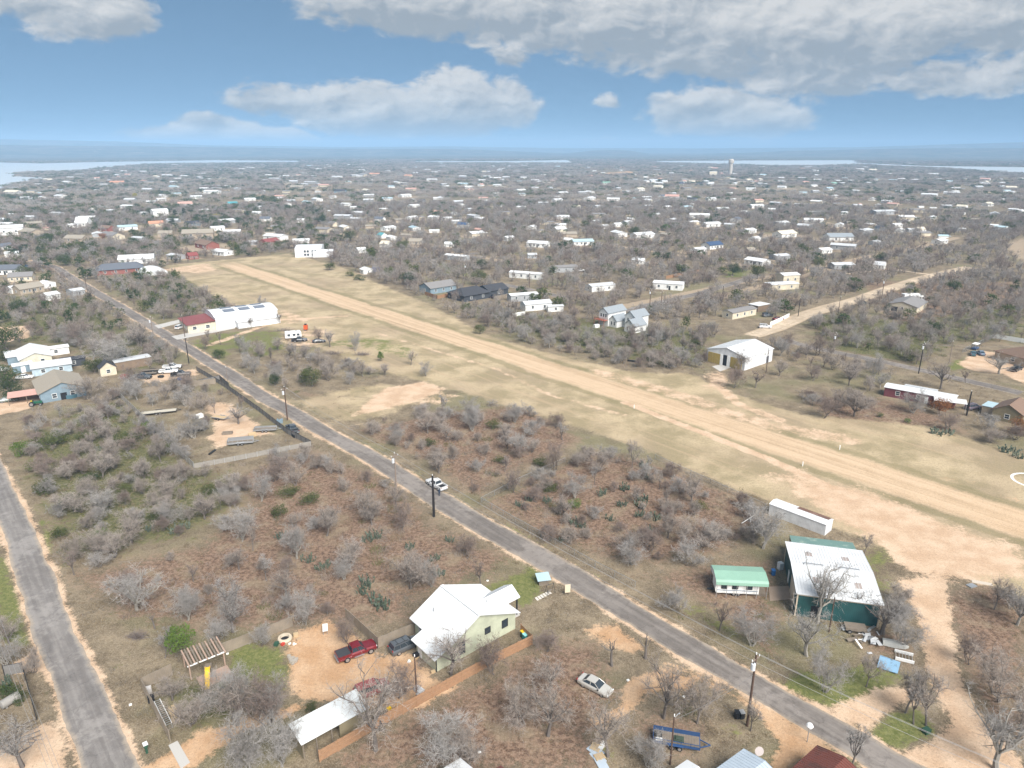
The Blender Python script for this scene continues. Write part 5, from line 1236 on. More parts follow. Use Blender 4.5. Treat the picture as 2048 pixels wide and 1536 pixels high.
def build_vehicles():
    red, silver, white, black, grey, blue = paintm('red', (.17, .012, .018)), paintm('silver', (.50, .48, .44)), paintm('white', (.74, .74, .73)), paintm('black', (.018, .018, .02)), paintm('grey', (.10, .11, .12)), paintm('blue', (.05, .10, .22))
    pickup(at(713, 1310), R(32), 'dark red crew cab pickup with a black bed cover on the red dirt', red, 'cover', lift=.12, land='the dark red pickup')
    suv(at(811, 1297), R(36), 'charcoal suv with a roof rack parked against the sage green house', grey, land='the charcoal suv')
    suv(at(745, 1385), R(30), 'faded red suv half hidden by branches behind the corrugated shed', paintm('faded_red', (.30, .05, .05), .5), racks=False)
    sedan(at(1190, 1377), R(-38), 'silver two door sedan parked alone on the leaf litter', silver, land='the silver sedan')
    pickup(at(873, 974), R(131), 'white pickup with a dark bed parked on the verge of the paved road', white, land='the white roadside pickup')
    pickup(at(345, 737), R(12), 'white work pickup, farther of the two in the fenced yard', white)
    pickup(at(338, 746), R(12), 'white flatbed truck, nearer of the two in the fenced yard', white)
    pickup(at(599, 683), R(20), 'dark pickup parked beside the white camper by the brush pile', black)
    sedan(at(638, 685), R(15), 'black car parked under a bare tree near the brush pile', black)
    rv(*at(587, 677), R(20), 'white camper trailer by the brush pile', 6.0)
    suv(at(1535, 633), R(15), 'dark suv beside the grey roofed mobile home', grey); sedan(at(1556, 640), R(18), 'dark red car behind the white board fence', red)
    suv(at(1530, 656), R(-8), 'white suv at the end of the sandy road', white)
    suv(at(1725, 609), R(40), 'dark green suv standing on the sandy road verge', paintm('dark_green', (.035, .05, .045)), land='the dark green suv on the sandy road')
    rv(*at(1820, 600), R(10), 'white motorhome behind the beige brick house', 8.5, 2.5, 3.2); rv(*at(1836, 602), R(5), 'smaller white trailer behind the beige brick house', 5, 2.3, 2.6)
    sedan(at(1946, 710), R(60), 'blue green car on the sand beside a white canopied cart', paintm('bluegreen', (.06, .14, .17))); sedan(at(1961, 709), R(75), 'pale blue car on the sand next to the blue green one', paintm('paleblue', (.20, .26, .34)))
    t = thing('golf_cart', 'boxy cart with a white canopy by the parked blue cars', 'cart', at(1950, 699), R(40)); MB().box(-1.6, 1.6, -.9, .9, 2.2, 2.3).build('canopy', WHITE, t); MB().box(-1.5, 1.5, -.8, .8, .4, .9).build('body', blue, t); wheels(t, (-1, 1), .7, .3)
    for x in (-1.4, 1.4):
        for y in (-.8, .8): MB().box(x - .04, x + .04, y - .04, y + .04, .9, 2.2).build('post', BLACKT, t)
    pickup(at(2032, 741), R(35), 'black pickup on the sandy drive at the right edge', black)
    suv(at(1945, 818), R(20), 'purplish grey suv under bare branches by the tall stump pole', paintm('mauve', (.17, .14, .17)))
    sedan(at(17, 803), R(28), 'grey green car parked at the left edge', paintm('greygreen', (.22, .25, .23))); sedan(at(50, 757), R(20), 'white car beyond the leafy tree at the left', white); sedan(at(2, 742), R(30), 'pale car cut by the left edge', white)
    suv(at(151, 588), R(20), 'pale suv under the trees by the road', silver); pickup(at(1160, 543), R(10), 'pale pickup by the grey roofed mobile home', white)
    suv(at(1083, 584), R(-30), 'dark suv on the grey street', grey); suv(at(990, 596), R(45), 'black suv behind the charcoal house', black)
    suv(at(361, 657), R(75), 'grey golf cart with a white roof on the lawn between the concrete drives', white, racks=False)
    pickup(at(55, 535), R(5), 'blue covered truck on the lawn by the far left road', blue, 'cover')
    pickup(at(362, 752), R(18), 'dark pickup at the near end of the truck yard', black); pickup(at(285, 757), R(-5), 'grey pickup beside the second dark trailer', grey); pickup(at(585, 862), R(125), 'dark pickup parked along the black shade fence in the sandy lot', grey)
    flat_trailer(at(440, 838), R(-20), 'short trailer with a pale deck on the bare sand', 4.2, 1.9, GALV, WOODP)
    # the blue utility trailer with its load
    tr = flat_trailer(at(1352, 1486), R(-13), 'blue tandem axle utility trailer with a plank deck and sides', 5.6, 2.05, paintm('trailer_blue', (.03, .08, .20), .5), WOODO, .55, 'utility_trailer', land='the blue utility trailer')
    x, y = at(1352, 1486); c, s = math.cos(R(-13)), math.sin(R(-13))
    for (u, v, sz, nm, lab, m_, cat) in ((-2.2, .1, (.9, .8, .5), 'bundle', 'black tarp bundle on the blue utility trailer', BLACKT, 'bundle'), (-2.1, -.65, (.8, .45, .3), 'cooler', 'white cooler on the blue utility trailer', WHITE, 'cooler'), (.3, -.1, (1.2, .9, .35), 'net_heap', 'dark green netting heap on the blue utility trailer', mat('dark_net', (.05, .07, .05), .9), 'netting')):
        mb = MB(); mb.prism([(-sz[0] / 2, -sz[1] / 2, 0), (sz[0] / 2, -sz[1] / 2, 0), (sz[0] / 2, sz[1] / 2, 0), (-sz[0] / 2, sz[1] / 2, 0)], (0, 0, 0), (0, 0, sz[2] * .6)); mb.prism([(-sz[0] * .35, -sz[1] * .3, sz[2] * .6), (sz[0] * .3, -sz[1] * .35, sz[2] * .6), (sz[0] * .35, sz[1] * .3, sz[2] * .6), (-sz[0] * .3, sz[1] * .35, sz[2] * .6)], (0, 0, 0), (0, 0, sz[2] * .4))
        o = mb.build(nm, m_); o.location = (x + u * c - v * s, y + u * s + v * c, .66); o.rotation_euler = (0, 0, R(-13)); tag(o, lab, cat)
    galv = GALV
    flat_trailer(at(318, 827), R(20), 'long flatbed trailer with a pale deck beside the left fence', 9, 2.3, BLACKT, mat('pale_deck', (.50, .46, .38), .9), land='the long pale trailer')
    flat_trailer(at(531, 862), R(8), 'grey low trailer with rails in the sandy lot', 5.5, 2, galv, WOODO, .4)
    t2 = flat_trailer(at(482, 888), R(14), 'trailer with slatted sides loaded with white boards in the sandy lot', 6, 2, galv, WOODO, .9, land='the slatted sided trailer')
    flat_trailer(at(305, 743), R(14), 'dark trailer behind the white trucks', 6, 2, BLACKT, WOODO); flat_trailer(at(294, 750), R(14), 'second dark trailer nearest the cream gabled shed', 6, 2, BLACKT, WOODO)
    flat_trailer(at(390, 862), R(10), 'low dark trailer under the bare trees in the sandy lot', 4.5, 1.8, BLACKT, WOODO)
    for i, (px, py, L_, W_, hh, nm, lab, m_) in enumerate(((455, 868, 2.6, 1.2, .6, 'lumber_stack', 'grey stack of boards left of the slatted sided trailer', WOODO), (505, 872, 2.0, 1.4, .8, 'crate', 'pale crate between the two trailers of the sandy lot', WOODP), (400, 835, 1.8, 1.2, 1.0, 'appliance', 'white appliance by the bare trees of the sandy lot', WHITE), (425, 905, 3.0, .5, .3, 'pipe_bundle', 'dark pipes lying by the weathered grey fence', BLACKT), (560, 845, 1.6, 1.6, .9, 'tank', 'blue grey tank by the black shade fence', WALLS['bluegrey']), (590, 872, 2.6, 1.5, .7, 'tarp_pile', 'black tarp pile in the fence corner by the road', DARK), (270, 762, 2.4, 1.4, .8, 'crate', 'brown crate in the truck yard', WALLS['brown']), (322, 755, 1.6, 1.0, .7, 'engine_block', 'dark machine part in front of the flatbed truck', BLACKT), (250, 757, 2.2, 1.6, 1.3, 'spool', 'rusty red machine beside the dark trailers', WALLS['brick']), (360, 760, 1.4, 1.0, .8, 'drum', 'blue drum by the dark fence corner', blue))):
        mb = MB(); k_ = 4
        for q in range(k_): mb.box(-L_ / 2 + (q % 2) * .12, L_ / 2 - ((q + 1) % 2) * .15, -W_ / 2 + W_ * q / k_ + .02, -W_ / 2 + W_ * (q + 1) / k_ - .02, 0, hh * (1 - .15 * (q % 3)))
        o = mb.build(nm, m_); o.location = (*at(px, py), 0); o.rotation_euler = (0, 0, R(12 + 23 * i)); tag(o, lab, nm.replace('_', ' ').split()[-1])
    # boats, cages and scrap by the teal barn
    t = thing('boat', 'upturned grey aluminium boat beside the scrap heap', 'boat', at(1790, 1291), R(-22)); OBST.append((*at(1790, 1291), 1.5))
    hb = MB(); secs = [(-1.7, .75, .5), (0, .8, .6), (1.1, .6, .5), (1.8, .08, .3)]; vs, fs = [], []
    for x_, w_, h_ in secs: vs += [(x_, -w_, .1), (x_, -w_ * .8, h_ * .75 + .1), (x_, 0, h_ + .1), (x_, w_ * .8, h_ * .75 + .1), (x_, w_, .1)]
    for i in range(3):
        for k in range(4): fs.append((i * 5 + k, i * 5 + k + 1, i * 5 + 6 + k, i * 5 + 5 + k))
    fs.append((0, 1, 2, 3, 4)); hb.add(vs, fs).build('hull', metal_roof_mat('dull_aluminium', (.48, .48, .45), ((.30, .28, .24), .55)), t); MB().box(-1.7, 1.7, -.02, .02, .6, .66).build('keel', GALV, t)
    t = thing('metal_rack', 'white framed metal rack lying on the leaves next to the boat', 'rack', at(1808, 1316), R(-24)); OBST.append((*at(1808, 1316), 1.4))
    for y_ in (-.9, .9): MB().box(-1.2, 1.2, y_ - .08, y_ + .08, .05, .5).build('side_rail', WHITE, t)
    for i in range(6): MB().box(-1.1 + i * .42, -1.04 + i * .42, -.82, .82, .2, .26).build('cross_bar', GALV, t)
    t = thing('truck_bed', 'pale blue dented truck bed shell lying on the grass', 'scrap', at(1776, 1336), R(-35)); OBST.append((*at(1776, 1336), 1.6))
    bl = metal_roof_mat('pale_blue_paint', (.24, .40, .55), ((.08, .10, .12), .56)); MB().prism([(-1.3, -.9, .1), (1.3, -.9, .25), (1.3, .9, .9), (-1.3, .9, .75)], (0, 0, 0), (0, 0, .1)).build('panel', bl, t); MB().box(-1.3, 1.3, .92, 1.0, .1, .95).build('side', bl, t)
    t = thing('scrap_heap', 'heap of pale sheet metal, boards and a wooden crate behind the teal barn', 'scrap', at(1728, 1275)); OBST.append((*at(1728, 1275), 2)); OBST.append((*at(1755, 1300), 2))
    r = random.Random(8)
    for i in range(26):
        p = Vector((r.gauss(.3, 1.6), r.gauss(-.6, 1.1), r.uniform(.05, .5))); a = r.uniform(0, 6.28); l_, w_ = r.uniform(.5, 1.9), r.uniform(.12, .7)
        u = Vector((math.cos(a), math.sin(a), r.uniform(-.2, .2))) * l_ / 2; v = Vector((-math.sin(a), math.cos(a), r.uniform(-.2, .2))) * w_ / 2
        MB().prism([p - u - v, p + u - v, p + u + v, p - u + v], (0, 0, 0), (0, 0, .04)).build('sheet' if i % 3 else 'board', r.choice((GALV, WHITE, ROOFS['silver'], WOODO)), t)
    t = thing('scrap_trailer', 'grey wooden flatbed box under the trees at the barn corner', 'box', at(1709, 1262), R(-12)); OBST.append((*at(1709, 1262), 1.6)); MB().box(-1.5, 1.5, -.8, .8, .5, .95).build('bed', WOODO, t); wheels(t, (-.9, .9), .8, .33)
    # tractor and cart at the left
    t = thing('tractor', 'green tractor with yellow wheels by the pink roofed shed', 'tractor', at(72, 811), R(20)); gp = paintm('tractor_green', (.02, .12, .07)); OBST.append((*at(72, 811), 2))
    MB().box(-.4, 1.7, -.4, .4, .7, 1.3).build('hood', gp, t); MB().box(-1.2, -.4, -.6, .6, .6, 1.1).build('seat_deck', gp, t); MB().box(-1.1, -.7, -.3, .3, 1.1, 1.6).build('seat', mat('tractor_yellow', (.45, .33, .03), .5), t)
    wheels(t, (-.8,), .8, .7, .35); wheels(t, (1.3,), .6, .4, .25)


# ------------------------------------------------------------------ fences, poles and wires
def fence(label, pts, h, kind, cat='fence', nm='fence', bay=2.4, land=None, world=False):
    P = [p if world else G(*p) for p in pts]; t = thing(nm, label, cat, P[0], 0, None, land); ox, oy = P[0]
    r = random.Random(len(label))
    for (ax, ay), (bx, by) in zip(P, P[1:]):
        L = math.hypot(bx - ax, by - ay); n = max(1, round(L / bay)); d = Vector(((bx - ax) / L, (by - ay) / L, 0)); nv = Vector((-d.y, d.x, 0)); b = L / n
        for i in range(n + 1):
            p = Vector((ax - ox, ay - oy, 0)) + d * b * i; w = {'wood': .07, 'sheet': .05, 'chain': .03, 'grey': .06, 'mesh': .05, 'board': .06, 'iron': .03}[kind]
            MB().prism([p - d * w - nv * w, p + d * w - nv * w, p + d * w + nv * w, p - d * w + nv * w], (0, 0, -.2), (0, 0, h + .08)).build('post', {'wood': WOODN, 'sheet': TANMET, 'chain': GALV, 'grey': GALV, 'mesh': BLACKT, 'board': WHITE, 'iron': BLACKT}[kind], t)
            if i == n: break
            q = p + d * b; hh = h + r.uniform(-.03, .03)
            def rail(z, th, m_, off=.05, nm_='rail'):
                MB().prism([p + nv * (off - .03), q + nv * (off - .03), q + nv * (off + .03), p + nv * (off + .03)], (0, 0, z), (0, 0, z + th)).build(nm_, m_, t)
            if kind == 'wood':
                for z in (.3, .95, h - .25): rail(z, .09, WOODN, -.06)
                mb = MB(); k = int(b / .15)
                for j in range(k):
                    a = p + d * (b * j / k + .008); c = p + d * (b * (j + 1) / k - .008); mb.prism([a + nv * .0, c + nv * .0, c + nv * .022, a + nv * .022], (0, 0, .05), (0, 0, hh + r.uniform(-.02, .02)))
                o = mb.build('board_panel', WOODN, t); o['kind'] = 'stuff'
            elif kind in ('sheet', 'grey'):
                m_ = TANMET if kind == 'sheet' else mat('grey_fence_sheet', (.29, .27, .24), .8, noise=.3)
                mb = MB(); k = int(b / .3); mb.prism([p, q, q + nv * .02, p + nv * .02], (0, 0, .04), (0, 0, hh))
                for j in range(k): a = p + d * (b * (j + .3) / k); c = p + d * (b * (j + .6) / k); mb.prism([a - nv * .03, c - nv * .03, c - nv * .002, a - nv * .002], (0, 0, .05), (0, 0, hh - .01)); mb.prism([a + nv * .022, c + nv * .022, c + nv * .05, a + nv * .05], (0, 0, .05), (0, 0, hh - .01))
                mb.build('sheet_panel', m_, t); rail(hh, .05, m_, .01, 'cap_rail')
            elif kind == 'board':
                mb = MB().prism([p, q, q + nv * .03, p + nv * .03], (0, 0, .05), (0, 0, hh)); mb.build('panel', WHITE, t)
            elif kind == 'mesh':
                MB().prism([p, q, q + nv * .02, p + nv * .02], (0, 0, .05), (0, 0, hh)).build('shade_cloth', mat('shade_cloth', (.19, .18, .17), .95, noise=.3), t); rail(hh - .02, .05, BLACKT, .01)
            else:
                rail(h - .05, .05, GALV if kind == 'chain' else BLACKT, 0)
                mb = MB(); k = max(4, int(b / (.3 if kind == 'chain' else .25)))
                for j in range(k):
                    a = p + d * (b * j / k); c = p + d * (b * (j + (1 if kind == 'chain' else 0)) / k); mb.prism([a, a + d * .02, c + d * .02 + Vector((0, 0, h - .1)), c + Vector((0, 0, h - .1))], (0, 0, .05), nv * .012 + Vector((0, 0, .05)))
                    if kind == 'chain': mb.prism([c, c + d * .02, a + d * .02 + Vector((0, 0, h - .1)), a + Vector((0, 0, h - .1))], (0, 0, .05), nv * .012 + Vector((0, 0, .05)))
                o = mb.build('wire_mesh' if kind == 'chain' else 'picket_bars', GALV if kind == 'chain' else BLACKT, t); o['kind'] = 'stuff'
    return t


POLES = {}
PWOOD = mat('pole_wood', (.10, .062, .045), .9, noise=.3, nscale=3); PDARK = mat('creosote_pole', (.025, .021, .02), .85); PGREY = mat('grey_pole', (.24, .19, .155), .9, noise=.25, nscale=3)


def pole(key, px, py, h, label, m=None, trans=True, light=False, arm=True, r=.15, land=None):
    x, y = G(px, py); t = thing('utility_pole', label, 'utility pole', (x, y), YA + R(90), None, land); POLES[key] = (x, y, h)
    MB().tube([(0, 0, -.4), (.02, .01, h * .5), (0, 0, h)], [r * 1.15, r, r * .78], 10).build('pole', m or PWOOD, t)
    if arm:
        MB().box(-.9, .9, -.06, .06, h - .75, h - .62).build('crossarm', PGREY, t)
        for x_ in (-.8, .8): MB().cyl((x_, 0), .07, h - .62, h - .38, 8).build('insulator', WHITE, t)
    MB().cyl((0, 0), .07, h, h + .3, 8).build('insulator', WHITE, t)
    if trans:
        o = MB().tube([(-.42, 0, h - 2.1), (-.42, 0, h - 2.05), (-.42, 0, h - 1.15), (-.42, 0, h - 1.1)], [.22, .29, .29, .2], 12).build('transformer', mat('transformer_grey', (.62, .64, .66), .4), t); MB().cyl((-.42, 0), .06, h - 1.1, h - .8, 8).build('bushing', BLACKT, o)
    if light: MB().tube([(0, 0, h - .3), (.7, 0, h - .1), (1.0, 0, h - .2)], [.04, .04, .1], 6).build('lamp_arm', GALV, t)
    return t


def wire(a, b, label, sag=.9, off=(0, 0, 0), rad=.022):
    pa = Vector((a[0], a[1], a[2] - .5)) + Vector(off); pb = Vector((b[0], b[1], b[2] - .5)) + Vector(off)
    pts = [pa.lerp(pb, i / 12) - Vector((0, 0, sag * 4 * (i / 12) * (1 - i / 12))) for i in range(13)]
    tag(MB().tube(pts, rad, 3).build('power_line', mat('cable', (.30, .29, .28), .6, .3)), label, 'power line')


def build_fences_poles():
    fence('new cedar board fence running behind the sage green house and the corrugated shed', [(640, 1524), (749, 1461), (834, 1413), (980, 1332), (1064, 1290), (1042, 1268)], 1.75, 'wood', land='the cedar fence')
    fence('tan sheet metal fence along the back of the red dirt yard', [(535, 1273), (586, 1253)], 1.8, 'sheet'); fence('tan sheet metal fence at the near left corner of the red dirt yard', [(341, 1484), (286, 1379), (345, 1350)], 1.8, 'sheet', land='the tan metal fence corner')
    fence('tan sheet metal fence between the pergola and the tyre planter', [(432, 1314), (535, 1273)], 1.8, 'sheet')
    fence('tan sheet metal fence meeting in a corner by the charcoal suv', [(692, 1236), (757, 1296), (836, 1264)], 1.8, 'sheet')
    fence('long pale grey sheet fence on the left side of the sandy lot', [(232, 787), (310, 863), (388, 937)], 1.6, 'grey', land='the long grey fence'); fence('weathered grey fence along the near side of the sandy lot', [(388, 937), (470, 922), (622, 892)], 1.2, 'grey')
    fence('black shade cloth fence beside the paved road', [(394, 742), (450, 775), (520, 825), (575, 868), (622, 892)], 1.5, 'mesh', land='the black shade fence'); fence('brown board fence between the truck yard and the grassy lot', [(276, 790), (340, 778), (432, 768)], 1.8, 'sheet')
    fence('dark fence across the corner of the grassy lot by the road', [(388, 772), (440, 760), (458, 776)], 1.6, 'mesh')
    fence('thin wire fence along the road side of the cactus lot', [(962, 1006), (1030, 1046), (1110, 1090), (1190, 1135), (1270, 1176)], 1.3, 'chain', bay=4, land='the wire fence of the cactus lot'); fence('thin wire fence between the cactus lot and the next lot', [(962, 1006), (1040, 965), (1130, 925)], 1.3, 'chain', bay=4)
    fence('thin wire fence between the cactus lot and the airfield', [(1310, 918), (1420, 968), (1530, 1018)], 1.2, 'chain', bay=5)
    fence('cedar fence behind the blue house beyond the airfield', [(850, 590), (875, 598), (905, 592)], 1.8, 'wood', bay=3); fence('dark board fence past the charcoal house', [(990, 600), (1040, 590), (1100, 585)], 1.8, 'sheet', bay=4)
    fence('grey weathered board fence near the white hut beyond the airfield', [(735, 552), (790, 548), (850, 540)], 1.8, 'sheet', bay=4)
    fence('white board fence along the sandy road', [(1540, 652), (1560, 643), (1578, 634)], 1.7, 'board', bay=3); fence('white board fence by the thicket', [(1024, 634), (1050, 630)], 1.7, 'board', bay=3)
    fence('black iron fence around the red deck yard of the two storey house', [(1186, 664), (1225, 672), (1262, 668)], 1.4, 'iron', bay=2.5)
    fence('pale timber fence behind the dark red roofed house', [(1986, 676), (2020, 682), (2064, 690)], 1.8, 'board', bay=3); fence('grey wire fence left of the parked blue cars', [(1925, 706), (1955, 692), (1986, 676)], 1.6, 'chain', bay=3)
    fence('dark board fence along the lower left lot beside the cracked road', [(10, 1352), (48, 1345), (74, 1440)], 1.7, 'mesh'); fence('red brown board fence by the green lawn', [(1332, 558), (1370, 550), (1398, 544)], 1.8, 'wood', bay=4)
    # poles
    pole('a', 1494, 1452, 11.0, 'brown pole with a white transformer beside the paved road, nearest of the road poles', land='the nearest transformer pole')
    pole('b', 1340, 1529, 7.2, 'slim brown lamp pole standing in front of the blue utility trailer', trans=False, light=True, arm=False, r=.1, land='the lamp pole by the blue trailer')
    pole('c', 868, 1033, 9.0, 'thick black bare pole opposite the white roadside pickup', PDARK, False, arm=False, r=.24, land='the thick black pole')
    pole('d', 793, 982, 8.8, 'grey transformer pole just past the thick black pole', PGREY, land='the grey transformer pole')
    pole('e', 575, 840, 9.4, 'transformer pole by the black shade fence', land='the pole by the black shade fence'); pole('f', 378, 727, 9.0, 'dark pole at the truck yard entrance', PDARK, False, land='the pole at the truck yard'); pole('g', 309, 686, 10, 'pole topped with white insulators among the roadside trees', PGREY)
    pole('h', 370, 674, 8.5, 'plain brown pole beside the lower concrete drive', trans=False, arm=False, r=.12); pole('i', 176, 590, 9, 'far roadside pole near the red brick house', trans=False)
    pole('j', 834, 1408, 7.6, 'brown meter pole against the cedar fence with a grey box', trans=False, arm=False, r=.11, land='the meter pole'); x, y = G(834, 1408)
    o = [q for q in COL.objects if q.get('label', '').startswith('brown meter pole')][0]; MB().box(-.2, .2, -.32, -.1, .7, 1.9).build('meter_box', GALV, o)
    pole('k', 1658, 1264, 6.2, 'slim service pole against the teal barn wall', trans=False, arm=False, r=.1); pole('l', 1837, 747, 10.4, 'tall dark transformer pole across from the maroon mobile home', PDARK, land='the tall dark pole by the back road')
    pole('m', 1898, 726, 7.6, 'weathered grey pole on the back road beside the lawn', PGREY, False, arm=False, r=.12); pole('n', 1667, 704, 7, 'thin pole with a white transformer above the back road', PGREY); pole('o', 1933, 831, 7, 'thick dark stub pole by the maroon mobile home', PDARK, False, arm=False, r=.2)
    pole('p', 1763, 597, 9.5, 'transformer pole beside the sandy road near the green suv'); pole('q', 1676, 629, 8, 'lamp pole below the sandy road', trans=False, light=True, arm=False, r=.11); pole('r', 1596, 633, 8, 'dark pole left of the sandy road', PDARK, False, arm=False, r=.13)
    pole('s', 1858, 614, 8, 'grey pole right of the beige brick house', PGREY, False, arm=False, r=.12); pole('t', 1299, 620, 9.5, 'transformer pole behind the white two storey house'); pole('u', 1322, 617, 8, 'plain pole on the pale street', trans=False); pole('v', 1444, 605, 8, 'dark pole on the far side of the pale street', PDARK, False)
    pole('w', 932, 560, 9, 'dark pole with a white lamp on the lawn by the charcoal house', PDARK, True); pole('x', 801, 532, 9, 'pole behind the white hut beyond the airfield', trans=False); pole('y', 1258, 512, 12, 'tall grey pole on the tan lawn far off', PGREY, False); pole('z', 996, 549, 9, 'slim pole near the grey street and evergreen trees', trans=False); pole('ab', 1059, 575, 8, 'pole at the corner of the grey street', trans=False); pole('ac', 1532, 745, 8.5, 'slim pole behind the white hangar', trans=False, arm=False, r=.11); pole('ad', 455, 762, 4.5, 'short grey post beside the road by the shade fence', PGREY, False, arm=False, r=.08)
    off = Vector((CA, SA, 0)); nb = Vector((-SA, CA, 0))
    end = S(10, 76); end2 = S(40, 76)
    seq = [POLES['e'], POLES['d'], POLES['a'], (*S(8, 79), 10.5)]
    nm = ('between the shade fence pole and the grey transformer pole', 'between the grey transformer pole and the nearest pole', 'from the nearest pole out past the bottom corner')
    for (a, b), q in zip(zip(seq, seq[1:]), nm):
        wire(a, b, 'near side wire ' + q, off=-nb * .8); wire(a, b, 'far side wire ' + q, off=nb * .8); wire(a, b, 'top wire ' + q, off=(0, 0, .75))
    wire(POLES['f'], POLES['e'], 'wire along the shade fence from the truck yard pole', 1.2); wire(POLES['g'], POLES['f'], 'wire from the insulator topped pole to the truck yard', .8)
    wire(POLES['c'], POLES['d'], 'short wire joining the black pole and the grey transformer pole', .4); wire((POLES['a'][0], POLES['a'][1], 8.5), (*POLES['b'][:2], 7.2), 'service drop from the nearest pole to the lamp pole', .5)
    wire(POLES['n'], POLES['l'], 'wire over the back road to the tall dark pole', 1.0, rad=.02); wire(POLES['l'], (*G(2090, 745), 10), 'wire running right from the tall dark pole', .8, rad=.02); wire(POLES['p'], POLES['r'], 'wire across the bushes left of the sandy road', 1.0, rad=.02); wire(POLES['t'], (*G(1560, 690), 9), 'wire passing over the woods behind the two storey house', 1.2, rad=.02)
    a, b = (*G(-60, 1130), 9.5), (*G(150, 1690), 9.5)
    for i in range(3): wire(a, b, ('left', 'middle', 'right')[i] + ' of three wires over the verge of the cracked road', .6, ((i - 1) * .45, (i - 1) * .2, 0), .02)


# ------------------------------------------------------------------ small things
def bxo(nm, label, cat, px, py, size, m, rz=0.0, z=0.0):
    o = MB().box(-size[0] / 2, size[0] / 2, -size[1] / 2, size[1] / 2, 0, size[2]).build(nm, m); o.location = (*G(px, py), z); o.rotation_euler = (0, 0, rz); tag(o, label, cat); return o


def bin_(label, px, py, body, lid, rz=0, z=0):
    t = thing('wheelie_bin', label, 'bin', G(px, py), rz); MB().prism([(-.27, -.3, .06), (.27, -.3, .06), (.27, .3, .06), (-.27, .3, .06)], (0, 0, 0), (0, 0, .9)).build('body', body, t); MB().prism([(-.31, -.36, .962), (.31, -.36, .962), (.31, .34, 1.04), (-.31, .34, 1.04)], (0, 0, 0), (0, 0, .05)).build('lid', lid, t)
    for sg in (-1, 1): MB().tube([(sg * .24, .3, .1), (sg * .29, .3, .1)], .1, 10).build('wheel', BLACK, t)


def pallet(label, px, py, rz, z=0.0, tilt=0.0):
    t = thing('pallet', label, 'pallet', (*G(px, py), z), rz); t.rotation_euler = (tilt, tilt * .4, rz)
    for i in range(7): MB().box(-.6, .6, -.5 + i * .155, -.4 + i * .155, .10, .125).build('slat', WOODP, t)
    for x in (-.55, 0, .55): MB().box(x - .04, x + .04, -.5, .53, 0, .098).build('runner', WOODP, t)


def person():
    x, y = G(879, 992); t = thing('person', 'person in dark clothes standing at the rear corner of the white roadside pickup', 'person', (x, y), R(140))
    me = bpy.data.meshes.new('body'); ob = link('body', me, t)
    J = {'pelvis': (0, 0, .95), 'waist': (0, 0, 1.12), 'chest': (0, 0, 1.36), 'neck': (0, 0, 1.52), 'chin': (.02, 0, 1.60), 'head': (.02, 0, 1.70), 'top': (.01, 0, 1.78)}
    rad = {'pelvis': .155, 'waist': .14, 'chest': .165, 'neck': .06, 'chin': .075, 'head': .10, 'top': .07}; E_ = [('pelvis', 'waist'), ('waist', 'chest'), ('chest', 'neck'), ('neck', 'chin'), ('chin', 'head'), ('head', 'top')]
    for s, n in ((1, 'l'), (-1, 'r')):
        J.update({'sh' + n: (0, s * .19, 1.44), 'el' + n: (-.02 + .05 * s, s * .25, 1.16), 'wr' + n: (.06, s * .24, .92), 'ha' + n: (.09, s * .23, .82), 'hip' + n: (0, s * .10, .88), 'kn' + n: (.03 * s, s * .11, .50), 'an' + n: (-.02, s * .12, .09), 'to' + n: (.16, s * .14, .045)})
        rad.update({'sh' + n: .075, 'el' + n: .05, 'wr' + n: .037, 'ha' + n: .045, 'hip' + n: .105, 'kn' + n: .068, 'an' + n: .05, 'to' + n: .042})
        E_ += [('chest', 'sh' + n), ('sh' + n, 'el' + n), ('el' + n, 'wr' + n), ('wr' + n, 'ha' + n), ('pelvis', 'hip' + n), ('hip' + n, 'kn' + n), ('kn' + n, 'an' + n), ('an' + n, 'to' + n)]
    k = list(J); me.from_pydata([J[q] for q in k], [(k.index(a), k.index(b)) for a, b in E_], []); me.materials.append(mat('dark_blue_cloth', (.03, .045, .075), .9))
    md = ob.modifiers.new('skin', 'SKIN'); sv = me.skin_vertices[0].data
    for i, q in enumerate(k): sv[i].radius = (rad[q], rad[q] * (.8 if q in ('chest', 'waist', 'pelvis') else 1)); sv[i].use_root = (q == 'pelvis')
    ob.modifiers.new('sub', 'SUBSURF').levels = 1; ob.modifiers['sub'].render_levels = 1
    MB().tube([(.015, 0, 1.69), (.0, 0, 1.76), (-.005, 0, 1.815)], [.108, .105, .05], 10).build('cap', BLACKT, t)
    fm = MB(); fm.tube([(.075, 0, 1.60), (.105, 0, 1.66), (.10, 0, 1.70)], [.05, .055, .05], 8); fm.box(.15, .175, -.014, .014, 1.645, 1.675); fm.build('face', mat('skin', (.45, .27, .19), .6), t)
    for s in (1, -1): MB().box(.148, .158, s * .03 - .012, s * .03 + .012, 1.68, 1.692).build('eye', BLACKT, t)


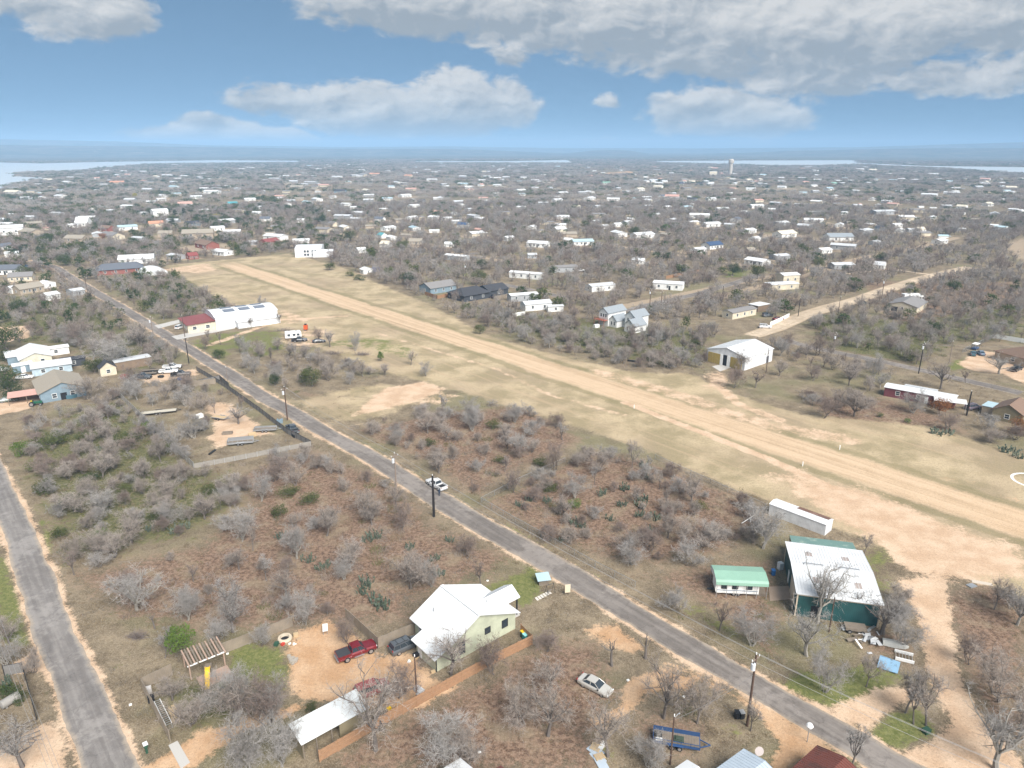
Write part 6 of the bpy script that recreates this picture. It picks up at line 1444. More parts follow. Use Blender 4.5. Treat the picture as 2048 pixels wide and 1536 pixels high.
def build_small_things():
    person()
    # red dirt yard
    t = thing('pergola', 'unfinished timber pergola frame with leaning rafters behind the yellow slide', 'pergola', G(410, 1335), R(38), None, 'the timber pergola'); OBST.append((*G(405, 1330), 4))
    pk = mat('pinkish_timber', (.38, .27, .21), .85, noise=.25)
    for i in range(13): MB().box(-2.3 + i * .4, -2.1 + i * .4, -1.6 + .2 * (i % 3), 2.6, 2.3, 2.42).build('rafter', WOODO if i % 2 else pk, t)
    for y in (-1.3, 1.9): MB().box(-2.4, 2.6, y - .07, y + .07, 2.14, 2.28).build('beam', WHITE if y < 0 else WOODO, t)
    for x in (-2.2, 2.4):
        for y in (-1.3, 1.9): MB().box(x - .08, x + .08, y - .08, y + .08, -.1, 2.13).build('post', pk, t)
    MB().box(-1.6, 2.6, -4.2, -1.5, .0, .12).build('deck', pk, t)
    t = thing('playset_slide', 'bright yellow plastic slide by the pergola', 'slide', G(418, 1352), R(-72), None, 'the yellow slide'); ym = mat('yellow_plastic', (.75, .47, .015), .4)
    path = [(0, 1.5), (.5, 1.45), (1.4, .85), (2.3, .35), (2.9, .22)]
    for (x0, z0), (x1, z1) in zip(path, path[1:]):
        pass
    s = MB()
    for (x0, z0), (x1, z1) in zip(path, path[1:]): s.prism([(x0, -.28, z0), (x1, -.28, z1), (x1, .28, z1), (x0, .28, z0)], (0, 0, -.05), (0, 0, 0))
    s.build('chute', ym, t)
    for sg in (-1, 1):
        s = MB()
        for (x0, z0), (x1, z1) in zip(path, path[1:]): s.prism([(x0, sg * .3, z0 - .04), (x1, sg * .3, z1 - .04), (x1, sg * .3, z1 + .16), (x0, sg * .3, z0 + .16)], (0, -.03, 0), (0, .03, 0))
        s.build('side_wall', ym, t)
    MB().box(-.9, 0, -.45, .45, 1.35, 1.45).build('platform', WOODO, t)
    for x in (-.85, -.08):
        for y in (-.4, .4): MB().box(x - .05, x + .05, y - .05, y + .05, -.1, 1.345).build('post', WOODO, t)
    t = thing('tyre_planter', 'large tyre painted cream lying on the grass as a planter', 'planter', G(570, 1279)); n = 18
    tb = MB(); vs, fs = [], []
    for i in range(n):
        a = 2 * math.pi * i / n
        for r_, z in ((.62, .05), (1.0, .0), (1.08, .22), (1.0, .44), (.66, .46)): vs.append((r_ * math.cos(a), r_ * math.sin(a), z))
    for i in range(n):
        for k in range(5): fs.append((i * 5 + k, ((i + 1) % n) * 5 + k, ((i + 1) % n) * 5 + (k + 1) % 5, i * 5 + (k + 1) % 5))
    tb.add(vs, fs).build('tyre', mat('cream_rubber', (.55, .47, .36), .8), t); MB().cyl((0, 0), .63, .02, .12, 14).build('soil', DARK, t)
    t = thing('folding_table', 'white folding table standing on the red dirt', 'table', G(651, 1263), R(15)); MB().box(-.38, .38, -.9, .9, .70, .76).build('tabletop', WHITE, t)
    for x in (-.3, .3):
        for y in (-.75, .75): MB().box(x - .03, x + .03, y - .03, y + .03, 0, .7).build('leg', GALV, t)
    for i, (px, py, sz, nm, lab, m_) in enumerate(((592, 1272, (.7, .6, .45), 'wooden_crate', 'pale wooden crate near the cream tyre planter', WOODP), (597, 1280, (.6, .5, .3), 'cardboard_box', 'opened cardboard box below the wooden crate', mat('cardboard', (.42, .30, .19), .9)), (583, 1287, (.9, .7, .25), 'plastic_sheet', 'crumpled white plastic sheet beside the tyre planter', WHITE), (566, 1290, (.5, .4, .35), 'toy_cart', 'small red toy cart on the grass by the tyre planter', mat('toy_red', (.5, .06, .04), .5)),
                                                   (553, 1290, (.7, .6, .4), 'garden_tub', 'dark green garden tub left of the tyre planter', mat('dark_green_plastic', (.03, .08, .05), .6)), (586, 1245, (.5, .4, 1.6), 'wall_ladder', 'short wooden ladder leaning by the tan fence', WOODP), (585, 1322, (1.6, 1.3, .5), 'rock_heap', 'pale heap of rubble at the edge of the red dirt', mat('pale_rubble', (.36, .32, .27), .95, noise=.3, nscale=3)),
                                                   (838, 1382, (1.3, .9, .35), 'metal_sheet', 'grey ribbed metal lid lying by the meter pole', ROOFS['silver']), (826, 1318, (1.6, .8, .45), 'lumber_stack', 'stack of raw boards outside the white garage door', WOODP), (833, 1313, (.9, .7, .55), 'dark_crate', 'dark box on the stack of raw boards', DARK), (819, 1324, (.7, .5, .3), 'white_bag', 'white sack beside the stack of raw boards', WHITE),
                                                   (866, 1345, (.6, .4, .3), 'tan_box', 'small tan box by the corner of the sage green house', WOODP), (778, 1419, (.55, .4, .3), 'yellow_box', 'small yellow plastic box behind the big pruned tree', ym))):
        if nm in ('rock_heap', 'plastic_sheet', 'white_bag'):
            o = MB(); r_ = random.Random(i)
            for q in range(14 if nm == 'rock_heap' else 5):
                c = Vector((r_.gauss(0, .32) * sz[0], r_.gauss(0, .32) * sz[1], r_.uniform(0, .3) * sz[2])); w_ = sz[0] * r_.uniform(.12, .26)
                o.prism([c + Vector((math.cos(a + r_.uniform(-.3, .3)), math.sin(a), 0)) * w_ for a in (0, 1.2, 2.4, 3.7, 5.1)], (0, 0, -.05), (w_ * .2, 0, w_ * .8))
            o = o.build(nm, m_); o.location = (*G(px, py), 0); tag(o, lab, nm.split('_')[-1])
            if nm == 'rock_heap': o['kind'] = 'stuff'
        elif nm == 'wall_ladder':
            t = thing(nm, lab, 'ladder', G(px, py), R(38)); 
            for x in (-.2, .2): MB().box(x - .03, x + .03, -.03, .03, 0, 1.7).build('rail', m_, t)
            for z in (.3, .6, .9, 1.2, 1.5): MB().box(-.17, .17, -.02, .02, z, z + .05).build('rung', m_, t)
        elif nm == 'lumber_stack':
            t = thing(nm, lab, 'boards', G(px, py), R(40))
            for q in range(9): MB().box(-.9, .9, -.3, -.12, 0, .045).build('board', m_, t).location = (rng.uniform(-.1, .1), (q % 3) * .2, (q // 3) * .05)
        elif nm == 'dark_crate': bxo(nm, lab, 'box', px, py, sz, m_, R(38), 0.0)
        else: bxo(nm, lab, nm.split('_')[-1], px, py, sz, m_, R(20 + i * 17))
    t = thing('ladder_rack', 'white metal ladder rack leaning along the near tan fence', 'rack', G(330, 1440), R(-50), None, 'the white ladder rack'); OBST.append((*G(328, 1440), 2.5))
    for y in (-.35, .35): MB().box(-3.2, 2.2, y - .04, y + .04, .9, .98).build('rail', WHITE, t)
    for i in range(14): MB().box(-3.1 + i * .4, -3.04 + i * .4, -.35, .35, .91, .96).build('rung', GALV, t)
    for x in (-3, 2):
        for y in (-.35, .35): MB().box(x - .04, x + .04, y - .04, y + .04, 0, .9).build('leg', GALV, t)
    t = thing('board_pile', 'pile of pale planks next to the white ladder rack', 'boards', G(343, 1432), R(-52))
    for q in range(7): o = MB().box(-1.5, 1.5, -.1, .1, 0, .06).build('plank', WOODP, t); o.location = (rng.uniform(-.4, .4), (q % 4) * .24, (q // 4) * .07); o.rotation_euler = (0, 0, rng.uniform(-.1, .1))
    bxo('appliance', 'old white appliance standing at the tan fence corner', 'appliance', 299, 1388, (.7, .7, 1.1), mat('old_white', (.5, .48, .46), .6, noise=.3), R(30)); bxo('black_box', 'black tarp covered box beside the old appliance', 'box', 303, 1402, (.8, .8, .8), DARK, R(30))
    t = thing('mailbox', 'dark green mailbox with a white top by the cracked road', 'mailbox', G(294, 1506), R(40)); MB().box(-.12, .12, -.12, .12, -.1, 1.0).build('post', mat('dark_green_plastic', (.03, .08, .05)), t); MB().box(-.22, .22, -.3, .3, 1.0, 1.4).build('box', mat('dark_green_plastic', (.03, .08, .05)), t); MB().box(-.26, .26, -.34, .34, 1.402, 1.46).build('cover', WHITE, t)
    # front of the green house
    t = thing('well_house', 'low pump house with a pale square roof on the grass beside the road', 'pump house', G(1086, 1166), R(12), None, 'the pale roofed pump house'); MB().box(-.85, .85, -.7, .7, -.1, 1.0).build('wall', WOODO, t); MB().prism([(-1.15, -1.0, 1.05), (1.15, -1.0, 1.05), (1.15, 1.0, 1.35), (-1.15, 1.0, 1.35)], (0, 0, 0), (0, 0, .08)).build('roof', ROOFS['blue'], t)
    for i in range(6):
        px, py = 1074 + i * 5.0, 1198 - i * 2.6; o = MB().box(-.2, .2, -.42, .42, .0, .06).build('stepping_stone', mat('pale_stone', (.60, .56, .50), .9)); o.location = (*G(px, py), 0); o.rotation_euler = (0, 0, R(25))
        tag(o, ('first', 'second', 'third', 'fourth', 'fifth', 'last')[i] + ' pale stepping stone counted from the sage green house', 'stepping stone', 'stepping stones across the lawn')
    t = thing('swing_frame', 'dark swing frame on the lawn behind the stepping stones', 'frame', G(1100, 1186), R(30))
    for x in (-.7, .7): MB().tube([(x, -.5, 0), (x, 0, 1.7), (x, .5, 0)], .04, 5).build('leg', BLACKT, t)
    MB().tube([(-.7, 0, 1.7), (.7, 0, 1.7)], .04, 5).build('bar', BLACKT, t); MB().box(-.4, .4, -.2, .2, .5, .56).build('seat', WOODO, t)
    t = thing('pale_board', 'tall pale board standing near the road edge by the lawn', 'board', G(1135, 1190), R(10)); MB().prism([(-.45, -.04, .5), (.45, -.04, .5), (.45, -.04, 2.0), (-.45, -.04, 2.0)], (0, 0, 0), (0, .08, 0)).build('panel', mat('cream_board', (.66, .57, .42), .8), t)
    for x in (-.35, .35): MB().box(x - .04, x + .04, .05, .12, -.1, 1.8).build('post', WOODO, t)
    bl_, gr_ = mat('black_plastic', (.02, .02, .022), .5), mat('teal_plastic', (.03, .22, .22), .5)
    bin_('green bin with a yellow lid inside the cedar fence end', 1046, 1274, mat('dark_green_plastic', (.03, .08, .05)), ym, R(40)); bin_('teal bin beside the yellow lidded one', 1050, 1280, gr_, mat('pale_teal', (.25, .55, .55), .5), R(40)); bin_('black bin by the nearest pole, left of the pair', 1473, 1436, bl_, bl_, 0); bin_('black bin by the nearest pole, with a white label on its lid', 1483, 1436, bl_, mat('greyed_lid', (.3, .3, .3), .5), .2)
    bin_('blue recycling bin between the carport and the teal barn', 1546, 1150, mat('blue_plastic', (.03, .13, .34), .5), mat('blue_plastic', (.03, .13, .34)), 0); bxo('white_tank', 'white plastic tank beside the teal barn wall', 'tank', 1560, 1138, (.8, .8, 1.3), WHITE, .3); bxo('wood_platform', 'low weathered wood platform at the carport corner', 'platform', 1519, 1184, (1.6, 2.4, .5), WOODO, R(-6))
    # junk at the bottom
    t = thing('metal_sheets', 'overlapping pale sheets of metal on the ground under the pallets', 'sheet metal', G(1196, 1515), R(-60), None, 'the sheet metal pile')
    for i, (x, y, a) in enumerate(((0, 0, 0), (-.9, .3, .25), (.9, -.2, -.2))): o = MB().box(-1.0, 1.0, -.6, .6, 0, .03).build('sheet', metal_roof_mat('blue_grey_sheet', (.46, .53, .60)), t); o.location = (x, y, .02 + i * .05); o.rotation_euler = (0, 0, a)
    pallet('pale wooden pallet on the sheet metal pile, farther one', 1191, 1497, R(-30), .15, .12); pallet('pale wooden pallet on the sheet metal pile, nearer one', 1199, 1516, R(20), .16, -.1); bxo('foam_block', 'white foam block leaning by the pallets', 'foam', 1204, 1493, (.5, 1.4, .3), WHITE, R(-30))
    t = thing('satellite_dish', 'grey satellite dish on a bent white arm beside the pale blue roof', 'satellite dish', G(1508, 1524), R(-40)); MB().tube([(0, 0, 0), (0, 0, 1.6), (.35, 0, 2.0)], .05, 8).build('mast', WHITE, t)
    MB().tube([(.35, -.06, 2.02), (.40, -.10, 2.06), (.5, -.2, 2.12)], [.08, .45, .55], 14).build('dish', mat('dish_grey', (.45, .40, .38), .5), t)
    t = thing('round_dish', 'white ball shaped dish on the corner of the rusty maroon roof', 'dish', G(1614, 1484), 0); MB().cyl((0, 0), .06, 0, 2.2, 8).build('mast', GALV, t); MB().tube([(0, 0, 2.2), (0, 0, 2.3), (0, 0, 2.55), (0, 0, 2.8), (0, 0, 2.9)], [.1, .35, .45, .3, .05], 14).build('dome', WHITE, t)
    bxo('kettle_grill', 'dark green box on the grassy island between the sandy drives', 'box', 1852, 1465, (.9, .7, .6), mat('dark_green_plastic', (.03, .08, .05)), .4); bxo('roof_sheet', 'pale panel lying on bare ground near the sandy drive', 'panel', 1964, 1166, (3.0, .9, .06), mat('pale_board', (.52, .45, .37), .8), R(-20)); bxo('window_frame', 'grey metal frame lying in the grass beside the pale panel', 'frame', 1943, 1172, (1.4, 1.0, .15), GALV, R(20))
    t = thing('small_trailer', 'thin white boat mast lying on supports by the cactus lot', 'mast', G(1500, 1042), R(42)); MB().tube([(-3.2, 0, .7), (3.2, 0, .8)], .07, 6).build('mast', WHITE, t); MB().tube([(-1.5, -.9, .6), (1.4, .7, .7)], .05, 6).build('boom', WHITE, t); MB().box(-.3, .3, -.2, .2, 0, .65).build('stand', GALV, t)
    for px, py, lab in ((1268, 817, 'slim white marker post on the near edge of the airstrip by the pale track'), (1605, 932, 'slim white marker post at the near edge of the airstrip'), (1679, 899, 'slim white marker post at the far edge of the airstrip')): bxo('marker_post', lab, 'marker post', px, py, (.16, .16, 1.1), WHITE)
    t = thing('orange_hopper', 'orange machine hopper standing by the brush pile', 'machine', G(612, 661), 0); om = mat('machine_orange', (.55, .10, .03), .5); MB().prism([(-.7, -.7, .5), (.7, -.7, .5), (.7, .7, .5), (-.7, .7, .5)], (0, 0, 0), (0, 0, 1.8)).build('hopper', om, t); MB().box(-.4, .4, -.4, .4, 2.32, 2.8).build('motor', BLACKT, t); wheels(t, (0,), .8, .3)
    # brush piles
    r = random.Random(5)
    for (px, py, w, lab) in ((568, 662, 6.0, 'long grey brush pile behind the dark pickup'), (668, 708, 4.5, 'grey brush pile in the sparse lot, farther left one'), (725, 710, 4.0, 'grey brush pile in the sparse lot, farther right one'), (275, 1275, 1.6, 'small heap of cut branches near the stubby dark tree')):
        V, F = [], []
        for i in range(420): p = Vector((r.gauss(0, .34) * w, r.gauss(0, .16) * w, abs(r.gauss(0, .22)) * w * .4)); tri_twig(V, F, p, unit(r), r.uniform(.7, 2.0), .07, r)
        o = link('brush_pile', np_mesh('brush_pile', [tuple(v) for v in V], F, mat('dead_branches', (.20, .165, .145), .95, noise=.3))); o.location = (*G(px, py), 0); tag(o, lab, 'brush pile')
    bxo('hay_roller', 'dark length of pipe lying at the edge of the airfield thicket', 'pipe', 1268, 724, (4.5, .7, .6), BLACKT, R(-25))
    bxo('tarp_cover', 'bright blue tarp beside the white hut beyond the airfield', 'tarp', 752, 542, (4, 3, 2.2), mat('blue_tarp', (.02, .06, .40), .6), R(20)); bxo('white_tank', 'white tank in the scrub by the deck of the two storey house', 'tank', 1193, 655, (2.2, 1.2, 1.3), WHITE, R(30))
    t = thing('propane_tank', 'white rounded tank under trees at the lower left', 'tank', G(22, 1408), R(60)); MB().tube([(-1.5, 0, .8), (-1.35, 0, .8), (1.35, 0, .8), (1.5, 0, .8)], [.2, .75, .75, .2], 16).build('tank', mat('chalky_white', (.27, .255, .235), .8, noise=.3), t); t.scale = (.8, .8, .8)
    for x in (-.8, .8): MB().box(x - .12, x + .12, -.5, .5, 0, .3).build('saddle', GALV, t)
    for i in range(5):                          # poles stacked on the ground at the lower left
        a, b = G(-10 + i * 2, 1475 + i * 7), G(72 + i * 3, 1440 + i * 8); o = MB().tube([(a[0], a[1], .15 + .02 * i), (b[0], b[1], .25)], .07, 6).build('rail_pole', WOODO); tag(o, ('first', 'second', 'third', 'fourth', 'nearest')[i] + ' grey pole of the row lying by the lower left drive', 'pole', 'grey poles lying on the ground')
    for px, py, lab in ((1256, 1361, 'white scrap of paper right of the silver sedan'), (1368, 1394, 'white plastic scrap under the open tree by the road'), (261, 1410, 'white litter on the verge beside the tan fence corner'), (959, 1505, 'small pale stone among the brown leaves at the bottom'), (975, 1162, 'pale rock by the lawn corner of the sage green house'), (455, 1308, 'white bag on the grass under the pergola')):
        bxo('litter', lab, 'litter', px, py, (.35, .3, .12), WHITE, .5)
    x, y = G(1136, 1468)

# ------------------------------------------------------------------ plants
TWIG = leafmat('grey_twigs', (0.255, 0.215, 0.182), (0.410, 0.360, 0.318), trans=0.12)
TWIG_BROWN = leafmat('brown_twigs', (0.180, 0.138, 0.116), (0.305, 0.245, 0.212), trans=0.12)
TWIG_PALE = leafmat('pale_twigs', (0.26, 0.24, 0.222), (0.40, 0.375, 0.35), trans=0.12)
BARK = mat('grey_bark', (0.150, 0.130, 0.116), 0.95, noise=0.3, nscale=2.0)
BARK_PALE = mat('pale_bark', (0.27, 0.25, 0.22), 0.95, noise=0.25, nscale=2.0)
LEAF_DARK = leafmat('oak_leaves', (0.030, 0.052, 0.018), (0.085, 0.115, 0.038))
LEAF_OLIVE = leafmat('olive_leaves', (0.065, 0.080, 0.026), (0.135, 0.150, 0.055))
LEAF_BRIGHT = leafmat('bright_leaves', (0.075, 0.135, 0.022), (0.150, 0.215, 0.050))
LEAF_YELLOW = leafmat('yellow_leaves', (0.30, 0.25, 0.03), (0.42, 0.36, 0.06))
LEAF_RUST = leafmat('rust_leaves', (0.22, 0.095, 0.035), (0.33, 0.155, 0.065))
CACT = leafmat('cactus_pads', (0.060, 0.082, 0.058), (0.150, 0.170, 0.125), trans=0.0)
WEED_TAN = leafmat('tan_weeds', (0.20, 0.155, 0.095), (0.34, 0.275, 0.185))
WEED_RED = leafmat('russet_weeds', (0.14, 0.075, 0.045), (0.25, 0.155, 0.10))
WEED_GREY = leafmat('grey_weeds', (0.20, 0.18, 0.155), (0.34, 0.31, 0.27))
WEED_GREEN = leafmat('green_weeds', (0.085, 0.105, 0.030), (0.17, 0.19, 0.07))


def unit(r):
    while True:
        v = Vector((r.uniform(-1, 1), r.uniform(-1, 1), r.uniform(-1, 1)))
        if 0.05 < v.length < 1: return v.normalized()


def tri_twig(V, F, p, d, ln, w, r):
    s = d.cross(unit(r))
    s = s.normalized() * w * 0.5 if s.length > 1e-4 else Vector((w * .5, 0, 0))
    o = len(V); V += [p + s, p - s, p + d * ln]; F.append((o, o + 1, o + 2))


def bare_tree_meshes(name, seed, Ht, Wd, limbs, sec, ter, twg, tw, stems=1, fork=0.24, tmat=None, bmat=None, lift=0.35, droop=0.0, trunk_r=0.15):
    """(trunk mesh, crown mesh) of a leafless tree"""
    r = random.Random(seed); tm = MB(); V, F = [], []
    ends = []
    for s_ in range(stems):
        b = Vector((r.uniform(-.25, .25), r.uniform(-.25, .25), 0)) * (stems > 1)
        tilt = Vector((r.uniform(-1, 1), r.uniform(-1, 1), 0)) * (0.06 if stems == 1 else 0.22) * Ht
        top = b + tilt * 0.6 + Vector((0, 0, Ht * fork * r.uniform(.85, 1.2)))
        rr = trunk_r * r.uniform(.85, 1.15) / (1 if stems == 1 else 1.5)
        tm.tube([b - Vector((0, 0, .25)), b + (top - b) * .5 + Vector((r.uniform(-.1, .1), r.uniform(-.1, .1), 0)), top], [rr * 1.3, rr, rr * .9], 6)
        n = max(2, limbs // stems)
        for k in range(n):
            a = 2 * math.pi * (k + r.uniform(-.3, .3)) / n + s_ * 2.1
            out = r.uniform(.4, 1.12); el_ = r.uniform(0.08, 1.0) if k else 1.0
            end = Vector((math.cos(a) * Wd / 2 * out * math.sqrt(max(.12, 1 - el_ ** 2 * .8)), math.sin(a) * Wd / 2 * out * math.sqrt(max(.12, 1 - el_ ** 2 * .8)), Ht * (fork + (1 - fork) * (.35 + .55 * el_))))
            end += tilt * .5
            c1 = top + (end - top) * .35 + unit(r) * .25 * Wd / 6 - Vector((0, 0, lift * .3)); c2 = top + (end - top) * .7 + unit(r) * .3 * Wd / 6
            path = [top, c1, c2, end]; ra = [rr * .62, rr * .46, rr * .3, rr * .14]
            tm.tube(path, ra, 4, False)
            for i in range(sec):
                f = r.uniform(.25, 1.0) * 2.999; q = int(f); p = path[q].lerp(path[q + 1], f - q)
                d = ((end - top).normalized() * .55 + unit(r) + Vector((0, 0, lift))).normalized()
                ln = r.uniform(.14, .30) * Wd * (1.1 - .3 * f / 3)
                m1 = p + d * ln * .5 + unit(r) * ln * .12; e = p + d * ln + Vector((0, 0, .1 * ln)) - Vector((0, 0, droop * ln))
                tm.tube([p, m1, e], [rr * .22, rr * .15, rr * .07], 3, False)
                ends.append((p, m1, e, d, ln))
    for (p, m1, e, d, ln) in ends:
        for j in range(ter):
            f = r.uniform(.15, 1); q = p.lerp(m1, f * 2) if f < .5 else m1.lerp(e, f * 2 - 1)
            dd = (d * .5 + unit(r) + Vector((0, 0, lift * .8 - droop))).normalized(); L_ = ln * r.uniform(.4, .8)
            tri_twig(V, F, q, dd, L_, tw * 1.5, r)
            for k in range(twg):
                qq = q + dd * L_ * r.uniform(.2, .95); d3 = (dd * .7 + unit(r) + Vector((0, 0, lift * .5 - droop))).normalized()
                tri_twig(V, F, qq, d3, L_ * r.uniform(.4, .95), tw, r)
    return tm.mesh(name + '_trunk', bmat or BARK), np_mesh(name + '_crown', [tuple(v) for v in V], F, tmat or TWIG)


def leafy_meshes(name, seed, Ht, Wd, blobs, per, size, lm, fork=.3, bmat=None, flat=.75, conic=0.0):
    """(trunk mesh, crown mesh) of a leafy tree: sprays of small leaf faces gathered in uneven clumps"""
    r = random.Random(seed); tm = MB(); V, F = [], []
    top = Vector((r.uniform(-.2, .2), r.uniform(-.2, .2), Ht * fork))
    tm.tube([(0, 0, -.25), top * .5, top], [.05 * Wd * .6, .04 * Wd * .6, .035 * Wd * .6], 6)
    for i in range(blobs):
        a = r.uniform(0, 2 * math.pi); h_ = r.uniform(.0, 1)
        rad = Wd / 2 * math.sqrt(r.uniform(.05, 1)) * .78 * (math.sqrt(max(.1, 1 - (h_ - .25) ** 2 * 1.3)) if not conic else (1.05 - h_ * conic))
        c = Vector((math.cos(a) * rad, math.sin(a) * rad, Ht * (fork * .8 + (1 - fork * .8) * (.12 + .74 * h_))))
        if i % 3 == 0: tm.tube([top, top.lerp(c, .6) + unit(r) * .2, c], [.022 * Wd * .6, .014 * Wd * .6, .006 * Wd * .6], 3, False)
        cr = Wd * r.uniform(.12, .2) * (1 - conic * h_ * .5)
        for k in range(per):
            u = unit(r) * cr * r.uniform(.45, 1) ** .6; u.z *= flat
            p = c + u; n = (u.normalized() * .7 + unit(r) * .8 + Vector((0, 0, .3))).normalized()
            s1 = n.cross(unit(r)).normalized() * size * r.uniform(.6, 1.2); s2 = n.cross(s1).normalized() * size * r.uniform(.35, .7)
            o = len(V); V += [p + s1, p + s2, p - s1, p - s2]; F.append((o, o + 1, o + 2, o + 3))
    return tm.mesh(name + '_trunk', bmat or BARK), np_mesh(name + '_crown', [tuple(v) for v in V], F, lm)


def cactus_mesh(seed, rad, pads):
    r = random.Random(seed); mb = MB()
    for i in range(pads):
        a = r.uniform(0, 2 * math.pi); q = rad * math.sqrt(r.random())
        c = Vector((math.cos(a) * q, math.sin(a) * q * .8, 0)); z = 0
        d = Vector((math.cos(a), math.sin(a), 0)) * r.uniform(0, .5)
        for j in range(r.choice((2, 3, 3, 4))):
            up = (Vector((0, 0, 1)) + d + unit(r) * .45).normalized(); sd = up.cross(unit(r)).normalized(); nn = up.cross(sd)
            h = r.uniform(.28, .42); w = h * .36
            ring = [c + up * h * (.5 - .5 * math.cos(math.pi * t)) + sd * w * s for t, s in ((.08, -.4), (.35, -.95), (.65, -1), (.9, -.55), (1, 0), (.9, .55), (.65, 1), (.35, .95), (.08, .4))]
            mb.prism(ring, nn * -.035, nn * .035)
            c = c + up * h * .9
    return mb.mesh('cactus', CACT)


def weed_mesh(name, seed, n, h, rad, m, w=.03):
    r = random.Random(seed); V, F = [], []
    for i in range(n):
        a = r.uniform(0, 6.283); q = rad * math.sqrt(r.random()); p = Vector((math.cos(a) * q, math.sin(a) * q, -.02))
        d = (Vector((0, 0, 1)) + unit(r) * .75).normalized()
        tri_twig(V, F, p, d, h * r.uniform(.5, 1.1), w, r)
    return np_mesh(name, [tuple(v) for v in V], F, m)


PROTO = {}


def protos():
    t = PROTO
    t['tree'] = [bare_tree_meshes('bare', 100 + i, 6.2, w, lb, 7, 8, 10, .026, stems=st, fork=fk, tmat=tm_, bmat=bm, trunk_r=tr)
                 for i, (w, lb, st, fk, tm_, bm, tr) in enumerate(((6.6, 8, 1, .18, TWIG, BARK, .17), (7.0, 9, 2, .13, TWIG, BARK, .17), (5.6, 7, 1, .24, TWIG, BARK, .14), (7.4, 9, 3, .10, TWIG_PALE, BARK_PALE, .18), (6.4, 8, 2, .16, TWIG_BROWN, BARK, .15), (6.0, 8, 1, .2, TWIG_PALE, BARK_PALE, .17)))]
    t['slim'] = [bare_tree_meshes('slim', 130 + i, 6.0, 2.9, 6, 7, 7, 8, .024, fork=.3, tmat=tm_, lift=.7, trunk_r=.09) for i, tm_ in enumerate((TWIG, TWIG_BROWN, TWIG_PALE))]
    t['open'] = [bare_tree_meshes('open', 140 + i, 6.2, 6.6, 8, 7, 6, 7, .026, fork=.3, tmat=tm_, bmat=bm, lift=.2, trunk_r=.2) for i, (tm_, bm) in enumerate(((TWIG_PALE, BARK_PALE), (TWIG, BARK), (TWIG_PALE, BARK)))]
    t['snag'] = [bare_tree_meshes('snag', 150 + i, 4.2, 2.6, 4, 3, 2, 2, .028, fork=.5, tmat=TWIG_BROWN, lift=.6, trunk_r=.17) for i in range(2)]
    t['shrub'] = [bare_tree_meshes('shrub', 160 + i, 3.0, 4.6, 9, 7, 8, 8, .024, stems=3, fork=.1, tmat=tm_, lift=.5, trunk_r=.07) for i, tm_ in enumerate((TWIG, TWIG_PALE, TWIG_BROWN, TWIG))]
    t['oak'] = [leafy_meshes('oak', 170 + i, 6.5, 8.0, 46, 60, .17, lm, .24) for i, lm in enumerate((LEAF_DARK, LEAF_DARK, LEAF_OLIVE))]
    t['bright'] = [leafy_meshes('juniper', 175, 4.6, 3.2, 34, 60, .11, LEAF_BRIGHT, .2, flat=1.0)]
    t['yellow'] = [leafy_meshes('yellowtree', 176, 6.5, 6.0, 36, 50, .17, LEAF_YELLOW, .25)]
    t['rust'] = [leafy_meshes('rusttree', 177, 5.0, 5.6, 36, 50, .14, LEAF_RUST, .2)]
    t['pine'] = [leafy_meshes('pine', 178, 12.0, 5.0, 30, 60, .18, LEAF_DARK, .45, conic=.7)]
    t['bush'] = [leafy_meshes('bush', 180 + i, 2.6, 4.4, 26, 46, .12, lm, .12, flat=.8) for i, lm in enumerate((LEAF_DARK, LEAF_OLIVE, LEAF_BRIGHT))]
    # coarser kinds for the woods farther off
    t['midtree'] = [bare_tree_meshes('midtree', 200 + i, 6.2, 7.0, 7, 6, 5, 5, .064, stems=st, fork=.22, tmat=tm_) for i, (st, tm_) in enumerate(((1, TWIG), (2, TWIG), (1, TWIG_BROWN), (2, TWIG_PALE), (1, TWIG)))]
    t['midshrub'] = [bare_tree_meshes('midshrub', 210 + i, 2.8, 4.6, 7, 5, 5, 5, .058, stems=2, fork=.1, tmat=tm_, lift=.5, trunk_r=.06) for i, tm_ in enumerate((TWIG, TWIG_PALE, TWIG_BROWN))]
    t['fartree'] = [bare_tree_meshes('fartree', 220 + i, 6.2, 7.4, 6, 5, 4, 4, .13, fork=.2, tmat=tm_) for i, tm_ in enumerate((TWIG, TWIG_BROWN, TWIG, TWIG_PALE))]
    t['faroak'] = [leafy_meshes('faroak', 230 + i, 6.5, 8.5, 24, 14, .45, lm, .22) for i, lm in enumerate((LEAF_DARK, LEAF_OLIVE))]


def joined(name, pair):
    """trunk and crown in one mesh, for the massed woods"""
    bm = bmesh.new(); bm.from_mesh(pair[0]); k = len(bm.faces); bm.from_mesh(pair[1]); bm.faces.ensure_lookup_table()
    for f in bm.faces[k:]: f.material_index = 1
    me = bpy.data.meshes.new(name); bm.to_mesh(me); bm.free()
    me.materials.append(pair[0].materials[0]); me.materials.append(pair[1].materials[0])
    return me


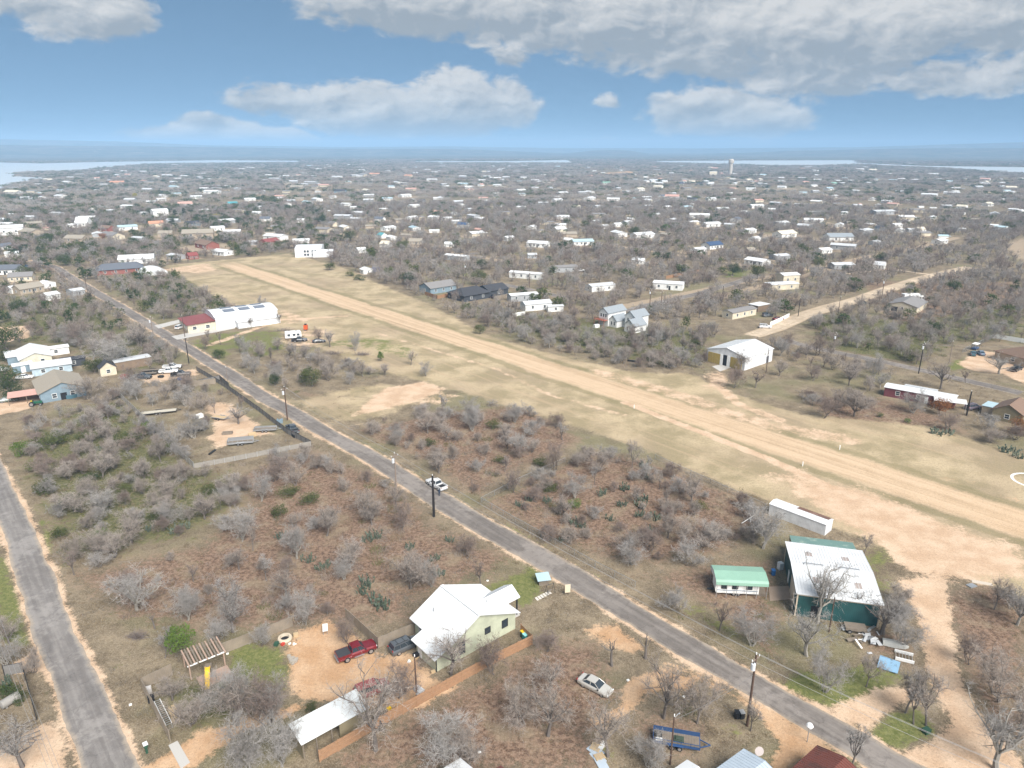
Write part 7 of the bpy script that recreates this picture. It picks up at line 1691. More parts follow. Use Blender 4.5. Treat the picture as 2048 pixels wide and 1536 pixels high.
def grove(name, seed, n, size, tm_, tw, ht=6.0, leaf=None):
    """a patch of many far crowns in one mesh (for woods more than a kilometre off)"""
    r = random.Random(seed); V, F = [], []
    for i in range(n):
        c = Vector((r.uniform(-.5, .5) * size, r.uniform(-.5, .5) * size, 0)); h = ht * r.uniform(.6, 1.15); w = r.uniform(2.6, 4.6)
        for k in range(46 if leaf is None else 40):
            u = unit(r); u.z = abs(u.z); q = r.uniform(.55, 1)
            p = c + Vector((u.x * w * q, u.y * w * q, h * (.3 + .62 * u.z * q)))
            if leaf is None: tri_twig(V, F, p, (u + Vector((0, 0, .6)) + unit(r) * .6).normalized(), r.uniform(1.0, 2.0), tw, r)
            else: tri_twig(V, F, p, unit(r), r.uniform(.8, 1.5), tw * 2.4, r)
    return np_mesh(name, [tuple(v) for v in V], F, leaf or tm_)


def scatter(name, label, meshes, pts, idx, rot, scl, kind='stuff'):
    """one object that carries many copies of a few plants (geometry nodes)"""
    coll = bpy.data.collections.new(name + '_kinds')
    for i, me in enumerate(meshes): coll.objects.link(bpy.data.objects.new('%s_kind_%03d' % (name, i), me))
    me = bpy.data.meshes.new(name); n = len(pts)
    me.vertices.add(n); me.vertices.foreach_set('co', np.asarray(pts, np.float32).ravel())
    for nm, ty, arr, key in (('kind_index', 'INT', np.asarray(idx, np.int32), 'value'), ('turn', 'FLOAT', np.asarray(rot, np.float32), 'value'), ('size', 'FLOAT_VECTOR', np.asarray(scl, np.float32).ravel(), 'vector')):
        me.attributes.new(nm, ty, 'POINT').data.foreach_set(key, arr)
    ng = bpy.data.node_groups.new(name, 'GeometryNodeTree')
    ng.interface.new_socket('Geometry', in_out='INPUT', socket_type='NodeSocketGeometry'); ng.interface.new_socket('Geometry', in_out='OUTPUT', socket_type='NodeSocketGeometry')
    N, L = ng.nodes, ng.links
    gi, go = N.new('NodeGroupInput'), N.new('NodeGroupOutput')
    ci = N.new('GeometryNodeCollectionInfo'); ci.inputs['Collection'].default_value = coll; ci.inputs['Separate Children'].default_value = True; ci.inputs['Reset Children'].default_value = True
    ip = N.new('GeometryNodeInstanceOnPoints'); ip.inputs['Pick Instance'].default_value = True
    def attr(nm, ty):
        a = N.new('GeometryNodeInputNamedAttribute'); a.data_type = ty; a.inputs['Name'].default_value = nm
        return [o for o in a.outputs if o.enabled and o.name == 'Attribute'][0]
    cx = N.new('ShaderNodeCombineXYZ'); L.new(attr('turn', 'FLOAT'), cx.inputs[2])
    L.new(gi.outputs[0], ip.inputs['Points']); L.new(ci.outputs[0], ip.inputs['Instance']); L.new(attr('kind_index', 'INT'), ip.inputs['Instance Index'])
    L.new(cx.outputs[0], ip.inputs['Rotation']); L.new(attr('size', 'FLOAT_VECTOR'), ip.inputs['Scale'])
    L.new(ip.outputs[0], go.inputs[0])
    o = link(name, me); md = o.modifiers.new('scatter', 'NODES'); md.node_group = ng
    tag(o, label, None, None, kind)
    return o


# ---- where plants stand -------------------------------------------------------------------------
OBST = []                                       # (x, y, radius) kept free of trees
ROADS = [(MAIN_ROAD, 5.0), (LEFT_ROAD, 5.0), (BACK_ROAD, 5.0), (MID_STREET, 6.0), (SIDE_STREET, 6.0), (DIRT_ROAD, 8.0)]


def seg_dist(X, Y, P):
    d2 = np.full(len(X), 1e18)
    for i in range(len(P) - 1):
        ax, ay = P[i]; ex, ey = P[i + 1][0] - ax, P[i + 1][1] - ay
        q = np.clip(((X - ax) * ex + (Y - ay) * ey) / (ex * ex + ey * ey + 1e-9), 0, 1)
        d2 = np.minimum(d2, (X - ax - q * ex) ** 2 + (Y - ay - q * ey) ** 2)
    return np.sqrt(d2)


def in_poly(X, Y, P):
    ins = np.zeros(len(X), bool)
    for i in range(len(P)):
        ax, ay = P[i]; bx, by = P[(i + 1) % len(P)]
        if ay == by: continue
        ins ^= ((ay > Y) != (by > Y)) & (X < (bx - ax) * (Y - ay) / (by - ay) + ax)
    return ins


def open_ground(X, Y, sand_ok=.45):
    M = ground_masks(X, Y)
    bad = (M[SAND] > sand_ok) | (M[ORANGE] > sand_ok) | (M[PALE] > .25) | (M[YARD] > .42) | (M[GREEN] > .65)
    for P, w in ROADS: bad |= seg_dist(X, Y, [G(*q) for q in P]) < w
    s, t = ST(X, Y); bad |= (t > 140) & (t < 172) & (s > -480) & (s < 120)
    for (ox, oy, rr) in OBST: bad |= (X - ox) ** 2 + (Y - oy) ** 2 < rr * rr
    for P in LAKE: bad |= in_poly(X, Y, P)
    return bad


LAKE = [[G(*p_) for p_ in q] for q in ([(-150, 325), (0, 325), (80, 327), (200, 324), (300, 322.5), (420, 320.5), (600, 321), (600, 325), (512, 326), (430, 327), (350, 328), (290, 329), (200, 336), (165, 342), (30, 346), (28, 353), (95, 357), (60, 364), (30, 370), (-20, 386), (-150, 402)],
                                     [(820, 322), (1020, 322), (1140, 319.5), (1145, 326), (1024, 326.5), (830, 325)],
                                     [(1300, 322), (1536, 320.5), (1710, 320), (1715, 326), (1850, 331.5), (2150, 335), (2150, 351), (1970, 343), (1900, 338), (1800, 333.5), (1715, 328.5), (1620, 332.5), (1536, 331.5), (1420, 328), (1320, 326)])]
ZONES = [  # bare trees and shrubs per 100 m2 inside an outline of the photograph
    (.8, 3.4, [(40, 850), (240, 790), (395, 935), (480, 950), (500, 1000), (400, 1075), (150, 1110), (95, 1030)]),
    (.32, .8, [(480, 950), (640, 900), (780, 965), (850, 1050), (840, 1190), (700, 1250), (430, 1255), (200, 1240), (130, 1120), (400, 1080)]),
    (.32, 1.4, [(690, 855), (900, 815), (1060, 805), (1170, 880), (1000, 955), (960, 1000), (900, 960), (800, 900)]),
    (.5, 2.0, [(970, 1005), (1180, 905), (1290, 925), (1500, 1005), (1530, 1080), (1380, 1130), (1270, 1165), (1100, 1078)]),
    (.7, .5, [(295, 1390), (430, 1330), (560, 1380), (480, 1440), (350, 1480)]),
    (.5, .4, [(480, 1450), (570, 1440), (600, 1536), (430, 1536)]),
    (1.9, 3.4, [(900, 600), (980, 600), (1200, 648), (1420, 668), (1412, 738), (1280, 740), (1150, 712), (1080, 694), (1000, 670), (930, 632)]),
    (1.8, 1.2, [(1180, 660), (1310, 650), (1430, 660), (1430, 690), (1250, 680)]),
    (2.2, 1.2, [(1600, 625), (1700, 610), (1800, 575), (2060, 560), (2060, 680), (1910, 690), (1840, 738), (1650, 695)]),
    (1.6, .9, [(1440, 690), (1550, 690), (1700, 720), (1800, 760), (1700, 770), (1580, 720)]),
    (2.0, .8, [(-20, 545), (110, 560), (200, 610), (270, 660), (300, 695), (370, 735), (250, 745), (130, 690), (-20, 680)]),
    (2.2, .8, [(185, 560), (300, 550), (400, 548), (470, 612), (400, 622), (290, 630)]),
    (.7, .7, [(450, 690), (700, 690), (860, 735), (845, 765), (700, 795), (540, 775), (480, 740)]),
    (.5, 1.2, [(560, 775), (680, 790), (700, 820), (640, 815)]),
    (.8, .5, [(300, 690), (360, 700), (350, 740), (220, 760), (200, 740)]),
    (.6, .4, [(250, 790), (390, 760), (520, 800), (560, 860), (400, 900), (320, 840)]),
    (.16, .2, [(900, 1400), (1100, 1300), (1200, 1400), (1240, 1536), (830, 1536)]),
    (.3, .5, [(1890, 1190), (2048, 1160), (2048, 1480), (1960, 1420), (1910, 1300)]),
    (.25, .5, [(1760, 1120), (1830, 1180), (1850, 1300), (1780, 1310)]),
    (.8, .7, [(1590, 740), (1780, 770), (1810, 790), (1760, 790), (1650, 780)]),
    (1.0, 1.5, [(1600, 800), (1720, 795), (1745, 825), (1700, 845), (1610, 840)]),
    (.3, .7, [(1560, 1010), (1600, 1040), (1640, 1085), (1540, 1100), (1440, 1080)]),
    (.35, .7, [(-20, 1130), (30, 1200), (40, 1300), (-20, 1330)]),
    (.4, .6, [(-20, 1350), (50, 1350), (75, 1430), (-20, 1490)]),
]
# the trees one can pick out: base pixel, height, width, kind, variant
T_ = 'tree'; S_ = 'slim'; O_ = 'open'; H_ = 'shrub'; N_ = 'snag'
PICKED = [
    (1648, 1384, 6, 5.6, T_, 3), (1732, 1374, 5.6, 4, T_, 2), (1613, 1312, 7.5, 8, O_, 0), (1636, 1246, 10, 8, O_, 0), (1811, 1426, 7, 5, S_, 0), (1827, 1449, 7, 4, S_, 2), (1852, 1452, 8, 6, T_, 2),
    (2001, 1404, 7.5, 8, T_, 1), (1936, 1327, 5, 5, T_, 4), (1988, 1219, 6, 4.5, T_, 2), (2034, 1250, 6.5, 7, T_, 5), (1993, 1540, 8.5, 9.5, O_, 0), (1698, 1536, 6.5, 4, S_, 2), (2034, 1475, 5, 6, T_, 0),
    (1765, 1268, 6, 8, O_, 2), (1800, 1292, 5, 6.5, T_, 3), (1727, 1110, 5, 3, S_, 0), (1795, 1204, 2.6, 6, H_, 0), (1800, 1235, 2.4, 6, H_, 1),
    (1526, 1097, 8, 10, T_, 5), (1400, 1092, 5, 8.5, T_, 1), (1369, 1128, 4, 6.5, H_, 1), (1384, 1004, 5.5, 7, T_, 0), (1264, 936, 7, 4.5, T_, 2), (1190, 945, 5, 8, T_, 1), (1110, 940, 6, 6.5, T_, 4), (1150, 996, 4.6, 6, T_, 3),
    (1335, 1076, 4.5, 5.5, T_, 0), (1262, 1129, 4, 6, T_, 3), (1300, 1102, 4, 5.5, T_, 4), (1098, 1083, 3, 5, H_, 2), (1290, 960, 3.4, 6, H_, 1),
    (1352, 1223, 3.2, 5.6, H_, 1), (1439, 1261, 5.5, 4, S_, 1), (1502, 1292, 5, 7, T_, 3), (1224, 1332, 5.2, 3.6, N_, 0), (1291, 1318, 4.6, 2.6, N_, 1), (1327, 1436, 8, 8, O_, 1), (1394, 1447, 7, 7, T_, 2),
    (1099, 1384, 5, 6.5, O_, 1), (1096, 1472, 6.8, 8, O_, 1), (1216, 1513, 7, 7, O_, 1), (1501, 1462, 5.2, 4, S_, 0), (1300, 1538, 4, 5, T_, 3),
    (902, 1349, 7.6, 7.5, O_, 1), (985, 1346, 5.2, 6.5, T_, 4), (752, 1500, 9.5, 11, O_, 1), (535, 1449, 7, 8, T_, 4), (800, 1392, 4.6, 7.5, T_, 4), (890, 1512, 5, 8, T_, 3), (940, 1530, 4.5, 6, T_, 0), (695, 1286, 4, 5, T_, 4),
    (574, 1201, 6, 6, O_, 1), (612, 1250, 5.4, 5.5, T_, 3), (525, 1290, 3.2, 3.4, H_, 1), (565, 1532, 5.4, 6.5, T_, 3), (500, 1538, 5, 6, T_, 5), (545, 1452, 5.5, 5.5, T_, 3),
    (274, 1220, 7, 9, T_, 5), (465, 1264, 6.4, 6, O_, 2), (437, 1286, 3.4, 5, H_, 1), (377, 1241, 5, 5, T_, 3), (310, 1258, 3.2, 2.4, N_, 0), (330, 1316, 5, 3.4, S_, 2), (385, 1446, 5.5, 7, T_, 1), (452, 1420, 4.6, 6.5, T_, 3),
    (475, 1450, 6.5, 8, O_, 1), (483, 1532, 6.5, 7, T_, 5), (45, 1534, 6.5, 7, O_, 2), (18, 1286, 4, 5, T_, 0), (8, 1332, 4, 5, T_, 3), (345, 1400, 3.6, 5, T_, 0), (70, 1345, 3.5, 4, H_, 0),
    (95, 956, 4, 8.5, H_, 2), (140, 958, 3.6, 7, H_, 0), (290, 958, 4.2, 6, H_, 3), (165, 1024, 4.6, 9, T_, 1), (265, 1086, 6, 7.5, T_, 0), (215, 1102, 5, 9, T_, 1), (150, 1122, 4, 6.5, H_, 3), (485, 1083, 6, 6.5, T_, 3),
    (340, 1048, 4, 5.5, T_, 3), (410, 1038, 5, 7.5, T_, 0), (340, 993, 4.6, 7, T_, 0), (506, 1102, 5.5, 2.6, S_, 0), (478, 1139, 4.4, 5, O_, 1), (472, 1227, 6.2, 7, O_, 2), (387, 1163, 3.4, 3, S_, 1), (375, 1227, 4.4, 4, T_, 3),
    (549, 962, 6, 8.5, T_, 4), (653, 938, 3.4, 3.5, T_, 3), (594, 1117, 6.4, 7, T_, 5), (534, 1162, 5, 3.5, S_, 2), (654, 1072, 5.6, 7, T_, 0), (804, 1058, 5.4, 5.5, T_, 4), (792, 1013, 4.4, 5.5, O_, 1), (744, 1049, 4.2, 7, T_, 0),
    (877, 946, 4.6, 7, T_, 0), (907, 919, 3.4, 4, H_, 0), (937, 1117, 4, 5, T_, 4), (862, 1174, 4.2, 4, T_, 3), (822, 1177, 6.2, 9, T_, 0), (962, 1172, 5, 3.6, S_, 1), (687, 1159, 3.4, 4, T_, 3), (690, 985, 3.4, 4, H_, 0),
    (152, 690, 8.5, 13, T_, 4), (282, 693, 9, 11, T_, 0), (222, 737, 9, 14, T_, 3), (175, 798, 7, 10, T_, 1), (205, 824, 4.5, 8, H_, 0), (477, 848, 5, 7, O_, 2), (390, 876, 5.4, 8, T_, 3), (330, 803, 5.2, 4.6, T_, 2), (430, 827, 5, 4.5, S_, 0), (262, 775, 6.5, 9, T_, 4), (372, 812, 5.4, 7, T_, 3),
    (1469, 776, 5.4, 7, H_, 2), (1511, 776, 5.6, 6, S_, 1), (1480, 742, 6.5, 7, O_, 1), (1633, 711, 7.4, 8, T_, 4), (1648, 836, 6.2, 8, T_, 4), (1708, 833, 7, 10, T_, 0), (1826, 826, 5.4, 8.5, T_, 3), (1881, 778, 8.4, 10, O_, 1),
    (1998, 748, 6.2, 9, O_, 0), (1931, 766, 4.2, 4, S_, 1), (1746, 760, 7.4, 7, T_, 3), (1698, 771, 7.2, 7, T_, 0), (1628, 762, 5, 6.5, T_, 4), (1971, 858, 4, 6, H_, 1), (1898, 863, 4.6, 8, T_, 4), (1558, 752, 5, 6, T_, 0), (1560, 712, 6.5, 7, T_, 5), (1985, 885, 3, 9, H_, 0), (2030, 880, 3.2, 7, H_, 2), (1738, 782, 4, 6, H_, 3),
    (660, 694, 6, 7, O_, 2), (712, 702, 6, 5, T_, 3), (635, 685, 5, 6, T_, 4), (480, 705, 7, 4, S_, 2), (520, 720, 7.5, 5, S_, 0), (545, 728, 6.5, 4, S_, 1), (590, 720, 6.4, 4, S_, 2), (822, 730, 5, 4.5, O_, 1), (852, 752, 4, 5, T_, 3), (575, 735, 5, 4, S_, 0), (620, 735, 5, 4, S_, 2), (665, 745, 4, 4, H_, 0), (700, 770, 4, 4, T_, 3),
    (525, 620, 5.5, 5, T_, 3), (548, 640, 5, 4, S_, 2), (560, 648, 5.5, 4, S_, 0), (503, 655, 5, 4, S_, 0), (442, 690, 5.5, 3.4, S_, 1), (418, 682, 5, 4, S_, 1), (410, 700, 4.6, 4.4, T_, 4),
    (1125, 880, 4.6, 4, S_, 2), (1010, 880, 4, 7, T_, 0), (880, 860, 3.4, 7, T_, 0), (950, 850, 3.6, 7, H_, 0), (745, 870, 3.4, 6, H_, 3), (800, 880, 3.6, 6, T_, 3), (1065, 870, 3.5, 7, H_, 1),
]
GREENS = [  # leafy trees and bushes: base pixel, height, width, kind, variant
    (70, 940, 2.4, 5, 'bush', 1), (215, 935, 2.2, 5, 'bush', 1), (330, 905, 2.6, 6, 'bush', 1), (250, 985, 1.8, 5, 'bush', 1), (180, 960, 2.0, 5, 'bush', 0), (120, 1075, 2.0, 5, 'bush', 1), (310, 1040, 1.8, 5, 'bush', 1), (200, 1075, 1.6, 4, 'bush', 2), (420, 985, 2.0, 5, 'bush', 1), (860, 890, 1.8, 5, 'bush', 1), (1080, 930, 2.0, 4.5, 'bush', 1), (620, 1005, 1.8, 6, 'bush', 1), (575, 990, 1.6, 6, 'bush', 1), (1150, 1015, 1.8, 4, 'bush', 2), (1400, 1015, 1.6, 4, 'bush', 1),
    (15, 701, 10, 14, 'oak', 0), (90, 488, 8, 16, 'oak', 0), (130, 531, 7.5, 10, 'oak', 0), (275, 418, 7, 12, 'oak', 1), (50, 551, 5.5, 12, 'oak', 2), (10, 770, 6.5, 10, 'oak', 1), (22, 792, 5, 8, 'oak', 1),
    (190, 746, 5, 8, 'oak', 2), (38, 626, 6, 9, 'oak', 0), (367, 1310, 5.4, 4.2, 'bright', 0), (625, 773, 6.6, 8, 'oak', 2), (552, 771, 4, 4, 'oak', 0), (812, 571, 7.4, 11, 'oak', 0), (702, 483, 9, 13, 'oak', 2),
    (640, 448, 8, 13, 'oak', 0), (557, 466, 7, 10, 'oak', 2), (962, 538, 6, 9, 'oak', 0), (957, 568, 8, 10, 'oak', 2), (880, 433, 7, 10, 'oak', 0), (962, 426, 7, 11, 'oak', 0), (1465, 551, 7.4, 9, 'oak', 0),
    (1366, 548, 5.6, 8, 'oak', 0), (1361, 471, 6, 10, 'oak', 0), (1329, 461, 6, 10, 'bright', 0), (1514, 558, 8.4, 11, 'oak', 2), (1690, 546, 5, 5, 'oak', 0), (1636, 538, 7, 8, 'oak', 2), (1758, 526, 7, 9, 'oak', 0),
    (1906, 583, 6, 9, 'oak', 0), (1936, 623, 5, 8, 'oak', 0), (2033, 456, 7, 14, 'oak', 0), (1871, 666, 4.4, 6, 'oak', 0), (1823, 721, 4.6, 7, 'oak', 2), (1821, 388, 12, 12, 'oak', 2), (346, 462, 13, 9, 'pine', 0),
    (370, 438, 12, 8, 'pine', 0), (352, 440, 11, 7, 'pine', 0), (271, 398, 9, 9, 'yellow', 0), (434, 441, 7, 10, 'yellow', 0), (42, 913, 4, 5, 'bush', 2), (100, 893, 3.4, 9.5, 'bush', 1), (175, 881, 3, 5.5, 'bush', 1),
    (257, 888, 3.4, 8, 'bush', 1), (300, 866, 3.2, 5, 'bush', 2), (92, 985, 3, 6, 'bush', 1), (130, 1015, 3, 5, 'bush', 0), (985, 858, 3, 5, 'bush', 1), (1878, 828, 5, 6.5, 'rust', 0), (2036, 870, 5, 6, 'rust', 0), (205, 480, 6, 7, 'rust', 0),
    (762, 722, 3.8, 3, 'bright', 0), (440, 718, 3.6, 4.6, 'oak', 0), (805, 500, 7, 12, 'oak', 2), (660, 540, 4.5, 9, 'oak', 2), (745, 520, 6, 10, 'oak', 2), (720, 528, 5, 9, 'oak', 2), (700, 552, 3.2, 7, 'bush', 1), (720, 560, 3, 8, 'bush', 0),
    (1000, 415, 7, 12, 'oak', 2), (1150, 420, 7, 12, 'oak', 0), (480, 505, 6, 9, 'oak', 0), (492, 500, 6, 8, 'oak', 1), (1270, 470, 7, 9, 'oak', 2), (30, 800, 2.5, 6, 'bush', 0), (300, 430, 8, 11, 'oak', 2), (1390, 690, 2.4, 8, 'bush', 1), (1180, 690, 2.2, 7, 'bush', 1),
    (1260, 680, 2.4, 9, 'bush', 1), (1090, 665, 2.4, 7, 'bush', 1), (1330, 730, 2, 9, 'bush', 1), (1814, 845, 1.2, 2.6, 'bush', 2), (1760, 835, 1.5, 2, 'bush', 1), (1000, 925, 1.6, 4, 'bush', 1), (1200, 705, 2.2, 8, 'bush', 1),
    (560, 1030, 2, 5, 'bush', 1), (1100, 985, 2.4, 4, 'bush', 1), (960, 668, 4, 6, 'oak', 2), (20, 720, 4, 8, 'bush', 0), (622, 1420, 1.3, 2, 'bush', 1), (10, 1390, 1.8, 4.4, 'bush', 0), (40, 1402, 1.6, 3, 'bush', 0),
]
CACTI = [(352, 1062, 1.6), (370, 1056, 1.4), (752, 1206, 2.0), (766, 1216, 1.5), (733, 1167, 1.6), (727, 1184, 1.4), (647, 1137, 1.6), (617, 1122, 1.5), (750, 1074, 1.7), (735, 1082, 1.3), (877, 1150, 1.3), (820, 1097, 1.2), (1281, 1014, 1.5), (1284, 1000, 1.6),
         (1278, 1032, 1.2), (1249, 979, 1.5), (1204, 989, 1.4), (1309, 1037, 1.6), (1295, 957, 1.2), (1287, 933, 1.3), (1244, 1012, 1.2), (1149, 1046, 1.5), (1160, 1055, 1.2), (1129, 1082, 1.2), (1883, 868, 3.0), (2016, 903, 2.4), (1300, 1065, 1.3), (1220, 1040, 1.1), (200, 900, 1.3),
         (1060, 1000, 1.2), (1040, 1012, 1.1), (1095, 1004, 1.3), (870, 1120, 1.1), (560, 1075, 1.2), (900, 1083, 1.0), (300, 1060, 1.1), (12, 1372, 1.3), (2035, 915, 1.5)]


def value_noise(X, Y, scale, seed):
    r = np.random.RandomState(seed); v = np.zeros(len(X))
    for k in range(7):
        a = r.uniform(0, 6.28); f = scale * (0.6 + 0.9 * r.rand()); v += np.sin((X * np.cos(a) + Y * np.sin(a)) * f + r.uniform(0, 6.28))
    return v / 2.6


ORD = ('', 'second ', 'third ', 'fourth ', 'fifth ', 'sixth ', 'seventh ', 'eighth ', 'ninth ', 'tenth ', 'eleventh ', 'twelfth ', 'thirteenth ', 'fourteenth ', 'fifteenth ', 'sixteenth ', 'seventeenth ', 'eighteenth ', 'nineteenth ', 'twentieth ')
_TENS = ('', '', 'twent', 'thirt', 'fort', 'fift', 'sixt', 'sevent', 'eight', 'ninet')


def ordinal(k):
    """0 -> '' (the nearest itself), 1 -> 'second ', 27 -> 'twenty-eighth '"""
    if k < 20: return ORD[k]
    k += 1; q = k % 10
    return _TENS[min(k // 10, 9)] + ('y-' + ('first ' if q == 1 else ORD[q - 1]) if q else 'ieth ')


def nearest_labels(items, what, rel='from'):
    """items: [(object, x, y, look)] -> label by nearest landmark and rank: 'broad bare tree, third nearest the teal barn'"""
    groups = {}
    for o, x, y, look in items:
        b = min(LAND, key=lambda l: (l[1] - x) ** 2 + (l[2] - y) ** 2)
        groups.setdefault((b[0], look), []).append(((b[1] - x) ** 2 + (b[2] - y) ** 2, o))
    for (ln, look), g in groups.items():
        g.sort(key=lambda q: q[0])
        for k, (d, o) in enumerate(g): o['label'] = '%s, %snearest to %s' % (look, ordinal(k), ln)


def look_of(kind, var, h, w):
    size = 'tall' if h > 7.2 else 'small' if h < 4.3 else ('broad' if w > h * 1.25 else '')
    tone = {'tree': ('grey', 'grey', 'grey', 'pale grey', 'brown', 'pale grey'), 'slim': ('slender grey', 'slender brown', 'slender pale'), 'open': ('pale open', 'grey open', 'pale open'), 'snag': ('stubby dark', 'stubby dark'), 'shrub': ('grey', 'pale grey', 'brown', 'grey')}[kind][var]
    return ' '.join((size + ' leafless ' + tone + (' shrub' if kind == 'shrub' else ' tree')).split())


def plant(kind, var, x, y, h, w, name, cat, group, label=None, rot=None):
    tm, cm = PROTO[kind][var]
    o = bpy.data.objects.new(name, None); COL.objects.link(o); o.empty_display_size = .5
    d = PDIM[kind]
    o.location = (x, y, 0); o.rotation_euler = (0, 0, rng.uniform(0, 6.283) if rot is None else rot); w *= 1.14 if kind in ('tree', 'open') else 1.0; sx = rng.uniform(.84, 1.16); o.scale = (w / d[1] * sx, w / d[1] * (2 - sx), h / d[0])
    if kind in PDIM and kind not in ('pine', 'bright'): o.rotation_euler = (rng.gauss(0, .07), rng.gauss(0, .07), o.rotation_euler[2])
    tag(o, label, cat, group)
    a = link('trunk', tm, o); b = link('crown', cm, o)
    return o


PDIM = {'tree': (5.9, 7.4), 'slim': (6.0, 3.6), 'open': (6.1, 7.4), 'snag': (4.4, 3.0), 'shrub': (3.0, 5.0), 'oak': (6.6, 8.0), 'bright': (4.6, 3.2), 'yellow': (6.5, 6.0), 'rust': (5.0, 5.6), 'pine': (12.0, 5.0), 'bush': (2.6, 4.6)}


def build_plants():
    protos()
    trees, shrubs = [], []
    for (px, py, h, w, k, v) in PICKED:
        x, y = G(px, py); (shrubs if k == 'shrub' else trees).append((x, y, h, w, k, v, True))
    pk = np.array([(q[0], q[1]) for q in trees + shrubs])
    gp = []
    for (px, py, h, w, k, v) in GREENS: gp.append((*G(px, py), h, w, k, v))
    r = np.random.RandomState(5)

    def far_from(P, C, d):
        ok = np.ones(len(P), bool)
        for c in C: ok &= (P[:, 0] - c[0]) ** 2 + (P[:, 1] - c[1]) ** 2 > d * d
        return ok

    def thin(P, d):
        cell = {}; keep = []
        for i, (x, y) in enumerate(P):
            k = (int(x // d), int(y // d)); bad = False
            for a in (-1, 0, 1):
                for b in (-1, 0, 1):
                    for j in cell.get((k[0] + a, k[1] + b), ()):
                        if (P[j][0] - x) ** 2 + (P[j][1] - y) ** 2 < d * d: bad = True
            if not bad: cell.setdefault(k, []).append(i); keep.append(i)
        return P[keep]
    zoned = []
    for (td, sd, pl) in ZONES:
        Pw = np.array([G(*q) for q in pl]); x0, y0 = Pw.min(0); x1, y1 = Pw.max(0); zoned.append(Pw)
        for dens, which, mind in ((td, 't', 3.2), (sd, 's', 1.7)):
            n = int((x1 - x0) * (y1 - y0) * dens / 100 * (1.9 if which == 't' else 1.6))
            P = np.stack([r.uniform(x0, x1, n), r.uniform(y0, y1, n)], 1); P = P[in_poly(P[:, 0], P[:, 1], Pw)]
            P = P[~open_ground(P[:, 0], P[:, 1])]; P = thin(P, mind); P = P[far_from(P, pk, 2.6 if which == 't' else 2.0)]
            for x, y in P:
                if which == 't':
                    k = 'slim' if r.rand() < .2 else 'tree'; h = r.uniform(3.2, 6.2) * .95
                    trees.append((x, y, h, h * r.uniform(.9, 1.4) * (.55 if k == 'slim' else 1), k, r.randint(3) if k == 'slim' else r.choice([0, 0, 1, 1, 2, 3, 4, 5]), False))
                else:
                    h = r.uniform(1.2, 3.2); shrubs.append((x, y, h, h * r.uniform(1.3, 2.1), 'shrub', r.randint(4), False))
    # scattered woods between the zones and out to the lake
    def wedge(r0, r1, dens):
        n = int(dens * .5 * (r1 * r1 - r0 * r0) * R(84)); q = np.sqrt(r.uniform(r0 * r0, r1 * r1, n)); a = r.uniform(-R(42), R(42), n)
        return np.stack([q * np.sin(a), q * np.cos(a)], 1)
    P = wedge(120, 950, .036)
    _, py = proj(P[:, 0], P[:, 1]); keep = py < 640
    for Pw in zoned: keep &= ~in_poly(P[:, 0], P[:, 1], Pw)
    P = P[keep]; P = P[~open_ground(P[:, 0], P[:, 1])]
    dn = value_noise(P[:, 0], P[:, 1], .022, 4) + .8 * value_noise(P[:, 0], P[:, 1], .06, 9)
    P = P[r.rand(len(P)) < np.clip(.84 + .28 * dn, .34, 1)]; P = thin(P, 2.8)
    far = [(x, y) for x, y in P]
    P2 = wedge(60, 260, .0011); P2 = P2[~open_ground(P2[:, 0], P2[:, 1], .3)]
    for Pw in zoned: P2 = P2[~in_poly(P2[:, 0], P2[:, 1], Pw)]
    px_, py_ = proj(P2[:, 0], P2[:, 1]); P2 = P2[(py_ < 800) & (py_ > 600)]
    far += [(x, y) for x, y in P2]
    # the largest three hundred bare trees and shrubs are individuals, the rest is the wood
    def seen(q):
        u, v = proj(q[0], q[1]); _, v2 = proj(q[0], q[1], q[2])
        return -40 < u < 2088 and v2 < 1560
    trees = [q for q in trees if seen(q)]; shrubs = [q for q in shrubs if seen(q)]
    far_t = []
    for x, y in far:
        h = r.uniform(3.4, 6.6); far_t.append((x, y, h, h * r.uniform(1.05, 1.6), 'tree', r.randint(5), False))
    size = lambda q: (q[6] * 10, q[2] * q[3] / (q[0] ** 2 + q[1] ** 2))
    trees.sort(key=size, reverse=True); shrubs.sort(key=size, reverse=True)
    it = []
    for (x, y, h, w, k, v, _p) in trees[:300]:
        o = plant(k, v, x, y, h, w, 'bare_tree', 'tree', 'leafless trees on the lots'); it.append((o, x, y, look_of(k, v, h, w)))
    for (x, y, h, w, k, v, _p) in shrubs[:300]:
        o = plant(k, v, x, y, h, w, 'bare_shrub', 'shrub', 'leafless shrubs in the thickets'); it.append((o, x, y, look_of(k, v, h, w)))
    names = {'oak': ('evergreen_tree', 'tree', ('dark green spreading evergreen tree', 'dark green spreading evergreen tree', 'olive green evergreen tree')), 'bright': ('evergreen_tree', 'tree', ('bright green leafy tree',)), 'yellow': ('yellow_tree', 'tree', ('bright yellow leafy tree',)),
             'rust': ('autumn_tree', 'tree', ('rust brown leafy tree',)), 'pine': ('pine_tree', 'tree', ('tall dark pine tree',)), 'bush': ('evergreen_bush', 'bush', ('low dark green bush', 'low olive green bush', 'low bright green bush'))}
    for (x, y, h, w, k, v) in gp:
        nm, cat, lk = names[k]; o = plant(k, v, x, y, h, w, nm, cat, {'bush': 'green bushes among the brush', 'oak': 'evergreen trees among the bare ones', 'bright': 'evergreen trees among the bare ones', 'pine': 'pines among the houses', 'yellow': 'yellow trees among the houses', 'rust': 'rust brown trees'}[k]); it.append((o, x, y, lk[v]))
    cm = [cactus_mesh(300 + i, 1.25, 20) for i in range(4)]
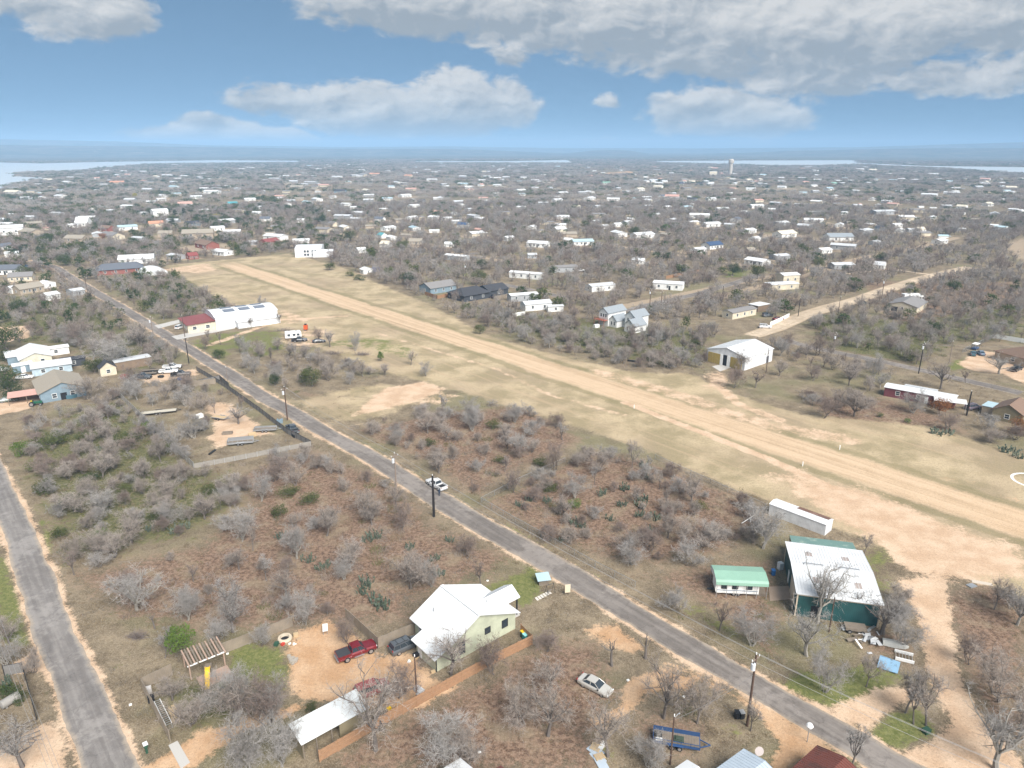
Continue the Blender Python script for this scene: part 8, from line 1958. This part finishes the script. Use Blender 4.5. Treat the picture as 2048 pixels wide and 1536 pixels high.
    for i, (px, py, rad) in enumerate(CACTI):
        x, y = G(px, py); o = link('prickly_pear', cm[i % 4]); o.location = (x, y, 0); o.rotation_euler = (0, 0, r.uniform(0, 6.28)); s = rad / 1.5; o.scale = (s, s, .75 + .25 * s)
        tag(o, None, 'cactus', 'prickly pear clumps'); it.append((o, x, y, 'grey green prickly pear clump'))
    nearest_labels(it, 'plant')
    scatter('far_roofs', 'small far roofs dotted through the woods towards the lake', *FAR_ROOFS)
    # massed woods
    rest = trees[300:]; rs = shrubs[300:]
    allp = rest + far_t
    mt = [joined('wood%d' % i, q) for i, q in enumerate(PROTO['midtree'] + PROTO['fartree'] + PROTO['faroak'] + PROTO['midshrub'])]
    pts, ix, ro, sc = [], [], [], []
    for (x, y, h, w, k, v, _p) in allp:
        d = math.hypot(x, y); az_ = math.atan2(x, y)
        ev = r.rand() < (.24 if az_ < -.25 else .05) and d > 260
        ix.append(9 + r.randint(2) if ev else (v % 5 if d < 420 else 5 + r.randint(4))); pts.append((x, y, 0)); ro.append(r.uniform(0, 6.28)); sc.append((w / 7.4, w / 7.4, h / 6.1))
    for (x, y, h, w, k, v, _p) in rs:
        ix.append(11 + v % 3); pts.append((x, y, 0)); ro.append(r.uniform(0, 6.28)); sc.append((w / 4.8, w / 4.8, h / 2.8))
    # understorey shrubs of the middle distance
    P = wedge(150, 620, .011); _, py = proj(P[:, 0], P[:, 1]); P = P[py < 640]; P = P[~open_ground(P[:, 0], P[:, 1])]
    for x, y in P:
        h = r.uniform(1, 2.6); ix.append(11 + r.randint(3)); pts.append((x, y, 0)); ro.append(r.uniform(0, 6.28)); sc.append((h * 1.7 / 4.8,) * 2 + (h / 2.8,))
    scatter('woodland', 'grey leafless woods between the houses', mt, pts, ix, ro, sc)
    gm = [grove('grove%d' % i, 400 + i, 8, 26, tm_, .34, 4.6) for i, tm_ in enumerate((TWIG, TWIG_BROWN, TWIG, TWIG_PALE))] + [grove('grove%d' % (i + 4), 410 + i, 6, 26, None, .40, 5.4, lm) for i, lm in enumerate((LEAF_DARK, LEAF_OLIVE))]
    P = wedge(930, 4300, .0036); P = P[~open_ground(P[:, 0], P[:, 1])]
    dn = value_noise(P[:, 0], P[:, 1], .012, 14) + .7 * value_noise(P[:, 0], P[:, 1], .03, 19)
    P = P[r.rand(len(P)) < np.clip(.72 + .3 * dn, .15, 1)]
    az_ = np.arctan2(P[:, 0], P[:, 1]); ev = r.rand(len(P)) < np.where(az_ < -.2, .34, .2)
    scatter('distant_woodland', 'far woods fading into haze before the lake', gm, np.c_[P, np.zeros(len(P))], np.where(ev, 4 + r.randint(0, 2, len(P)), r.randint(0, 4, len(P))), r.uniform(0, 6.28, len(P)), np.repeat(r.uniform(.85, 1.25, len(P))[:, None], 3, 1))
    # dead grass, weeds and leaf tufts of the near lots
    wm = [weed_mesh('tuft%d' % i, 500 + i, n, h, rd, m_, w_) for i, (n, h, rd, m_, w_) in enumerate(((26, .45, .5, WEED_TAN, .035), (22, .32, .55, WEED_RED, .045), (26, .6, .6, WEED_GREY, .032), (22, .3, .5, WEED_GREEN, .04), (20, .9, .4, WEED_TAN, .03)))]
    P = wedge(48, 270, .75); M = ground_masks(P[:, 0], P[:, 1]); dn = value_noise(P[:, 0], P[:, 1], .25, 24) + value_noise(P[:, 0], P[:, 1], .09, 29)
    den = np.clip(.30 + .28 * dn + .35 * M[LEAF] + .45 * M[BRUSH], 0, 1); den *= np.clip(1 - 1.6 * np.maximum.reduce([M[SAND], M[ORANGE], M[PALE] * .9]), 0, 1) * (1 - .7 * (M[GREEN] > .5))
    den *= np.clip(1.3 - np.hypot(P[:, 0], P[:, 1]) / 230, .12, 1)
    P = P[r.rand(len(P)) < den]; bad = np.zeros(len(P), bool)
    for Q, w in ROADS[:2]: bad |= seg_dist(P[:, 0], P[:, 1], [G(*q) for q in Q]) < 3.4
    for (ox, oy, rr) in OBST: bad |= (P[:, 0] - ox) ** 2 + (P[:, 1] - oy) ** 2 < (rr * .8) ** 2
    s, t = ST(P[:, 0], P[:, 1]); bad |= (t > 148) & (t < 165)
    P = P[~bad]; M = ground_masks(P[:, 0], P[:, 1]); u = r.rand(len(P)); dn = value_noise(P[:, 0], P[:, 1], .07, 33)
    kind = np.where(M[GREEN] > .4, 3, np.where(u < .32 * M[LEAF] + .05, 1, np.where(u < .55 + .18 * dn, 0, np.where(u < .78, 2, np.where(u < .9, 4, 3)))))
    scatter('dry_weeds', 'dry grass and dead weeds over the lots', wm, np.c_[P, np.zeros(len(P))], kind, r.uniform(0, 6.28, len(P)), np.repeat(r.uniform(.6, 1.5, len(P))[:, None], 3, 1))
    # low brush that fills the thickets
    um = [weed_mesh('brush%d' % i, 540 + i, n, h, rd, m_, w_) for i, (n, h, rd, m_, w_) in enumerate(((90, 1.0, 1.0, TWIG, .028), (80, .8, 1.0, WEED_GREEN, .045), (90, .9, 1.1, TWIG_BROWN, .03), (80, .75, .9, WEED_TAN, .035), (70, .7, .9, LEAF_OLIVE, .06)))]
    P = wedge(50, 420, .20); M = ground_masks(P[:, 0], P[:, 1]); dn = value_noise(P[:, 0], P[:, 1], .12, 44) + .8 * value_noise(P[:, 0], P[:, 1], .30, 49)
    den = np.clip((.12 + .30 * dn) * (M[LEAF] + 1.7 * M[BRUSH]), 0, 1); P = P[(r.rand(len(P)) < den)]; P = P[~open_ground(P[:, 0], P[:, 1], .3)]
    u = r.rand(len(P)); M = ground_masks(P[:, 0], P[:, 1]); kd = np.where(M[BRUSH] > .4, np.where(u < .35, 0, np.where(u < .6, 1, np.where(u < .75, 4, 3))), np.where(u < .38, 0, np.where(u < .66, 2, np.where(u < .9, 3, 1))))
    scatter('undergrowth', 'knee high tangled brush between the shrubs', um, np.c_[P, np.zeros(len(P))], kd, r.uniform(0, 6.28, len(P)), np.repeat(r.uniform(.6, 1.6, len(P))[:, None], 3, 1))
    print('PLANTS', len(trees), len(shrubs), len(far_t), len(pts), len(P), len(gp))

build_near_buildings(); build_far_houses(); build_vehicles(); build_fences_poles(); build_small_things()
build_ground(); build_roads(); build_far_land(); build_plants(); build_haze()
